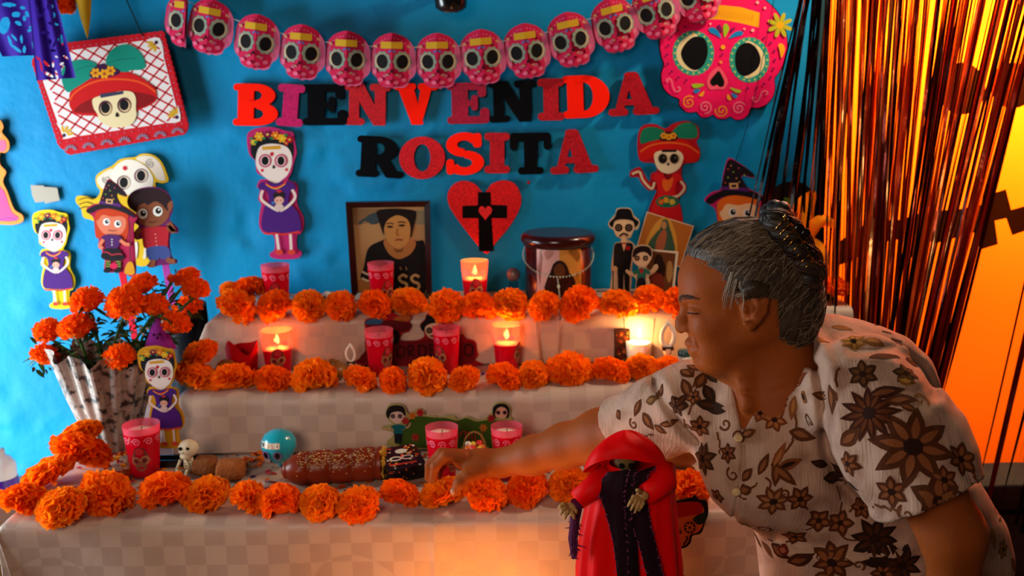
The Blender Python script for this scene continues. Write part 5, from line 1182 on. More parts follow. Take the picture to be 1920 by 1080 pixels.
for i, ch in enumerate('ROSA'):
    x0 = -27 + i * 9.2; on_ball(m, [(x0, 8), (x0 + 4.4, 8), (x0 + 8.8, 8), (x0 + 8.8, 18.5), (x0 + 4.4, 18.5), (x0, 18.5)], '#e8dcc8', .0022)
    for pl in LT[ch]:
        for q in stroke([(x0 + 2.6 + a, 10.2 + b_) for a, b_ in pl], 1.4, False): on_ball(m, q, ['#1a3a2a', '#d88a18', '#c8401c', '#101010'][i], .0029)
o = m.build('letter_tiles', t); o['kind'] = 'stuff'
# skull print box
b = UZ(750, 885, T1); bx = Vector((U(752, 866, -.625).x, -.625, T1 + .002)); t = thing('skull_box', 'black box with a white skull and orange dots leaning by the loaf', 'box', tuple(bx)); rot = Matrix.Rotation(R(24), 3, 'Z') @ Matrix.Rotation(R(16), 3, 'X')
m = MB(); m.box(tuple(bx + Vector((0, 0, .028))), (.042, .038, .017), mat('#0e0c0e', 'gloss'), rot); m.build('carton', t)
m = MB(); rg = np.random.default_rng(12)
def onbox(pts, col, i, front=False):
    m.add([bx + Vector((0, 0, .028)) + rot @ (Vector((x * .042, y * .038, .0172 + .0001 * i)) if not front else Vector((x * .042, -.0382 - .0001 * i, y * .017))) for x, y in pts], [tuple(range(len(pts)))], mat(col, 'gloss'))
for i in range(40): x, y = rg.uniform(-.95, .95), rg.uniform(-.95, .95); r_ = rg.uniform(.05, .09); onbox(ell(x, y, r_, r_, 0, 6), ['#d8521c', '#d88a2a', '#b83a2a', '#c8c0a0'][i % 4], i * .2)
for x in (-.35, .25): onbox(ell(x, -.15, .32, .2), '#e0d8c8', 10); onbox(ell(x, -.15, .22, .11), '#141012', 12)
onbox(ell(.1, .45, .32, .2), '#c8c8bc', 10); onbox([(-.8, -.72), (.6, -.72), (.6, -.6), (-.8, -.6)], '#d84a2a', 11)
for i in range(14): x, y = rg.uniform(-.9, .9), rg.uniform(-.8, .8); onbox(ell(x, y, .05, .1, 0, 6), '#b84a1c', i * .2, True)
o = m.build('print', t); o['kind'] = 'stuff'
# green kids sign
k = crop(690, 740, 6.194)
ol = k((165, 370), (260, 350), (270, 330), (215, 270), (205, 190), (250, 120), (340, 105), (420, 130), (450, 190), (480, 230), (540, 190), (600, 160), (660, 200), (660, 240), (780, 245), (800, 265), (890, 255), (920, 240), (1000, 250), (1030, 285), (1080, 290), (1140, 250), (1200, 270), (1260, 295), (1330, 285), (1400, 240), (1440, 200), (1445, 150), (1490, 100), (1560, 85), (1620, 105), (1655, 160), (1650, 240), (1680, 300), (1690, 600), (300, 620), (305, 450), (180, 410))
c = Cut('children_sign', 'green sign with two big-eyed children behind the candles', 'sign', -.495, ol, '#a8985c', .004)
S_ = lambda part, col, *p: c.sm(part, col, k(*p), 4)
S_('banner', '#3a5212', (400, 600), (420, 400), (480, 280), (600, 250), (780, 265), (900, 270), (1030, 300), (1140, 270), (1260, 310), (1400, 290), (1500, 300), (1670, 320), (1670, 600))
S_('face', '#d8b0a0', (245, 250), (270, 200), (330, 185), (400, 200), (425, 250), (390, 310), (340, 335), (280, 305)); S_('hair', '#1c1012', (215, 250), (215, 190), (255, 135), (335, 120), (410, 140), (435, 200), (430, 250), (390, 205), (330, 195), (270, 215), (245, 270))
for x in (290, 372): q = k((x, 248))[0]; c.e('eye#%d' % x, '#201014', q[0], q[1], 4.2); c.e('eye#%d' % x, '#7a5a5a', q[0], q[1], 2)
S_('shirt', '#0f5a60', (265, 370), (320, 345), (380, 345), (440, 365), (430, 400), (400, 395), (400, 450), (300, 450), (300, 400)); c.poly('trousers', '#10121a', k((305, 450), (400, 450), (395, 560), (355, 560), (350, 480), (345, 560), (310, 560))); c.line('arm', '#c8946a', 3, k((270, 385), (210, 405), (175, 375))); c.line('arm', '#c8946a', 3, k((435, 380), (470, 370), (495, 325)))
S_('face#2', '#d89a80', (1475, 210), (1500, 160), (1550, 145), (1600, 160), (1625, 210), (1590, 260), (1548, 275), (1500, 255)); S_('hair#2', '#180c10', (1448, 200), (1460, 140), (1510, 105), (1590, 105), (1640, 160), (1635, 250), (1605, 270), (1620, 200), (1590, 150), (1545, 135), (1500, 160), (1475, 230), (1490, 275), (1460, 250))
for x in (1512, 1588): q = k((x, 205))[0]; c.e('eye#%d' % x, '#401018', q[0], q[1], 4)
for x, y, col in ((515, 240, '#c86a1c'), (605, 205, '#b01420'), (435, 300, '#a8241c'), (1340, 380, '#b8601c'), (1430, 270, '#a01420'), (550, 490, '#a02818')): q = k((x, y))[0]; c.flower('rosette', col, q[0], q[1], 7.5, 6, col)
for pts in ([(1050, 500), (1090, 430), (1130, 430), (1120, 520)], [(1130, 450), (1160, 430), (1175, 470), (1170, 540)], [(1205, 440), (1215, 540)], [(1260, 420), (1240, 520), (1290, 520)], [(1330, 430), (1320, 530), (1380, 540)]): c.line('letter#%d' % len(c.parts), '#a8301c', 2.4, k(*pts))
c.done()
# skeleton figurine
b = UZ(349, 878, T1); b = Vector((U(350, 870, -.60).x, -.60, T1 + .002)); s = 1 / ppm(b); t = thing('skeleton_figurine', 'small bone-white skeleton figurine sitting with hands on its chin', 'figurine', tuple(b)); BN = mat('#e8dcb8', 'bone')
hd = b + Vector((6 * s, 0, 52 * s))
m = MB(); m.ball(tuple(hd), (19 * s, 17 * s, 17 * s), BN, 20); m.ball(tuple(hd + Vector((-4 * s, -4 * s, -13 * s))), (12 * s, 11 * s, 8 * s), BN, 14); m.build('skull', t, smooth=True)
m = MB()
for x, z in ((-10, 4), (3, 4)): m.ball(tuple(hd + Vector((x * s, -14 * s, z * s))), (4.6 * s, 3 * s, 3.6 * s), mat('#0c0a08'), 10)
m.ball(tuple(hd + Vector((-5 * s, -17 * s, -3 * s))), 1.4 * s, mat('#0c0a08'), 6); m.build('eye_sockets', t)
m = MB(); m.tube([b + Vector((4 * s, 0, 36 * s)), b + Vector((2 * s, 2 * s, 18 * s)), b + Vector((6 * s, 3 * s, 6 * s))], 4 * s, BN)
for i in range(4): m.tube([b + Vector((3 * s + 9 * s * math.cos(a), 2 * s - 8 * s * math.sin(a), (31 - 5 * i) * s)) for a in [PI * (q / 6) * 2 for q in range(7)]], 1.6 * s, BN, 6)
m.build('ribcage', t, smooth=True)
for sg in (-1, 1): m = MB(); m.tube([b + Vector((sg * 11 * s, 0, 30 * s)), b + Vector((sg * 13 * s - 3 * s, -10 * s, 14 * s)), b + Vector((-2 * s + sg * 4 * s, -14 * s, 34 * s))], 2.6 * s, BN); m.build('arm', t, smooth=True)
for sg in (-1, 1): m = MB(); m.tube([b + Vector((sg * 6 * s, 2 * s, 4 * s)), b + Vector((sg * 9 * s - 4 * s, -16 * s, 14 * s)), b + Vector((sg * 9 * s - 8 * s, -19 * s, 1 * s)), b + Vector((sg * 9 * s - 12 * s, -25 * s, 2 * s))], 3 * s, BN); m.build('leg', t, smooth=True)
# black tray behind the figurine
b = Vector((U(342, 848, -.545).x, -.545, T1 + .003)); w_ = (U(400, 848, -.545).x - U(284, 848, -.545).x) / 2; m = MB(); m.box(tuple(b + Vector((0, 0, .002))), (w_, .016, .002), mat('#0c0a0c', 'gloss'))
for y in (-.015, .015): m.box(tuple(b + Vector((0, y, .008))), (w_, .0015, .008), mat('#0c0a0c', 'gloss'))
for x in (-1, 1): m.box(tuple(b + Vector((x * w_, 0, .008))), (.0015, .016, .008), mat('#0c0a0c', 'gloss'))
tag(m.build('black_tray', loc=tuple(b)), 'narrow black tray on the cloth behind the skeleton figurine', 'tray')
# cookies
def slab(name, label, cat, px, py, Y, hw, hd_, hh, col, seed, group=None):
    b = Vector((U(px, py, Y).x, Y, T1 + .002 + hh)); rg = np.random.default_rng(seed); m = MB()
    def fn(u, v):
        th = PI * (v - .5); a = 2 * PI * u; e = lambda c: math.copysign(abs(c) ** .55, c)
        j = 1 + .06 * math.sin(a * 5 + seed) + .05 * math.sin(a * 3 + v * 9)
        return b + Vector((hw * e(math.cos(th)) * e(math.cos(a)) * j, hd_ * e(math.cos(th)) * e(math.sin(a)) * j, hh * e(math.sin(th))))
    m.grid(fn, 26, 11, mat(col, 'crumb'), True); tag(m.build(name, loc=(b.x, b.y, T1 + .002), smooth=True), label, cat, group)
slab('cake_slice', 'tan crumbly cake piece behind the paper flowers', 'cake', 432, 866, -.625, .030, .022, .021, '#b0622a', 1)
slab('cake_slice', 'ridged tan cake piece right of the skeleton figurine', 'cake', 385, 864, -.60, .026, .020, .02, '#9a5a2c', 2)
for px, lab in ((388, 'left'), (413, 'right')):
    b = Vector((U(px, 884, -.685).x, -.685, T1 + .003)); m = MB()
    for i in range(7): a = 2 * PI * i / 7; m.ball(tuple(b + Vector((.0085 * math.cos(a), .0085 * math.sin(a), .011))), (.008, .008, .011), mat('#d8a048', 'bread'), 10)
    m.tube([b + Vector((0, 0, .018)), b + Vector((.002, 0, .028))], .0022, mat('#7a5a20'), 6)
    tag(m.build('pumpkin_sweet', loc=tuple(b), smooth=True), 'tiny golden pumpkin-shaped sweet, %s of the pair behind the flowers' % lab, 'sweet', 'pumpkin sweets')
m = MB(); a, b2 = UZ(424, 900, T1 + .006), UZ(460, 876, T1 + .006); m.tube([a, b2], .0035, mat('#d8a860', 'wood')); tag(m.build('wooden_stick', loc=(a.x, a.y, T1 + .003)), 'short pale wooden stick lying behind the paper flowers', 'stick')
# pink flower scrap
b = Vector((U(612, 841, -.54).x, -.54, T1 + .012)); o = bpy.data.objects.new('pink_tissue', POMS[2].copy()); o.data.materials.clear(); o.data.materials.append(mat('#f02a6a', 'tissue')); COL.objects.link(o); o.location = b; o.scale = (.024, .02, .016); tag(o, 'pink tissue paper puff behind the loaf', 'paper flower')
# plates of food near the red hood
def plate(px, py, Y, rad, label):
    b = Vector((U(px, py, Y).x, Y, T1 + .003)); m = MB(); m.lathe(tuple(b), [(.001, 0), (rad * .6, 0), (rad, .012), (rad - .002, .014), (rad * .6, .003), (.001, .003)], mat('#d8ccb8', 'gloss'), 30); tag(m.build('plate', loc=tuple(b), smooth=True), label, 'plate'); return b
b = plate(1140, 890, -.60, .075, 'white plate of food between the forearm and the red hood'); rg = np.random.default_rng(4)
t = thing('fried_food', 'golden fried morsels heaped on the plate by the red hood', 'food', tuple(b + Vector((0, 0, .005))))
for i in range(9): m = MB(); a = rg.uniform(0, 6.28); q = rg.uniform(0, .042); m.ball(tuple(b + Vector((q * math.cos(a), q * math.sin(a), .02 + .006 * rg.uniform(0, 1)))), (rg.uniform(.012, .02), rg.uniform(.012, .016), .012), mat(['#b8701c', '#8a4a14', '#c88a2a'][i % 3], 'bread'), 12, Matrix.Rotation(a, 3, 'Z')); m.build('morsel', t, smooth=True)
b = Vector((U(1272, 862, -.60).x, -.60, T1 + .003)); m = MB(); m.ball(tuple(b + Vector((0, 0, .036))), (.05, .045, .036), mat('#c86a1c', 'bread'), 22)
for i in range(4): a = i * PI / 4 + .3; m.tube([b + Vector((.046 * math.cos(a) * q, .04 * math.sin(a) * q, .036 + .036 * math.sqrt(max(0, 1 - q * q)))) for q in (-.9, -.5, 0, .5, .9)], .007, mat('#b85a14', 'bread'), 8)
tag(m.build('bread_roll', loc=tuple(b), smooth=True), 'round golden bread between the red hood and the blouse', 'bread')
b = Vector((U(890, 838, -.56).x, -.56, T1 + .003)); t = thing('sweets_basket', 'small basket of sweets between the two candles behind the hand', 'basket', tuple(b))
m = MB(); m.lathe(tuple(b), [(.001, 0), (.022, 0), (.032, .03), (.030, .03), (.02, .004)], mat('#a87a3a', 'wood'), 20); m.build('basket', t)
for i in range(7): m = MB(); a = i * .9; m.ball(tuple(b + Vector((.016 * math.cos(a), .016 * math.sin(a), .034 + .004 * (i % 2)))), .008, mat(['#e8701c', '#d82a1c', '#e8c83c', '#f0e4d0'][i % 4], 'gloss'), 10); m.build('sweet', t, smooth=True)
m = MB(); m.tube([b + Vector((.024 * math.cos(a), 0, .03 + .04 * math.sin(a))) for a in [PI * i / 10 for i in range(11)]], .002, mat('#a87a3a', 'wood'), 6); m.build('handle', t)

# confetti and petals strewn over the cloth
m = MB(); rg = np.random.default_rng(21)
cols = [mat(c_) for c_ in ('#c81830', '#5a1a8a', '#e86a14', '#d84a10', '#e02a5a', '#3a1460', '#f0901c')]
def scatter(n, x0, x1, y0, y1, z, size):
    for i in range(n):
        x, y = rg.uniform(x0, x1), rg.uniform(y0, y1); r_ = rg.uniform(.4, 1) * size; a = rg.uniform(0, 6.28); tz = rg.uniform(0, .35) * r_
        m.add([(x + r_ * math.cos(a + q), y + r_ * .8 * math.sin(a + q), z + .0026 + rg.uniform(0, .0015) + tz * math.cos(q)) for q in (0, 1.4, 2.6, 3.9, 5.2)], [(0, 1, 2, 3, 4)], cols[int(rg.integers(len(cols)))])
scatter(560, -.86, .25, -.74, -.49, T1, .0085); scatter(120, -.95, -.6, -.74, -.55, T1, .007); scatter(110, -.6, .5, -.42, -.28, T2, .006); scatter(60, -.5, .4, -.22, -.06, T3, .005)
o = m.build('confetti', loc=(-.3, -.6, T1)); tag(o, 'red, purple and orange confetti strewn over the white cloths', 'confetti', kind='stuff')
m = MB(); rg = np.random.default_rng(23)
for i in range(46):
    px, py = (rg.uniform(195, 245), rg.uniform(845, 905)) if i < 18 else ((rg.uniform(455, 495), rg.uniform(840, 872)) if i < 32 else (rg.uniform(660, 705), rg.uniform(836, 850)))
    p = UZ(px, py, T1 + .006); r_ = rg.uniform(.006, .012); a = rg.uniform(0, 6.28)
    m.add([p + Vector((r_ * math.cos(a + q), r_ * math.sin(a + q), .005 * math.sin(2 * q + i))) for q in [2 * PI * j / 7 for j in range(7)]], [tuple(range(7))], cols[[2, 3, 6, 2, 0][i % 5]])
o = m.build('loose_petals', loc=(-.6, -.6, T1)); tag(o, 'orange marigold petals scattered around the pink candle and balloon', 'petals', kind='stuff')
# ------------------------------------------------------------------ wrapped pot with marigolds
def wrap_paper():
    m = bpy.data.materials.new('printed_wrapping_paper'); m.use_nodes = True
    nt = m.node_tree; N = nt.nodes; L = nt.links; b = N['Principled BSDF']; tc = N.new('ShaderNodeTexCoord')
    n = N.new('ShaderNodeTexNoise'); n.inputs['Scale'].default_value = 55; n.inputs['Detail'].default_value = 3; L.new(tc.outputs['Object'], n.inputs['Vector'])
    r = N.new('ShaderNodeValToRGB'); e = r.color_ramp.elements; e[0].position = .38; e[0].color = lin('#2a211e'); e[1].position = .46; e[1].color = lin('#8c7a6e'); q = e.new(.8); q.color = lin('#b09c90'); L.new(n.outputs['Fac'], r.inputs[0]); L.new(r.outputs[0], b.inputs['Base Color']); b.inputs['Roughness'].default_value = .45; return m
pb = UZ(212, 832, T1); Yv = -.43; pb = Vector((U(212, 820, Yv).x, Yv, T1 + .003)); pt = U(196, 668, Yv); Hv = pt.z - pb.z; s_ = 1 / ppm(U(200, 740, Yv))
pot = thing('flower_pot', 'pot wrapped in pleated white skull-print paper on the left of the table', 'flower pot', tuple(pb))
def potf(u, v):
    a = 2 * PI * u; r = (44 + 52 * v ** 1.15) * s_; pl = 1 + .07 * math.sin(16 * a) * (.3 + .7 * v) + .03 * math.sin(7 * a)
    jag = (.13 * abs(math.sin(4.5 * a + .6)) - .02) * max(0, v - .6) / .4
    c = pb + (Vector((pt.x, pt.y, pt.z)) - pb) * v
    return Vector((c.x + r * pl * math.cos(a) * (1.0), c.y + r * .8 * pl * math.sin(a), pb.z + Hv * (v + jag + .10 * math.cos(a + PI) * v * max(0, v - .5))))
m = MB(); m.grid(potf, 128, 16, wrap_paper(), True); m.build('paper_wrap', pot, smooth=False)
m = MB(); m.lathe(tuple(pb), [(.001, 0), (34 * s_, 0), (50 * s_, Hv * .7), (47 * s_, Hv * .7), (.001, Hv * .66)], mat('#3a2418', 'crumb'), 24); m.build('pot', pot, smooth=True)
plant = thing('marigold_plant', 'bushy marigold plant with round orange blooms in the wrapped pot', 'plant', tuple(pb + Vector((0, 0, Hv * .7))))
BL = [(163, 564, 33, 27, -.46), (235, 568, 38, 32, -.47), (290, 574, 26, 24, -.44), (266, 534, 31, 22, -.40), (90, 621, 28, 24, -.42), (145, 614, 37, 27, -.47), (84, 667, 28, 22, -.45), (224, 669, 31, 23, -.49), (328, 607, 31, 24, -.42), (350, 519, 27, 17, -.36), (368, 542, 28, 22, -.37), (322, 523, 10, 9, -.38), (352, 575, 30, 22, -.28), (440, 548, 4, 4, -.3)]
BL = BL[:-1]
LF = mat('#24491c', 'leaf'); LF2 = mat('#3a6424', 'leaf'); rg = np.random.default_rng(61)
root0 = pb + Vector((0, 0, Hv * .66))
fol = MB(); anchors = []
for i, (x, y, rx, ry, Y) in enumerate(BL):
    c = U(x, y, Y); k_ = 1 / ppm(c)
    o = bpy.data.objects.new('bloom', POMM[i % 3]); COL.objects.link(o); o.parent = plant; o.location = c - plant.location; o.scale = (rx * k_ * 1.04, rx * k_, ry * k_ * 1.08); o.rotation_euler = (R(rg.uniform(5, 25)), R(rg.uniform(-15, 15)), rg.uniform(0, 6))
    mid = (root0 + c) / 2 + Vector((rg.uniform(-.01, .01), rg.uniform(-.01, .01), .0)); st = root0 + Vector(((c.x - root0.x) * .25, (c.y - root0.y) * .25, 0))
    m = MB(); P = spline([tuple(st), tuple(mid), tuple(c - Vector((0, 0, ry * k_ * .5)))], 6, False); m.tube(P, [.0032] * (len(P) - 1) + [.0045], LF2, 6); m.build('stem', plant, smooth=True)
    anchors += [Vector(q) for q in P]
def leaflet(m, p, d, L, w, M):
    d = d.normalized(); side = d.cross(Vector((rg.normal(), rg.normal(), rg.normal()))).normalized(); up = d.cross(side)
    vs = []; 
    for i, (t, ww) in enumerate(((0, .1), (.3, .9), (.65, .8), (1, .05))):
        c = p + d * (L * t) - Vector((0, 0, .35 * L * t * t)); vs += [c - side * (w * ww), c + up * (w * .25), c + side * (w * ww)]
    m.add(vs, [(3 * i + j, 3 * i + j + 1, 3 * i + j + 4, 3 * i + j + 3) for i in range(3) for j in range(2)], M)
for i in range(620):
    a = anchors[int(rg.integers(len(anchors)))]
    if a.z < root0.z + .0: continue
    p = a + Vector((rg.normal(0, .012), rg.normal(0, .012), rg.normal(0, .008))); leaflet(fol, p, Vector((rg.normal(), rg.normal(), rg.normal(.2, .6))), rg.uniform(.018, .038), rg.uniform(.003, .006), LF if i % 3 else LF2)
o = fol.build('foliage', plant); o['kind'] = 'stuff'
# tiny white filler flowers
m = MB()
for i in range(46): p = U(rg.uniform(205, 320), rg.uniform(600, 680), -.44); m.ball(tuple(p), .0042, mat('#e8e4dc'), 6)
o = m.build('white_filler_blossoms', plant); o['kind'] = 'stuff'
# purple paper cone with a face, dark bottle shape and red cloth behind
b = U(300, 655, -.44); t = thing('purple_paper_ghost', 'purple crepe paper cone with a drawn face among the marigolds', 'ornament', tuple(b)); s = 1 / ppm(b)
m = MB(); m.grid(lambda u, v: b + Vector(((27 * (1 - v) ** .8 + 2 + 2.5 * math.sin(9 * 2 * PI * u) * (1 - v)) * s * math.cos(2 * PI * u), (22 * (1 - v) + 2) * s * math.sin(2 * PI * u), 60 * s * v)) - Vector((0, 0, .0)), 40, 10, mat('#a832a8', 'tissue'), True); m.build('crepe_cone', t)
m = MB()
for x, z in ((-4, 32), (7, 33), (2, 26)): m.ball(tuple(b + Vector((x * s, -15 * s, z * s))), 2.4 * s, mat('#200820'), 8)
m.build('drawn_face', t)
m = MB(); m.tube([b + Vector((0, .01, .005)), b + Vector((-.01, .01, -.1)), root0 + Vector((.02, -.01, -.02))], .003, mat('#7a5a38', 'wood'), 6); m.build('stick', t)
b = Vector((U(355, 640, -.24).x, -.24, T1 + .003)); m = MB(); s = 1 / ppm(b)
m.grid(lambda u, v: b + Vector(((42 - 8 * v + 4 * math.sin(6 * PI * u)) * s * math.cos(2 * PI * u), 20 * s * math.sin(2 * PI * u), (215 * v + 8 * math.sin(4 * PI * u) * v) * s)), 30, 10, mat('#14161c', 'satin'), True); tag(m.build('dark_bag', loc=tuple(b), smooth=True), 'dark crumpled bag in the corner between the marigolds and the top level', 'bag')

# white bottle at the left frame edge, standing on a small side table
sb_ = U(8, 930, -.45); st = thing('side_table', 'small side table left of the altar at the frame edge', 'table', (sb_.x - .08, -.45, 0)); zt = sb_.z
m = MB(); m.box((sb_.x - .08, -.45, zt - .012), (.13, .12, .012), mat('#8a5a2c', 'wood')); m.build('table_top', st)
for x in (-.18, .02):
    for y in (-.54, -.36): m = MB(); m.box((sb_.x + x, y, (zt - .024) / 2), (.014, .014, (zt - .024) / 2), mat('#6a4422', 'wood')); m.build('leg', st)
b = Vector((sb_.x, -.45, zt + .001)); s = 1 / ppm(b); t = thing('spray_bottle', 'white plastic bottle with a purple label at the left frame edge', 'bottle', tuple(b))
m = MB(); m.lathe(tuple(b), [(.001, 0), (26 * s, 0), (27 * s, 30 * s), (27 * s, 62 * s), (20 * s, 74 * s), (11 * s, 80 * s), (10 * s, 92 * s), (.001, 93 * s)], mat('#e4eaf0', 'gloss'), 24); m.build('bottle', t, smooth=True)
m = MB(); m.lathe(tuple(b), [(27.4 * s, 8 * s), (27.8 * s, 38 * s)], mat('#4a1ea0', 'gloss'), 24, cap=False); m.build('label', t, smooth=True)

# ------------------------------------------------------------------ lilies and marigolds at the right end of the top level
vb = Vector((U(1540, 620, -.16).x, -.16, T3 + .001)); s = 1 / ppm(vb)
vz = thing('glass_vase', 'clear glass vase with lilies at the right end of the top level', 'vase', tuple(vb))
m = MB(); m.lathe(tuple(vb), [(.001, 0), (24 * s, 0), (20 * s, 20 * s), (22 * s, 50 * s), (28 * s, 66 * s)], GLASS, 28, cap=False); m.build('vase', vz, smooth=True)
ly = thing('orange_lily', 'large orange lily bloom behind the woman\'s hair bun', 'flower', tuple(vb + Vector((0, 0, .03))))
LM = mat('#ff9a14', 'tissue')
def lily_petal(pts, w, Y0, Y1):
    m = MB(); P = spline(pts, 6, False); n = len(P)
    vs = []
    for i, (x, y) in enumerate(P):
        t = i / (n - 1); a_, b_ = P[max(i - 1, 0)], P[min(i + 1, n - 1)]; dx, dy = b_[0] - a_[0], b_[1] - a_[1]; l = math.hypot(dx, dy); ww = w * math.sin(PI * min(1, .12 + .88 * t)) ** .8 + .6
        Yc = Y0 + (Y1 - Y0) * t
        for j in range(7):
            q = (j - 3) / 3; p = U(x - dy / l * ww * q, y + dx / l * ww * q, Yc); p.y += .012 * (q * q) * math.sin(PI * t) + .002 * math.sin(9 * t + 3 * q); vs.append(p)
    m.add(vs, [(i * 7 + j, i * 7 + j + 1, (i + 1) * 7 + j + 1, (i + 1) * 7 + j) for i in range(n - 1) for j in range(6)], LM); m.build('petal', ly, smooth=True)
lily_petal([(1512, 452), (1505, 420), (1512, 385), (1528, 358)], 22, -.20, -.16); lily_petal([(1515, 450), (1530, 425), (1550, 415), (1572, 428)], 12, -.20, -.22); lily_petal([(1514, 452), (1530, 470), (1540, 490), (1538, 515)], 20, -.20, -.24); lily_petal([(1512, 450), (1495, 430), (1480, 405), (1472, 390)], 16, -.20, -.15); lily_petal([(1512, 452), (1490, 460), (1475, 475), (1468, 500)], 14, -.20, -.15)
for x, y in ((1488, 402), (1494, 400), (1501, 404)):
    m = MB(); a_, b_ = U(1511, 448, -.21), U(x, y, -.235); m.tube([a_, (a_ + b_) / 2 + Vector((0, -.006, 0)), b_], .0014, mat('#e06a10'), 6); m.ball(tuple(b_), (.0028, .0022, .006), mat('#b0300c'), 8); m.build('stamen', ly, smooth=True)
m = MB(); a_ = U(1512, 455, -.2); m.tube(spline([tuple(vb + Vector((0, 0, .03))), tuple((vb + a_) / 2 + Vector((.01, 0, .03))), tuple(a_)], 6, False), .003, LF2, 6); m.build('stem', ly, smooth=True)
for i, (x, y, rx, ry, Y, lab) in enumerate([(1566, 539, 28, 20, -.22, 'round orange marigold right of the hair bun'), (1582, 585, 18, 14, -.23, 'small orange marigold low beside the fringe above the shoulder'), (1552, 584, 14, 11, -.2, 'half-hidden marigold just above the blouse shoulder')]):
    c = U(x, y, Y); k_ = 1 / ppm(c); t = thing('marigold', lab, 'flower', tuple(vb + Vector((0, 0, .03))), 'marigolds in the glass vase')
    o = bpy.data.objects.new('bloom', POMM[i % 3]); COL.objects.link(o); o.parent = t; o.location = c - t.location; o.scale = (rx * k_, rx * k_, ry * k_); o.rotation_euler = (R(15), 0, i)
    m = MB(); m.tube(spline([tuple(vb + Vector((0, 0, .03))), tuple((vb + c) / 2 + Vector((0, 0, .01))), tuple(c - Vector((0, 0, ry * k_ * .6)))], 5, False), .0026, LF2, 6)
    for q in range(5): leaflet(m, (vb + c) / 2 + Vector((rg.normal(0, .01), 0, rg.normal(0, .015))), Vector((rg.normal(), rg.normal(), 1)), .04, .007, LF2)
    m.build('stem', t, smooth=True)
# ------------------------------------------------------------------ hooded skeleton figure in a red cloak
YF = -1.19
fb = U(1180, 830, YF); kf = 1 / ppm(U(1180, 940, YF)); zf0 = .60
stool = thing('stool', 'dark wooden stool under the red cloaked figure below the frame', 'stool', (fb.x, YF, 0))
m = MB(); m.lathe((fb.x, YF, zf0 - .03), [(.001, 0), (.12, 0), (.125, .012), (.12, .028), (.001, .028)], mat('#3a2416', 'wood'), 28); m.build('seat', stool, smooth=True)
for i in range(4):
    a = PI / 4 + PI / 2 * i; m = MB(); m.tube([(fb.x + .08 * math.cos(a), YF + .08 * math.sin(a), zf0 - .03), (fb.x + .11 * math.cos(a), YF + .11 * math.sin(a), 0)], .014, mat('#3a2416', 'wood'), 8); m.build('leg', stool)
fig = thing('cloaked_skeleton', 'hooded skeleton figure in a red satin cloak in front of the altar cloth', 'figure', (fb.x, YF, zf0))
REDM = mat('#d00406', 'satin'); DARK = mat('#1c0710', 'cloth'); PUR = mat('#4a1838', 'cloth')
def G(px, py, v=0.0): p = U(px, py, YF); q = CAM_LOC + (p - CAM_LOC) * (1 + v * kf / (p.y - CAM_LOC.y)); return q
# robe: cross sections (px centre x, y, half width, half depth)
secs = [(1183, 868, 40, 34), (1185, 890, 66, 42), (1186, 915, 78, 46), (1182, 950, 84, 50), (1180, 1000, 92, 55), (1180, 1080, 100, 62)]
zend = zf0 + .004
def robe(u, v):
    t = v * (len(secs) - 1); i = min(int(t), len(secs) - 2); f = t - i; A_ = [secs[i][k] * (1 - f) + secs[i + 1][k] * f for k in range(4)]
    a = 2 * PI * u; fold = 1 + .05 * math.sin(11 * a + 2) * v + .03 * math.sin(5 * a) * v
    c = G(A_[0], A_[1]); p = c + Vector((A_[2] * kf * math.cos(a) * fold, A_[3] * kf * math.sin(a) * fold, 0))
    if v > .999: p.z = zend
    return p
m = MB(); m.grid(robe, 72, 30, REDM, True)
bot = G(1180, 1080)
m.grid(lambda u, v: Vector((bot.x + (100 + 12 * v) * kf * math.cos(2 * PI * u) * (1 + .05 * math.sin(22 * PI * u + 2)), bot.y + (62 + 8 * v) * kf * math.sin(2 * PI * u) * (1 + .05 * math.sin(22 * PI * u + 2)), bot.z + (zend - bot.z) * v)), 72, 8, REDM, True)
m.build('robe', fig, smooth=True)
# dark stole over the front, frayed purple edges
def onrobe(px, py, v): return G(px, py, v)
def stole(name, L_, R_, M, v0=-52, fray=True):
    m = MB(); n = len(L_)
    PL, PR = spline(L_, 4, False), spline(R_, 4, False); N_ = len(PL); vs = []
    for i in range(N_):
        for j in range(6):
            t = j / 5; x = PL[i][0] * (1 - t) + PR[i][0] * t; y = PL[i][1] * (1 - t) + PR[i][1] * t
            A_ = secs[0]
            for q in range(len(secs) - 1):
                if secs[q][1] <= y <= secs[q + 1][1]: f = (y - secs[q][1]) / (secs[q + 1][1] - secs[q][1]); A_ = [secs[q][k] * (1 - f) + secs[q + 1][k] * f for k in range(4)]
            if y > secs[-1][1]: A_ = secs[-1]
            cx = max(-.98, min(.98, (x - A_[0]) / A_[2])); d = -A_[3] * math.sqrt(1 - cx * cx) * 1.08 - 7 - 1.5 * math.sin(7 * t + i * .4); vs.append(G(x, y, d))
    m.add(vs, [(i * 6 + j, i * 6 + j + 1, (i + 1) * 6 + j + 1, (i + 1) * 6 + j) for i in range(N_ - 1) for j in range(5)], M); m.build(name, fig, smooth=True)
    if not fray: return
    fr = MB(); rg = np.random.default_rng(int(L_[0][0]))
    for side in (0, 5):
        for i in range(N_ - 1):
            for q in range(3):
                p = vs[i * 6 + side].lerp(vs[(i + 1) * 6 + side], rg.uniform(0, 1)); o_ = Vector((rg.normal(0, 2) * kf, -rg.uniform(0, 1) * kf, rg.normal(-1, 2.4) * kf)); fr.tube([p, p + o_ * .6 + Vector((0, -.001, 0)), p + o_ * 1.5], [.0009, .0008, .0003], mat('#6a3050', 'cloth'), 4)
    o = fr.build('frayed_edge', fig); o['kind'] = 'stuff'
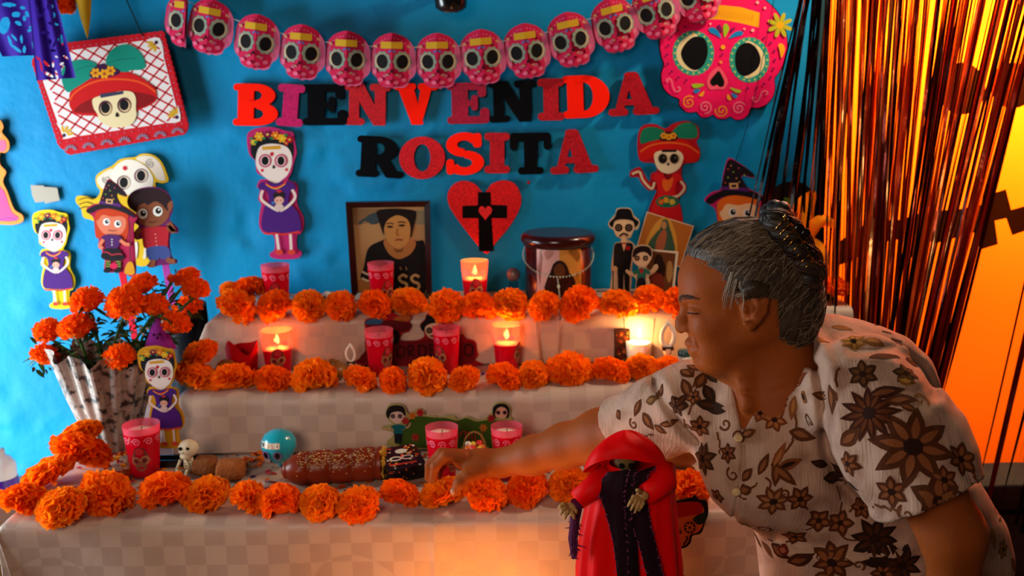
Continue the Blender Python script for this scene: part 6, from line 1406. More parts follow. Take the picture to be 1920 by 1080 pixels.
stole('stole', [(1140, 885), (1122, 915), (1135, 960), (1150, 1020), (1158, 1090)], [(1180, 880), (1172, 920), (1172, 970), (1176, 1030), (1180, 1090)], DARK)
stole('stole', [(1190, 885), (1186, 930), (1186, 980), (1200, 1030), (1215, 1090)], [(1232, 872), (1212, 900), (1216, 960), (1232, 1030), (1246, 1090)], DARK)
stole('stole', [(1168, 880), (1168, 930), (1170, 990), (1176, 1090)], [(1196, 880), (1194, 930), (1192, 990), (1198, 1090)], mat('#140408', 'cloth'), -48, False)
# shoulders / sleeves
m = MB(); m.tube([G(1140, 892, -8), G(1112, 915, -22), G(1082, 938, -34)], [26 * kf, 22 * kf, 19 * kf], REDM, 16); m.build('sleeve', fig, smooth=True)
m = MB(); m.tube([G(1240, 880, -6), G(1246, 905, -30), G(1212, 926, -66)], [27 * kf, 24 * kf, 19 * kf], REDM, 16); m.build('sleeve', fig, smooth=True)
m = MB(); m.tube([G(1082, 940, -34), G(1078, 975, -32), G(1074, 1010, -28), G(1076, 1046, -26)], [12 * kf, 9 * kf, 9 * kf, 5 * kf], PUR, 10); rg = np.random.default_rng(3)
for i in range(150): t = rg.uniform(0, 1); p = G(1080 - 6 * t, 950 + 95 * t, -32); o_ = Vector((rg.normal(0, 5), rg.normal(0, 4), rg.normal(-5, 4))) * kf; m.tube([p, p + o_ * .7, p + o_ * 1.4], [.0011, .001, .0004], PUR, 4)
m.build('hanging_fringe', fig)
# hood
def hood(u, v):
    a = PI * (u * 1.0) ; 
    ang = -PI * .98 + u * PI * 1.96           # opening faces the camera, slightly down
    r = 62 * math.sin(PI * .5 * min(1, v * 1.05 + .03)) ** .75
    y = 806 + 78 * v ** 1.25
    x = 1176 + r * math.sin(ang) * (1.0 + .14 * v) + 6 * v
    d = 4 + r * .80 * math.cos(ang) + 3 * math.sin(5 * ang + 4 * v)
    lift = 22 * max(0, -math.cos(ang)) * v ** 2   # raise the front brim to show the face
    tip = -18 * max(0, -math.sin(ang)) ** 2 * v
    return G(x + tip, y - lift + 3 * math.sin(3 * ang) * v, d)
m = MB(); m.grid(hood, 60, 16, REDM, True); m.build('hood', fig, smooth=True)
hd = m
# skull face
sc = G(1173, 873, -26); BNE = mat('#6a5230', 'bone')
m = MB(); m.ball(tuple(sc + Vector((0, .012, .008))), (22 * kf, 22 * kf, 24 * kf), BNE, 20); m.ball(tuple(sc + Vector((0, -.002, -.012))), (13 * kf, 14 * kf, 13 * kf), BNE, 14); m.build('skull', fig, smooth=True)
m = MB()
for x in (-9, 9): m.ball(tuple(sc + Vector((x * kf, -.0085, .003))), (5.5 * kf, 5 * kf, 5 * kf), mat('#080404'), 10)
m.ball(tuple(sc + Vector((0, -.014, -.005))), (2 * kf, 3 * kf, 3 * kf), mat('#080404'), 8); m.build('eye_sockets', fig)
# bony hands
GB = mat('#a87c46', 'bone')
def bonehand(wr, tips, knuck):
    m = MB(); m.ball(tuple(G(*wr)), (13 * kf, 8 * kf, 10 * kf), GB, 12)
    for kn, tp in zip(knuck, tips):
        a_, b_, c_ = G(*wr), G(*kn), G(*tp); mid = b_.lerp(c_, .5) + Vector((0, -.003, .002)); m.tube([a_, b_, mid, c_], [4 * kf, 4.4 * kf, 3.4 * kf, 2.2 * kf], GB, 8); m.ball(tuple(b_), 4.8 * kf, GB, 8); m.ball(tuple(mid), 4 * kf, GB, 8)
    m.build('hand', fig, smooth=True)
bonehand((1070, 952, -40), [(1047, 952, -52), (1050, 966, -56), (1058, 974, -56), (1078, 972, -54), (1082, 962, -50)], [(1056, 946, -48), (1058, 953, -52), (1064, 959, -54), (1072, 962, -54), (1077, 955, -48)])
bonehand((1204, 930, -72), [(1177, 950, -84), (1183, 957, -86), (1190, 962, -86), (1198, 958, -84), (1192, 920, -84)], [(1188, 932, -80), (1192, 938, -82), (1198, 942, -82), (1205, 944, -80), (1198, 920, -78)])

# skull transfer on the altar cloth beside the cloak
k = crop(1030, 790, 3.723)
c = Cut('skull_print', 'black and red skull cut-out pinned to the altar cloth beside the red cloak', 'cut-out', Y1 - .045, k((800, 560), (880, 560), (960, 540), (1000, 530), (1020, 515), (1040, 545), (1100, 560), (1110, 640), (1090, 700), (1060, 780), (1000, 800), (985, 850), (940, 885), (850, 888), (760, 850), (740, 650)), '#140806', .003)
c.sm('face', '#b85a20', k((790, 580), (1050, 575), (1075, 700), (1040, 770), (985, 790), (970, 840), (930, 870), (840, 872), (770, 840), (760, 660))); c.sm('headband', '#a01008', k((780, 580), (900, 565), (1050, 565), (1060, 640), (960, 660), (860, 680), (770, 660)))
q = k((980, 740))[0]; c.e('eye', '#140806', q[0], q[1], 11); c.flower('eye_ring', '#c86a28', q[0], q[1], 9.5, 8, '#140806'); q = k((830, 740))[0]; c.e('eye#2', '#140806', q[0], q[1], 10)
c.sm('nose', '#140806', k((900, 745), (920, 780), (885, 785))); c.sm('leaf', '#1c2a16', k((1000, 680), (1060, 640), (1100, 640), (1080, 700), (1040, 720))); c.line('jaw', '#140806', 3, k((935, 860), (960, 820), (955, 800))); c.done()
# ------------------------------------------------------------------ metallic fringe curtain
fr = thing('fringe_curtain', 'dark copper metallic fringe curtain hanging before the orange sheet', 'curtain', (1.05, -.2, .45))
FM = [mat('#7e2a12', 'foil'), mat('#4c170e', 'foil'), mat('#140c0b', 'foil'), mat('#c87a3c', 'foil')]  # lightest copper tone imitates highlights on the foil strands
XT = [1488, 1510, 1530, 1550, 1565, 1650, 1740, 1850, 1920, 1975]
XB = [1300, 1352, 1425, 1492, 1540, 1600, 1655, 1682, 1718, 1748]
rg = np.random.default_rng(77)
rod = MB(); rod.tube([U(1460, -40, -.2), U(2200, -60, -.2)], .006, mat('#201410', 'metal'), 8); rod.build('header_rod', fr)
def strand_obj(xt, xb, yb, wpx, M, Y, ph):
    m = MB(); N_ = 26; vs = []
    top = U(xt, -46, Y); bot = U(xb, yb, Y); w = wpx / 2 / 800
    for i in range(N_):
        t = i / (N_ - 1); p = top.lerp(bot, t); tw = .9 * math.sin(ph + 3.2 * t) + .25 * math.sin(11 * t + 2 * ph); sw = .004 * math.sin(5 * t + ph)
        d = Vector((math.cos(tw), math.sin(tw), 0)) * w; vs += [p + d + Vector((sw, sw, 0)), p - d + Vector((sw, sw, 0))]
    m.add(vs, [(2 * i, 2 * i + 1, 2 * i + 3, 2 * i + 2) for i in range(N_ - 1)], M); m.build('foil_strand', fr, smooth=True)
def lerp_b(x):
    q = float(np.interp(x, XT, XB)); return x + (q - x) * (.72 if x < 1562 else (.78 if x < 1612 else 1))
for i in range(28):
    xt = rg.uniform(1506, 1566); strand_obj(xt, lerp_b(xt) + rg.normal(0, 14), 520, rg.uniform(3, 7.5), FM[2] if rg.random() < .9 else FM[1], -.16 - rg.uniform(0, .06), rg.uniform(0, 6))
for i in range(120):
    xt = rg.uniform(1562, 1755); strand_obj(xt, lerp_b(xt) + rg.normal(0, 8), 590 if xt < 1612 else 800, rg.choice([2, 2.5, 3.5, 4.5, 6]), FM[int(rg.choice([0, 0, 1, 1, 2, 2, 3, 3]))], -.13 - rg.uniform(0, .14), rg.uniform(0, 6))
for i in range(84):
    xt = rg.uniform(1755, 1975); strand_obj(xt, lerp_b(xt) + rg.normal(0, 7), 790, rg.choice([2.5, 4, 5.5, 7]), FM[int(rg.choice([0, 1, 1, 2, 2, 3]))], -.15 - rg.uniform(0, .16), rg.uniform(0, 6))
for xt, xb, yb in ((2052, 1836, 900), (2075, 1850, 930), (2090, 1852, 940), (2130, 1872, 960), (2140, 1880, 985), (2160, 1886, 985), (2150, 1905, 985), (2240, 1915, 1000)):
    strand_obj(xt, xb, yb, rg.choice([4, 7, 9]), FM[int(rg.choice([1, 2]))], -.2, rg.uniform(0, 6))
# single dark thread down the wall beside the pink skull
m = MB(); m.tube([U(1455, -20, -.055), U(1420, 160, -.055), U(1397, 250, -.03), U(1370, 330, -.04)], .0009, mat('#0c1416'), 5); p = U(1370, 330, -.04); tag(m.build('dark_thread', loc=tuple(p)), 'thin dark thread hanging past the pink sugar skull to the witch hat', 'thread')
# ------------------------------------------------------------------ the woman
class Field:                       # signed distance field on a grid, polygonised with surface nets
    def __init__(s, lo, hi, h):
        s.lo = np.array(lo, float); s.h = h; s.n = np.ceil((np.array(hi) - s.lo) / h).astype(int) + 1
        s.a = np.full(tuple(s.n), 0.05, np.float32)
    def sub_(s, lo, hi):
        i0 = np.clip(np.floor((np.array(lo) - s.lo) / s.h).astype(int), 0, s.n); i1 = np.clip(np.ceil((np.array(hi) - s.lo) / s.h).astype(int) + 1, 0, s.n)
        sl = tuple(slice(a, b) for a, b in zip(i0, i1))
        ax = [(s.lo[k] + s.h * np.arange(i0[k], i1[k])).astype(np.float32) for k in range(3)]
        return sl, np.meshgrid(*ax, indexing='ij', sparse=True)
    def blend(s, lo, hi, fn, k, op='add'):
        mg = k + .02; sl, (X, Y, Z) = s.sub_(np.array(lo) - mg, np.array(hi) + mg)
        a = s.a[sl]
        if a.size == 0: return
        d = fn(X, Y, Z)
        if op == 'add': q = np.maximum(k - np.abs(a - d), 0) / k; s.a[sl] = np.minimum(a, d) - q * q * k * .25
        else: d = -d; q = np.maximum(k - np.abs(a - d), 0) / k; s.a[sl] = np.maximum(a, d) + q * q * k * .25
    def cap(s, p0, p1, r0, r1, k=.01, op='add'):      # tapered capsule
        p0, p1 = np.array(p0, float), np.array(p1, float); d = p1 - p0; L2 = max(d @ d, 1e-9); R_ = max(r0, r1)
        def fn(X, Y, Z):
            t = np.clip(((X - p0[0]) * d[0] + (Y - p0[1]) * d[1] + (Z - p0[2]) * d[2]) / L2, 0, 1)
            return np.sqrt((X - p0[0] - t * d[0]) ** 2 + (Y - p0[1] - t * d[1]) ** 2 + (Z - p0[2] - t * d[2]) ** 2) - (r0 + (r1 - r0) * t)
        s.blend(np.minimum(p0, p1) - R_, np.maximum(p0, p1) + R_, fn, k, op)
    def chain(s, pts, rs, k=.01, op='add'):
        for i in range(len(pts) - 1): s.cap(pts[i], pts[i + 1], rs[i], rs[i + 1], k, op)
    def ell(s, c, r, k=.01, rot=None, op='add'):       # ellipsoid; rot = 3x3 world->local
        c = np.array(c, float); r = np.array(r, float); M = np.eye(3) if rot is None else np.array(rot); R_ = r.max()
        def fn(X, Y, Z):
            x, y, z = X - c[0], Y - c[1], Z - c[2]
            u = (M[0, 0] * x + M[0, 1] * y + M[0, 2] * z) / r[0]; v = (M[1, 0] * x + M[1, 1] * y + M[1, 2] * z) / r[1]; w = (M[2, 0] * x + M[2, 1] * y + M[2, 2] * z) / r[2]
            q = np.sqrt(u * u + v * v + w * w); g = np.sqrt((u / r[0]) ** 2 + (v / r[1]) ** 2 + (w / r[2]) ** 2) + 1e-9
            return q * (q - 1) / g
        s.blend(c - R_, c + R_, fn, k, op)
    def mesh(s):
        a = s.a; sg = a < 0
        nx, ny, nz = a.shape
        cnt = np.zeros((nx - 1, ny - 1, nz - 1), np.int8)
        for i in (0, 1):
            for j in (0, 1):
                for k in (0, 1): cnt += sg[i:nx - 1 + i, j:ny - 1 + j, k:nz - 1 + k]
        act = (cnt > 0) & (cnt < 8); idx = np.argwhere(act); ID = np.full(act.shape, -1, np.int32); ID[act] = np.arange(len(idx))
        P = np.zeros((len(idx), 3)); W_ = np.zeros(len(idx))
        cs = [(i, j, k) for i in (0, 1) for j in (0, 1) for k in (0, 1)]
        for c0 in cs:
            for ax in range(3):
                if c0[ax]: continue
                c1 = list(c0); c1[ax] = 1
                v0 = a[idx[:, 0] + c0[0], idx[:, 1] + c0[1], idx[:, 2] + c0[2]]; v1 = a[idx[:, 0] + c1[0], idx[:, 1] + c1[1], idx[:, 2] + c1[2]]
                m = (v0 < 0) != (v1 < 0); t = np.where(m, v0 / np.where(m, v0 - v1, 1), 0)
                q = np.tile(np.array(c0, float), (len(idx), 1)); q[:, ax] += t; P += q * m[:, None]; W_ += m
        V = s.lo + (idx + P / W_[:, None]) * s.h
        F = []
        for ax in range(3):
            b, c = (ax + 1) % 3, (ax + 2) % 3
            s0 = [slice(None)] * 3; s1 = [slice(None)] * 3; s0[ax] = slice(0, -1); s1[ax] = slice(1, None)
            e = np.argwhere(sg[tuple(s0)] != sg[tuple(s1)]); e = e[(e[:, b] > 0) & (e[:, c] > 0) & (e[:, b] < a.shape[b] - 1) & (e[:, c] < a.shape[c] - 1)]
            flip = sg[e[:, 0], e[:, 1], e[:, 2]]
            def at(db, dc):
                q = e.copy(); q[:, b] -= db; q[:, c] -= dc; return ID[q[:, 0], q[:, 1], q[:, 2]]
            quad = np.stack([at(1, 1), at(0, 1), at(0, 0), at(1, 0)], 1)
            quad[~flip] = quad[~flip][:, ::-1]; F.append(quad)
        return V, np.concatenate(F)
def np_mesh(name, V, F, material, parent=None, loc=(0, 0, 0), smooth=True):
    me = bpy.data.meshes.new(name); V = V - np.array(loc)
    me.vertices.add(len(V)); me.vertices.foreach_set('co', V.astype(np.float32).ravel())
    me.loops.add(F.size); me.loops.foreach_set('vertex_index', F.astype(np.int32).ravel())
    me.polygons.add(len(F)); me.polygons.foreach_set('loop_start', np.arange(0, F.size, 4, dtype=np.int32)); me.polygons.foreach_set('loop_total', np.full(len(F), 4, np.int32))
    me.polygons.foreach_set('use_smooth', np.ones(len(F), bool)); me.materials.append(material); me.update(calc_edges=True); me.validate()
    o = bpy.data.objects.new(name, me); COL.objects.link(o)
    if parent is not None: o.parent = parent
    return o

YH = -1.16                                   # depth of the head's middle plane
HC = U(1400, 560, YH); KP = 1.0 / ppm(HC)    # metres per photo pixel at the head
ex = Vector((1, 0, 0))
fwd = ray(1400, 560).normalized()
exv = (U(1401, 560, YH) - HC); exv.normalize()
uz_ = (U(1400, 559, YH) - HC)
ezv = Vector((uz_.x, 0, uz_.z)).normalized()
def H(px, py, v=0.0):                        # photo pixel + depth offset (px units, negative towards the camera) on the head plane
    q = U(px, py, YH); q = HC + Vector((q.x - HC.x, 0, q.z - HC.z))
    dd = (q - CAM_LOC); t = 1 + v * KP / dd.y
    return np.array(CAM_LOC + dd * t)
def W_(px, py, Y): return np.array(U(px, py, Y))
def hr(*r): return np.array(r) * KP
body = Field((-.20, -1.55, .40), (.88, -.70, 1.40), .003)
B_ = body
# skull and face
B_.ell(H(1400, 521), hr(120, 94, 103), .02)
B_.ell(H(1356, 592), hr(66, 68, 92), .02)
B_.ell(H(1328, 528), hr(54, 68, 58), .015)                 # forehead
for s in (-1, 1):
    B_.cap(H(1412, 612, 52 * s), H(1336, 672, 20 * s), 34 * KP, 22 * KP, .02)   # jaw
    B_.ell(H(1330, 612, 38 * s), hr(33, 28, 32), .015)    # cheek
    B_.ell(H(1348, 655, 38 * s), hr(33, 24, 29), .018)    # jowl
B_.ell(H(1322, 677), hr(22, 26, 18), .012)                 # chin
B_.ell(H(1314, 645), hr(24, 32, 26), .010)                 # muzzle
B_.ell(H(1375, 672), hr(46, 48, 32), .03)                 # under the chin
for s in (-1, 1):
    B_.ell(H(1291, 582, 37 * s), hr(17, 19, 13), .012, op='sub')
    B_.ell(H(1308, 583, 35 * s), hr(18, 19, 14), .006)    # closed eye
    B_.cap(H(1282, 561, 12 * s), H(1304, 557, 44 * s), 9.5 * KP, 6 * KP, .010)   # brow
    B_.cap(H(1296, 596, 26 * s), H(1318, 600, 52 * s), 5 * KP, 6 * KP, .008)    # eye bag
B_.chain([H(1286, 566), H(1285, 584), H(1278, 603), H(1278, 613)], [11 * KP, 9 * KP, 10.5 * KP, 12.5 * KP], .006)   # nose
for s in (-1, 1):
    B_.ell(H(1289, 615, 13 * s), hr(11, 8, 9.5), .005); B_.ell(H(1284, 624, 8 * s), hr(5, 4, 4), .004, op='sub')
    B_.chain([H(1301, 612, 24 * s), H(1306, 632, 33 * s), H(1311, 652, 34 * s)], [2.6 * KP, 3 * KP, 2 * KP], .006, op='sub')   # smile fold
    B_.chain([H(1304, 660, 30 * s), H(1313, 676, 34 * s)], [2 * KP, 1.6 * KP], .006, op='sub')
    B_.chain([H(1292, 644, 2 * s), H(1296, 645, 12 * s), H(1306, 651, 26 * s)], [7.5 * KP, 7 * KP, 4 * KP], .006)   # upper lip
    B_.chain([H(1299, 659, 2 * s), H(1302, 659, 12 * s), H(1308, 654, 24 * s)], [7 * KP, 6.5 * KP, 4 * KP], .006)
    B_.chain([H(1285, 651, 0), H(1290, 651.5, 14 * s), H(1303, 653, 29 * s)], [2.2 * KP, 2.4 * KP, 2.2 * KP], .003, op='sub')  # mouth line
    # ear
    v = 100 * s
    B_.ell(H(1414, 577, 86 * s), hr(21, 15, 34), .006)
    rim = [(1397, 566), (1399, 549), (1412, 541), (1428, 547), (1436, 564), (1432, 584), (1420, 600), (1408, 611), (1399, 607)]
    B_.chain([H(x, y, v + s * 3 * math.sin(i)) for i, (x, y) in enumerate(rim)], [5 * KP, 5.5 * KP, 5.5 * KP, 5.5 * KP, 6 * KP, 6 * KP, 6.5 * KP, 7.5 * KP, 6 * KP], .004)
    B_.ell(H(1407, 574, 108 * s), hr(11, 14, 19), .005, op='sub'); B_.chain([H(1417, 556, 100 * s), H(1423, 572, 100 * s), H(1415, 592, 100 * s)], [4 * KP, 4.5 * KP, 4 * KP], .004)
    B_.ell(H(1396, 580, 94 * s), hr(6, 8, 8), .004)
# neck and upper chest
B_.cap(H(1445, 610, 5), H(1462, 740, 10), 72 * KP, 80 * KP, .03)
B_.ell(H(1455, 800, 0), hr(120, 84, 110), .05)
B_.chain([H(1392, 690, -46), H(1400, 760, -70)], [10 * KP, 9 * KP], .02)
for y0 in (715, 735): B_.chain([H(1392, y0, -66), H(1430, y0 + 6, -78), H(1480, y0 - 8, -78)], [2 * KP] * 3, .008, op='sub')
# her right arm, reaching over the lowest level
SR = W_(1292, 768, -1.10); ER = W_(1128, 818, -.965); WR = W_(940, 868, -.835)
B_.cap(H(1420, 790, 40), SR, 60 * KP, 62 * KP, .05)
pm = ppm(U(1128, 818, -.965)); pw_ = ppm(U(940, 868, -.835))
B_.chain([SR, W_(1220, 798, -1.04), ER, W_(1060, 836, -.915), W_(1000, 854, -.875), WR], [58 / pm, 54 / pm, 49 / pm, 41 / pm, 33 / pw_, 26 / pw_], .02)
# right hand: palm, four fingers and thumb
def HD(px, py, dv): return W_(px, py, -.83 + dv)
q = 1 / ppm(U(880, 870, -.83))
B_.chain([WR, HD(905, 868, .0), HD(870, 862, .01)], [25 * q, 25 * q, 20 * q], .012)
B_.chain([HD(905, 868, .015), HD(865, 862, .045)], [22 * q, 17 * q], .012)
B_.ell(HD(888, 880, -.012), (20 * q, .016, 16 * q), .012)
FG = [([(868, 856, -.004), (836, 853, -.006), (816, 874, -.006), (811, 901, -.004)], (11.5, 10.5, 9.5, 7.5)),
      ([(866, 853, .02), (828, 850, .022), (806, 872, .022), (803, 896, .022)], (11.5, 10.5, 9.5, 7.5)),
      ([(866, 855, .044), (832, 852, .047), (812, 872, .047), (811, 895, .045)], (11, 10, 9, 7.2)),
      ([(870, 860, .066), (842, 860, .070), (826, 876, .070), (824, 893, .068)], (9.5, 8.5, 7.8, 6.4))]
for pts, rs in FG: B_.chain([HD(*p) for p in pts], [r * q for r in rs], .004)
B_.chain([HD(902, 882, -.018), HD(878, 890, -.03), HD(862, 905, -.036), HD(852, 923, -.036)], [15 * q, 12.5 * q, 11 * q, 8.5 * q], .006)
# her left arm hanging towards the camera
EL = W_(1778, 985, -1.42)
B_.chain([W_(1630, 745, -1.28), W_(1720, 880, -1.37), W_(1786, 1000, -1.40), W_(1790, 1120, -1.38), W_(1776, 1230, -1.34), W_(1760, 1310, -1.30)], [78 * KP, 60 * KP, 46 * KP, 40 * KP, 33 * KP, 26 * KP], .03)
HP = W_(1760, 1310, -1.30); B_.ell(HP + np.array((-.005, .012, -.045)), (.022, .036, .045), .012)
for i in range(4):
    f0 = HP + np.array((-.008, -.016 + .018 * i, -.075)); B_.chain([f0, f0 + np.array((-.004, .002, -.032)), f0 + np.array((-.016, .003, -.058 + .006 * abs(i - 1.4)))], [.0095, .0088, .0072], .004)
B_.chain([HP + np.array((-.008, -.02, -.02)), HP + np.array((-.02, -.036, -.045)), HP + np.array((-.026, -.038, -.07))], [.013, .0105, .008], .006)
V, F = body.mesh()
SKIN = mat('#934718', 'skin')
base = (.62, -1.15, 0.0)
woman = thing('person', 'older woman in a floral blouse leaning left with her arm reaching over the altar', 'person', base)
# trunk and legs below the frame so that she stands on the floor
bobj = np_mesh('body', V, F, SKIN, woman, base)
FACE_BVH = BVHTree.FromPolygons([tuple(v) for v in V], [tuple(f) for f in F])

# ---- hair
i0 = np.floor((H(1235, 690, 0) - np.array((0, .17, 0)) - body.lo) / body.h).astype(int); i1 = np.minimum(np.ceil((H(1570, 370, 0) + np.array((0, .17, 0)) - body.lo) / body.h).astype(int), body.n)
hair = Field(body.lo + i0 * body.h, body.lo + (i1 - 1) * body.h, body.h); hair.n = i1 - i0
hair.a = body.a[i0[0]:i1[0], i0[1]:i1[1], i0[2]:i1[2]].copy()
HAIRLINE = [(1240, 462), (1272, 476), (1305, 480), (1335, 496), (1352, 516), (1372, 536), (1392, 540), (1412, 533), (1436, 542), (1443, 572), (1442, 600), (1450, 618), (1480, 634), (1530, 624), (1600, 600), (1620, 380), (1240, 340)]
def poly_sdf(pts, PX, PY):
    d = np.full(np.broadcast(PX, PY).shape, 1e9); ins = np.zeros(d.shape, bool); n = len(pts)
    for i in range(n):
        (x0, y0), (x1, y1) = pts[i], pts[(i + 1) % n]; ex_, ey_ = x1 - x0, y1 - y0
        t = np.clip(((PX - x0) * ex_ + (PY - y0) * ey_) / (ex_ * ex_ + ey_ * ey_), 0, 1); d = np.minimum(d, (PX - x0 - t * ex_) ** 2 + (PY - y0 - t * ey_) ** 2)
        c_ = ((y0 > PY) != (y1 > PY)) & (PX < ex_ * (PY - y0) / (ey_ if ey_ else 1e-9) + x0); ins ^= c_
    return np.where(ins, -1, 1) * np.sqrt(d)
CT = np.array(CAM_R.transposed())
def proj(X, Y, Z):
    x, y, z = X - CAM_LOC.x, Y - CAM_LOC.y, Z - CAM_LOC.z
    c0 = CT[0, 0] * x + CT[0, 1] * y + CT[0, 2] * z; c1 = CT[1, 0] * x + CT[1, 1] * y + CT[1, 2] * z; c2 = -(CT[2, 0] * x + CT[2, 1] * y + CT[2, 2] * z)
    return 960 + FPX * c0 / c2, 540 - FPX * c1 / c2
def headproj(X, Y, Z):                       # side-view coordinates on the head's own middle plane
    return proj(X, 0 * Y + YH, Z)
sl, (X, Y, Z) = hair.sub_(hair.lo, hair.lo + hair.h * hair.n)
PX, PY = headproj(X, Y, Z)
dl = poly_sdf(spline(HAIRLINE, 3), PX, PY)[:, :1, :] * KP
bul = Field(hair.lo, hair.lo + hair.h * (hair.n - 1), hair.h); bul.n = hair.n; bul.a = hair.a
bul.ell(H(1478, 566), hr(48, 66, 50), .03);
a = bul.a - np.clip(-dl * .45, -.012, .0075)
BUN = (1500, 455)
ang = np.arctan2(PY - 470, PX - 1500); rad = np.hypot(PY - 470, PX - 1500)
a = a + (.0010 * np.sin(ang * 46 + rad * .02) + .0007 * np.sin(ang * 83 + .05 * rad)) * np.clip((rad - 30) / 60, 0, 1)
hair.a = a.astype(np.float32)
V, F = hair.mesh(); HB = mat('#33251a', 'hair')
hob = np_mesh('hair', V, F, HB, woman, base)
HBVH = BVHTree.FromPolygons([tuple(v) for v in V], [tuple(f) for f in F])
# strands combed back to the bun
rg = np.random.default_rng(31)
SM = [mat('#2a1c12', 'hair'), mat('#45321f', 'hair'), mat('#75624c', 'hair'), mat('#9a8a78', 'hair')]
m = MB()
def strand(p, q, bow, v0, mi, r=.00045, n=9, lift=.0012):
    pts = []
    for i in range(n):
        t = i / (n - 1); x = p[0] + (q[0] - p[0]) * t; y = p[1] + (q[1] - p[1]) * t + bow * math.sin(PI * t); v = v0 * (1 - .75 * t ** 2)
        c0 = Vector(H(x, y, v)); loc, nor, _, dist = HBVH.find_nearest(c0)
        if loc is None or dist > .07: return
        if nor.dot(loc - Vector(H(1408, 520, 0))) < 0: nor = -nor
        pts.append(loc + nor * (lift + rg.uniform(0, .0006)))
    if max((pts[i + 1] - pts[i]).length for i in range(n - 1)) > .045: return
    m.tube(pts, [r * (.6 + .4 * math.sin(PI * i / (n - 1))) for i in range(n)], SM[mi], 4, False)
for i in range(640):
    t = rg.uniform(0, 1)
    if t < .45: p = (rg.uniform(1266, 1345), rg.uniform(440, 498)); mi = rg.choice([1, 2, 3, 2])
    elif t < .75: p = (rg.uniform(1335, 1395), rg.uniform(490, 600)); mi = rg.choice([0, 1, 2, 3, 2])
    else: p = (rg.uniform(1400, 1470), rg.uniform(530, 640)); mi = rg.choice([0, 1, 1, 2])
    strand(p, (1495 + rg.normal(0, 18), 455 + rg.normal(0, 26)), rg.uniform(-46, -4) if p[1] < 560 else rg.uniform(-14, 30), rg.choice([-105, -95, -80, -60, -30, 0, 40, 80, 100]), int(mi))
for i in range(260):
    p = (rg.uniform(1300, 1420), rg.uniform(408, 470)); strand(p, (1490 + rg.normal(0, 16), 445 + rg.normal(0, 20)), rg.uniform(-20, -4), rg.choice([-90, -60, -30, 0, 30]), int(rg.choice([0, 1, 2, 1])))
for i in range(320):                           # wispy nape curls
    x, y = rg.uniform(1446, 1535), rg.uniform(570, 648); strand((x, y), (x + (1505 - x) * .45 + rg.normal(0, 5), y - rg.uniform(30, 60)), rg.uniform(-6, 6), rg.choice([-70, -50, -30, 0, 30]), int(rg.choice([0, 1, 2])), n=6, lift=.003)
for i in range(34):                            # loose grey sideburn strands in front of the ear
    x = rg.uniform(1350, 1388); ln = rg.uniform(48, 92); p0 = Vector(H(x, 520 + rg.uniform(-14, 14), -108)); pts = []
    for j in range(7):
        t = j / 6; c0 = Vector(H(x + 14 - 16 * t, 506 + ln * t, -100)); loc, nor, _, d_ = FACE_BVH.find_nearest(c0); nn = Vector((0, -1, 0)); pts.append(loc + nn * (.006 * (1 - t) + .0008))
    m.tube(pts, [.0004] * 5 + [.0003, .0001], SM[int(rg.choice([2, 3, 3, 1]))], 4, False)
o = m.build('hair_strands', woman, loc=base, smooth=True); o.parent = hob; o.location = (0, 0, 0); o['kind'] = 'stuff'
# braided bun
m = MB(); ax = spline([(1447, 402), (1462, 420), (1480, 445), (1500, 480), (1516, 512), (1512, 540), (1496, 556)], 6, False); BD = [mat('#1d130d', 'hair'), mat('#2a1b12', 'hair'), mat('#160e0a', 'hair')]
for kx in range(3):
    pts = []; rs = []
    for i, (x, y) in enumerate(ax):
        t = i / (len(ax) - 1); a_ = 2 * PI * kx / 3 + t * 15; rr3 = (13 + 7 * math.sin(PI * t)); pts.append(Vector(H(x + rr3 * math.cos(a_) * .8, y - rr3 * math.cos(a_) * .45, -50 + rr3 * 1.3 * math.sin(a_)))); rs.append((11 + 7 * math.sin(PI * t)) * KP)
    m.tube(pts, rs, BD[kx], 12)
    for q in range(15):
        a0 = 2 * PI * q / 15; tp = []
        for i, p in enumerate(pts):
            tt = (pts[min(i + 1, len(pts) - 1)] - pts[max(i - 1, 0)]).normalized(); s1 = tt.cross(Vector((.2, .9, .3))).normalized(); s2 = tt.cross(s1); an = a0 + .06 * i; tp.append(p + (s1 * math.cos(an) + s2 * math.sin(an)) * (rs[i] * 1.02))
        m.tube(tp, .0009, SM[int(rg.choice([0, 0, 1]))], 4, False)
for i in range(7):
    a_ = i * .9; m.ball(tuple(H(1455 + 17 * math.cos(a_), 405 + 14 * math.sin(a_), -30 + 14 * math.sin(a_ * 2))), 17 * KP, BD[i % 3], 12)
m.build('bun', woman, loc=base, smooth=True)
# claw clip
clip = MB(); GD = mat('#b8863c', 'metal'); BK = mat('#120a08', 'gloss')
clip.tube([Vector(H(x, y, -88)) for x, y in spline([(1469, 404), (1484, 424), (1504, 452), (1520, 482), (1528, 500)], 4, False)], 2.4 * KP, GD, 8)
for i in range(8):
    t = i / 7; x, y = 1474 + 50 * t, 410 + 80 * t; clip.tube([Vector(H(x, y, -88)), Vector(H(x - 12, y + 10, -92)), Vector(H(x - 22, y + 22, -88))], [2.2 * KP, 1.8 * KP, .8 * KP], GD, 6)
clip.build('hair_clip', woman, loc=base, smooth=True)
orn = MB()
for x, y, r_ in ((1498, 430, 11), (1510, 438, 10), (1500, 446, 10), (1506, 460, 8), (1516, 466, 7), (1480, 412, 7)): orn.ball(tuple(H(x, y, -86)), (r_ * KP, 4 * KP, r_ * KP), BK, 14)
orn.build('clip_flower', woman, loc=base, smooth=True)
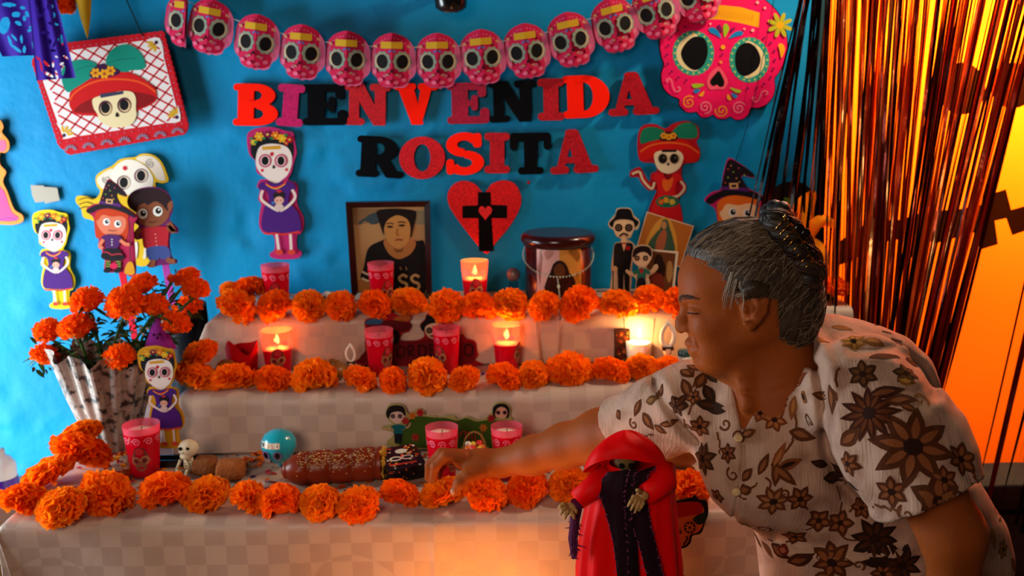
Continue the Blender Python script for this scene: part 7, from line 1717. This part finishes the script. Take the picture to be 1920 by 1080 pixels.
# brows and lashes
m = MB()
for s in (-1, 1):
    for i in range(90):
        t = rg.uniform(0, 1); hw = 3.4 * (1 - .75 * t); p0 = Vector(H(1275 + 34 * t, 560 - 6 * math.sin(2.6 * t) + rg.uniform(-hw, hw), (14 + 36 * t) * s)); loc, nor, _, _ = FACE_BVH.find_nearest(p0); out = (loc - Vector(H(1360, 560, 0))).normalized()
        e_ = loc + Vector((.006, -.002 * (1 if s < 0 else -1), rg.uniform(-.0015, .0015))); e2, _, _, _ = FACE_BVH.find_nearest(e_); m.tube([loc + out * .0002, e2 + out * .0008], [.0006, .0002], mat('#2a1a12', 'hair'), 4)
    pts = []
    for i in range(9):
        t = i / 8; loc, nor, _, _ = FACE_BVH.find_nearest(Vector(H(1286 + 26 * t, 588 - 3 * math.sin(PI * t), (24 + 28 * t) * s))); pts.append(loc + (loc - Vector(H(1360, 585, 0))).normalized() * .0005)
    m.tube(pts, [.0006] + [.0011] * 7 + [.0006], mat('#180c08', 'hair'), 5)
o = m.build('brows_and_lashes', woman, loc=base); o['kind'] = 'stuff'
m = MB(); nl = Vector(HD(850, 922, -.042)); m.ball(tuple(nl), (.0055, .003, .007), mat('#b08068', 'gloss'), 12); m.build('thumb_nail', woman, loc=base, smooth=True)

# ---- blouse
sh = Field((.10, -1.56, .50), (.90, -.92, 1.30), .0032)
K1 = KP
sh.ell(H(1455, 800, 20), hr(150, 96, 130), .05)              # chest
sh.ell(H(1600, 760, 40), hr(150, 105, 130), .06)             # upper back
sh.ell(H(1600, 900, 20), hr(210, 120, 190), .06)
sh.ell(H(1660, 1060, 20), hr(250, 135, 220), .06)            # waist and hips
sh.ell(H(1440, 880, -30), hr(120, 95, 110), .05)             # bust
sh.ell(H(1540, 650, 45), hr(95, 75, 60), .05)                # nape roll
sh.cap(H(1480, 720, 30), H(1650, 720, 20), 78 * K1, 92 * K1, .05)
sh.cap(H(1420, 760, 30), SR + np.array((0, 0, .012)), 80 * K1, 70 * K1, .05)
sh.chain([SR + np.array((.0, 0, .008)), W_(1240, 780, -1.055), W_(1176, 795, -1.005)], [70 / pm, 66 / pm, 58 / pm], .03)      # right sleeve
sh.chain([W_(1625, 740, -1.27), W_(1690, 840, -1.335), W_(1742, 940, -1.385)], [108 * K1, 98 * K1, 92 * K1], .05)            # left sleeve
# openings: cuffs, neck
d_ = W_(1128, 818, -.965) - W_(1240, 780, -1.055); d_ /= np.linalg.norm(d_); c0 = W_(1158, 800, -.99)
sh.blend(c0 - .12, c0 + .12, lambda X, Y, Z: -((X - c0[0]) * d_[0] + (Y - c0[1]) * d_[1] + (Z - c0[2]) * d_[2]) + 0 * X, .003, 'sub')
sh.chain([W_(1200, 792, -1.02), W_(1100, 820, -.95)], [54 / pm, 52 / pm], .004, 'sub')
d2 = W_(1786, 1000, -1.40) - W_(1700, 850, -1.35); d2 /= np.linalg.norm(d2); c2 = W_(1742, 944, -1.392)
lo2, hi2 = W_(1600, 1075, -1.40) , W_(1880, 880, -1.40)
def cuff2(X, Y, Z):
    pl = -((X - c2[0]) * d2[0] + (Y - c2[1]) * d2[1] + (Z - c2[2]) * d2[2])
    rad = np.sqrt((X - c2[0]) ** 2 + (Y - c2[1]) ** 2 + (Z - c2[2]) ** 2) - .10
    return np.maximum(pl, rad)
sl_, _ = sh.sub_((0, 0, 0), (0, 0, 0))
# torso is rebuilt after the cut so that only the sleeve is trimmed
sh.blend(c2 - .12, c2 + .12, cuff2, .003, 'sub')
sh.chain([W_(1700, 870, -1.35), W_(1790, 1010, -1.41)], [84 * K1, 88 * K1], .004, 'sub')
sh.ell(H(1660, 1060, 55), hr(245, 120, 220), .012); sh.ell(H(1640, 940, 40), hr(200, 112, 160), .02)
sh.cap(H(1440, 590, 0), H(1455, 690, 0), 76 * K1, 79 * K1, .008, 'sub')
VN = [(1368, 660), (1372, 715), (1381, 760), (1392, 806), (1412, 778), (1440, 735), (1480, 682), (1512, 640), (1540, 596), (1500, 540), (1400, 560)]
sl, (X, Y, Z) = sh.sub_(sh.lo, sh.lo + sh.h * sh.n)
def folds(X, Y, Z):
    PX, PY = proj(X, Y, Z)
    vcut = poly_sdf(spline(VN, 3), PX, PY) * K1
    d = 0
    def line(pts, w, amp):
        r = 1e9
        for i in range(len(pts) - 1):
            (x0, y0), (x1, y1) = pts[i], pts[i + 1]; ex_, ey_ = x1 - x0, y1 - y0
            t = np.clip(((PX - x0) * ex_ + (PY - y0) * ey_) / (ex_ * ex_ + ey_ * ey_), 0, 1); r = np.minimum(r, (PX - x0 - t * ex_) ** 2 + (PY - y0 - t * ey_) ** 2)
        return amp * np.exp(-r / (2 * w * w))
    d = d + line([(1392, 805), (1394, 850), (1390, 905), (1378, 960), (1372, 1000), (1395, 1035), (1420, 1090)], 3.2, .006)     # placket gap
    d = d + line([(1540, 690), (1546, 780), (1552, 850), (1575, 900), (1620, 950)], 10, .012) - line([(1560, 690), (1566, 780), (1575, 850), (1605, 905), (1640, 960)], 12, .006)   # armhole
    d = d + line([(1600, 655), (1680, 655), (1730, 690), (1755, 740)], 8, .008) - line([(1590, 675), (1670, 678), (1720, 715)], 9, .005)
    d = d + line([(1228, 715), (1250, 760), (1280, 800), (1310, 830)], 7, .010) - line([(1245, 710), (1268, 755), (1300, 795)], 7, .004)
    d = d + line([(1330, 720), (1350, 800), (1360, 900)], 12, .004) + line([(1460, 1010), (1560, 1030), (1680, 1020)], 12, .006) - line([(1470, 1035), (1580, 1050), (1700, 1040)], 10, .005)
    d = d + line([(1480, 870), (1540, 890), (1600, 930)], 12, .005) + line([(1530, 960), (1600, 960), (1680, 1010)], 14, .005) + line([(1500, 640), (1530, 700), (1545, 760)], 7, .005) - line([(1512, 600), (1545, 650), (1560, 720)], 8, .006)
    d = d + line([(1760, 780), (1790, 840), (1820, 900)], 8, .004) + line([(1660, 960), (1700, 900), (1720, 840)], 12, .003)
    d = d + .0012 * np.sin(PX * .11 + .02 * PY) * np.sin(PY * .031)
    return vcut, d
msk = np.abs(sh.a) < .022
XB, YB, ZB = [np.broadcast_to(q, sh.a.shape)[msk] for q in (X, Y, Z)]
v1, d1 = folds(XB, YB, ZB); vcut = np.full(sh.a.shape, 1.0, np.float32); d = np.zeros(sh.a.shape, np.float32); vcut[msk] = v1; d[msk] = d1
front = (Y < YH + .015)
a = sh.a + d.astype(np.float32)
cut = np.where(np.broadcast_to(front, vcut.shape), -vcut, -1.0).astype(np.float32); k_ = .004
qq = np.maximum(k_ - np.abs(a - cut), 0) / k_; sh.a = (np.maximum(a, cut) + qq * qq * k_ * .25).astype(np.float32)
V, F = sh.mesh()
def blouse_material():
    m = bpy.data.materials.new('cream_crinkle_cotton'); m.use_nodes = True
    nt = m.node_tree; N = nt.nodes; L = nt.links; b = N['Principled BSDF']; tc = N.new('ShaderNodeTexCoord')
    n = N.new('ShaderNodeTexNoise'); n.inputs['Scale'].default_value = 22; n.inputs['Detail'].default_value = 7; L.new(tc.outputs['Object'], n.inputs['Vector'])
    r = N.new('ShaderNodeValToRGB'); r.color_ramp.elements[0].position = .3; r.color_ramp.elements[0].color = lin('#8c6752'); r.color_ramp.elements[1].position = .55; r.color_ramp.elements[1].color = lin('#ad8a76'); L.new(n.outputs['Fac'], r.inputs[0])
    L.new(r.outputs[0], b.inputs['Base Color']); b.inputs['Roughness'].default_value = .8; b.inputs['Specular IOR Level'].default_value = .15
    mp = N.new('ShaderNodeMapping'); mp.inputs['Scale'].default_value = (420, 60, 26); L.new(tc.outputs['Object'], mp.inputs[0])
    w = N.new('ShaderNodeTexNoise'); w.inputs['Scale'].default_value = 1; w.inputs['Detail'].default_value = 3; L.new(mp.outputs[0], w.inputs['Vector'])
    bp = N.new('ShaderNodeBump'); bp.inputs['Strength'].default_value = .55; bp.inputs['Distance'].default_value = .003; L.new(w.outputs['Fac'], bp.inputs['Height']); L.new(bp.outputs[0], b.inputs['Normal']); return m
blouse = np_mesh('blouse', V, F, blouse_material(), woman, base)
SB = BVHTree.FromPolygons([tuple(v) for v in V], [tuple(f) for f in F])
# printed flowers, leaves and tendrils lying on the cloth
class Print:
    def __init__(s): s.m = MB(); s.n = 0
    def frame(s, px, py):
        d = ray(px, py).normalized(); loc, nor, _, _ = SB.ray_cast(CAM_LOC, d)
        if loc is None: return None
        if nor.dot(d) > 0: nor = -nor
        up = Vector((0, 0, 1)) - nor * nor.z
        if up.length < .2: up = Vector((0, 1, 0)) - nor * nor.y
        up.normalize(); rt = up.cross(nor); return loc, rt, up, nor
    def put(s, fr, x, y, lift):
        loc, rt, up, nor = fr; c0 = loc + (rt * x - up * y) * KP; h, n2, _, dist = SB.ray_cast(c0 + nor * .02, -nor, .045)
        if h is None:
            h, n2, _, dist = SB.find_nearest(c0, .03)
            if h is None: return None
        if n2.dot(nor) < 0: n2 = -n2
        return h + n2 * lift
    def strip(s, fr, pts, widths, col, lift):
        L_, n = [], len(pts)
        for i, p in enumerate(pts):
            a_, b_ = pts[max(i - 1, 0)], pts[min(i + 1, n - 1)]; dx, dy = b_[0] - a_[0], b_[1] - a_[1]; l = math.hypot(dx, dy) or 1; nx, ny = -dy / l * widths[i], dx / l * widths[i]
            row = [s.put(fr, p[0] + nx * k, p[1] + ny * k, lift) for k in (-1, -.4, .4, 1)]
            if any(q is None for q in row): return
            L_.append(row)
        vs = [v for r_ in L_ for v in r_]; fs = [(i * 4 + j, i * 4 + j + 1, (i + 1) * 4 + j + 1, (i + 1) * 4 + j) for i in range(n - 1) for j in range(3)]
        if max((vs[f[0]] - vs[f[2]]).length for f in fs) > .03: return
        s.m.add(vs, fs, mat(col, 'cloth'))
    def petal(s, fr, x, y, ang, L, w, col, inner=None, lift=.0008):
        c_, s_ = math.cos(R(ang)), math.sin(R(ang)); T = [0, .12, .3, .5, .7, .87, 1]; WD_ = [.12, .5, .9, 1, .75, .38, .02]
        s.strip(fr, [(x + c_ * L * t, y + s_ * L * t) for t in T], [w * q for q in WD_], col, lift)
        if inner: s.strip(fr, [(x + c_ * L * (.15 + .6 * t), y + s_ * L * (.15 + .6 * t)) for t in T], [w * .42 * q for q in WD_], inner, lift + .0005)
    def flower(s, px, py, r, n=6, rot=0, col='#4a2410', inner='#7c4424', centre='#2a140c'):
        fr = s.frame(px, py)
        if fr is None: return
        for i in range(n): s.petal(fr, 0, 0, rot + 360 * i / n, r, r * 1.75 / n + 1, col, inner, .0007 + .0001 * (i % 2))
        s.strip(fr, [(-r * .22, 0), (-r * .1, 0), (r * .1, 0), (r * .22, 0)], [r * .1, r * .2, r * .2, r * .1], centre, .0016)
    def leaf(s, px, py, ang, L, w, col='#4e2812', inner='#7a4626'):
        fr = s.frame(px, py)
        if fr: s.petal(fr, -L / 2 * math.cos(R(ang)), -L / 2 * math.sin(R(ang)), ang, L, w, col, inner)
    def curl(s, px, py, r, rot=0, flip=1, col='#5a2f18', turns=1.15, w=2.0):
        fr = s.frame(px, py)
        if fr: P = spiral(0, 0, r, turns, rot, 16, flip); s.strip(fr, P, [w * (.7 + .5 * i / 16) for i in range(17)], col, .0007)
    def stem(s, pts, col='#5a2f18', w=2.0):
        P = spline(pts, 5, False); fr = s.frame(*P[len(P) // 2])
        if fr is None: return
        # walk along the stem in short pieces, each on its own tangent frame
        for i in range(0, len(P) - 1, 3):
            q = P[i:i + 4]; f2 = s.frame(*q[0])
            if f2 is None or len(q) < 2: continue
            s.strip(f2, [((x - q[0][0]), (y - q[0][1])) for x, y in q], [w] * len(q), col, .0007)
pr = Print()
D1, D2 = '#3a1a0c', '#6a3a1e'
for a_ in [(1712, 838, 66, 8, 10), (1630, 775, 50, 12, 0, D1, '#5a2c14'), (1672, 922, 27, 6, 20), (1800, 862, 30, 6, 0), (1770, 900, 24, 6, 30), (1618, 702, 26, 6, 15, '#3a2010', '#5a3418'), (1505, 655, 26, 6, 30, '#5a3018', '#8a5430'), (1452, 787, 24, 6, 10, '#6a3418', '#9a5a30'), (1425, 775, 18, 5, 40, '#6a3418', '#8a4a28'),
           (1500, 935, 27, 6, 0), (1535, 975, 26, 5, 20), (1575, 980, 26, 5, 0), (1615, 952, 22, 6, 10), (1490, 1005, 26, 5, 30), (1640, 1010, 46, 8, 10, '#2a160c', '#43220f'), (1450, 940, 32, 7, 40, '#5a2e18', '#8c5836'), (1365, 850, 20, 6, 10), (1312, 800, 22, 6, 30), (1318, 860, 34, 7, 20, '#3e2110', '#5c3218'), (1345, 930, 17, 5, 0), (1362, 965, 18, 5, 40), (1268, 762, 22, 6, 0, '#3a1e10', '#56301a'), (1560, 1055, 40, 7, 0), (1690, 1060, 40, 8, 20, '#2a160c', '#43220f'), (1780, 985, 30, 6, 0), (1300, 745, 16, 5, 10), (1800, 760, 22, 6, 0), (1600, 640, 24, 6, 10, '#8a5a28', '#a87a3c'), (1700, 700, 22, 6, 30, '#3a2410', '#5a3a18'), (1880, 1030, 20, 6, 0, '#6a4418', '#8a6428'), (1760, 940, 40, 5, 200), (1590, 870, 22, 6, 0), (1655, 1075, 24, 6, 0)]:
    pr.flower(*a_)
for a_ in [(1480, 715, -62, 62, 11, '#6a3014', '#8a4a22'), (1500, 712, -40, 66, 12, '#6a3014', '#7e3c18'), (1490, 730, -78, 70, 12, '#7a4420', '#9a6030'), (1508, 745, 10, 36, 11, '#7a4420', '#24120a'), (1487, 765, 95, 46, 8, '#7a4420', '#9a6030'), (1475, 690, -70, 26, 10), (1468, 680, 110, 34, 11), (1560, 750, 70, 52, 15), (1537, 742, 190, 28, 8), (1505, 815, 8, 48, 13), (1403, 812, -30, 30, 9), (1595, 820, -50, 44, 14), (1662, 735, -15, 62, 12, D1, D2), (1690, 750, -20, 50, 12),
           (1460, 855, -60, 58, 8, '#7a4020', '#9a5c30'), (1480, 870, -20, 52, 10, '#6a381c', '#24120a'), (1470, 890, 40, 60, 10), (1455, 890, 95, 44, 9), (1432, 870, -65, 44, 8), (1400, 890, -60, 34, 9), (1397, 918, -30, 26, 11), (1560, 895, 12, 54, 12, '#2e180c', '#452410'), (1570, 878, -160, 60, 9, '#2e180c', '#452410'), (1600, 912, 5, 34, 7, '#2e180c', None), (1540, 870, 20, 40, 8, '#2e180c', None),
           (1300, 690, 30, 30, 9), (1288, 700, 25, 34, 11), (1315, 712, -60, 44, 12), (1288, 730, 55, 48, 11), (1330, 740, 60, 44, 12, '#2c180e', '#422414'), (1330, 760, 10, 52, 11, '#2c180e', '#422414'), (1345, 770, -10, 40, 8, '#2c180e', None), (1335, 705, 40, 40, 11, '#34200f', '#4c2c18'), (1240, 735, 110, 40, 9), (1195, 765, 100, 38, 9), (1160, 778, 35, 26, 9), (1215, 790, 45, 40, 12), (1238, 805, 25, 30, 9), (1252, 795, -20, 40, 7), (1222, 750, -30, 34, 10, '#5a3a1c', '#7a5228'),
           (1580, 615, 20, 40, 8, '#8a5a28', None), (1545, 640, 15, 46, 8, '#8a5a28', None), (1640, 640, 20, 36, 10, '#7a4c20', '#a87238'), (1660, 668, 10, 60, 10, '#3c2410', None), (1710, 680, 40, 44, 10, '#3c2410', None), (1700, 715, 5, 30, 9, '#7a4c20', '#a07030'), (1775, 930, -40, 50, 12), (1740, 935, -100, 44, 12), (1800, 945, -20, 40, 10), (1460, 1035, 20, 46, 12, D1, D2), (1500, 1050, -30, 60, 14, D1, D2), (1545, 1080, -20, 40, 10), (1650, 1055, 5, 70, 12, '#2a160c', None), (1862, 1010, 100, 40, 9, '#7a4c20', None), (1900, 1060, 60, 40, 10, '#7a4c20', None), (1420, 1010, 50, 40, 7), (1440, 1030, 40, 40, 8, '#5a3018', None), (1705, 765, 30, 30, 7), (1470, 1032, 0, 20, 12, '#5a1c10', '#8a4a30')]:
    pr.leaf(*a_)
for a_ in [(1452, 730, 17, 180, 1), (1518, 790, 17, 0, -1), (1360, 795, 13, 90, 1), (1383, 818, 13, 0, 1), (1374, 890, 14, 180, 1), (1430, 992, 17, 0, 1), (1400, 985, 12, 0, -1), (1725, 750, 15, 0, 1, '#7a4c20'), (1700, 965, 16, 180, 1), (1740, 975, 18, 0, 1), (1188, 795, 12, 180, 1), (1290, 800, 9, 0, 1), (1610, 1060, 12, 0, 1), (1868, 960, 17, 90, 1, '#7a4c20'), (1470, 925, 9, 0, 1)]:
    pr.curl(*a_)
for pts in [[(1490, 770), (1494, 800), (1485, 830), (1470, 850)], [(1442, 750), (1460, 752), (1478, 748)], [(1575, 690), (1566, 705), (1570, 725)], [(1465, 672), (1485, 665), (1500, 655)], [(1285, 800), (1295, 760), (1300, 720), (1298, 690)], [(1345, 810), (1352, 835), (1350, 852)], [(1435, 895), (1445, 905), (1440, 925)], [(1510, 950), (1525, 965), (1540, 975), (1570, 978)], [(1575, 960), (1575, 920), (1580, 890)], [(1592, 960), (1610, 945), (1640, 950)], [(1465, 1022), (1480, 1012), (1500, 1000), (1525, 985)], [(1440, 1010), (1455, 1022), (1470, 1026)], [(1575, 1000), (1590, 1012), (1620, 1010)], [(1765, 845), (1790, 858), (1815, 880), (1835, 910)], [(1640, 945), (1665, 950), (1690, 955)], [(1720, 990), (1740, 975), (1755, 965)], [(1225, 815), (1205, 820), (1190, 830)], [(1640, 610), (1665, 630), (1690, 650)], [(1375, 980), (1390, 995), (1405, 1010), (1430, 1035)], [(1380, 930), (1400, 920), (1420, 905)]]:
    pr.stem(pts)
# the same kind of motifs carried on round the sides and back of the cloth
rg = np.random.default_rng(44)
cand = V[rg.choice(len(V), 500)]
for p in cand:
    p = Vector(p); n_dir = p - Vector((.56, -1.12, p.z)); 
    if p.y < -1.13 or p.z < .55: continue
    loc, nor, _, _ = SB.find_nearest(p)
    if nor.dot(n_dir) < 0: nor = -nor
    if nor.y < .25: continue
    up = Vector((0, 0, 1)) - nor * nor.z
    if up.length < .2: continue
    up.normalize(); fr = (loc, up.cross(nor), up, nor); t_ = rg.integers(3)
    if t_ == 0:
        for i in range(6): pr.petal(fr, 0, 0, 60 * i, 24, 8, '#4a2410', '#7c4424')
    elif t_ == 1: pr.petal(fr, 0, 0, rg.uniform(0, 360), 44, 11, '#4e2812', '#7a4626')
    else: pr.strip(fr, spiral(0, 0, 15, 1.15, rg.uniform(0, 360), 12), [2] * 13, '#5a2f18', .0007)
o = pr.m.build('floral_print', woman, loc=base); o.parent = blouse; o.location = (0, 0, 0); o['kind'] = 'stuff'
# buttons, collar edge, cuff stitching
m = MB()
for x, y in ((1384, 822), (1380, 922)):
    fr = pr.frame(x, y)
    if fr: q_ = fr[3]; m.lathe(tuple(fr[0]), [(.0065, 0), (.0065, .0022), (.005, .003), (.001, .0026)], mat('#c8a878', 'gloss'), 16, axis=q_)
m.build('button', woman, loc=base, smooth=True)
# skirt, legs and shoes (below the frame)
SKT = mat('#2b2a33', 'cloth'); sx_, sy_ = float(H(1690, 1060, 30)[0]), -1.10
m = MB(); m.grid(lambda u, v: Vector((sx_ + (.13 + .09 * min(1, 3 * v) + .05 * v) * math.cos(2 * PI * u), sy_ + (.10 + .07 * min(1, 3 * v) + .04 * v) * math.sin(2 * PI * u), .64 - .36 * v + .0)) + Vector((.01 * math.sin(10 * PI * u) * v, .01 * math.cos(12 * PI * u) * v, 0)), 48, 12, SKT, True); m.build('skirt', woman, loc=base, smooth=True)
for s in (-1, 1):
    m = MB(); m.tube([(sx_ + s * .09, sy_, .45), (sx_ + s * .09, sy_ + .01, .28), (sx_ + s * .09, sy_, .07)], [.07, .055, .038], SKIN, 14); m.build('leg', woman, loc=base, smooth=True)
    m = MB(); m.ball((sx_ + s * .09, sy_ - .05, .038), (.045, .12, .038), mat('#1c1614', 'gloss'), 18); m.build('shoe', woman, loc=base, smooth=True)
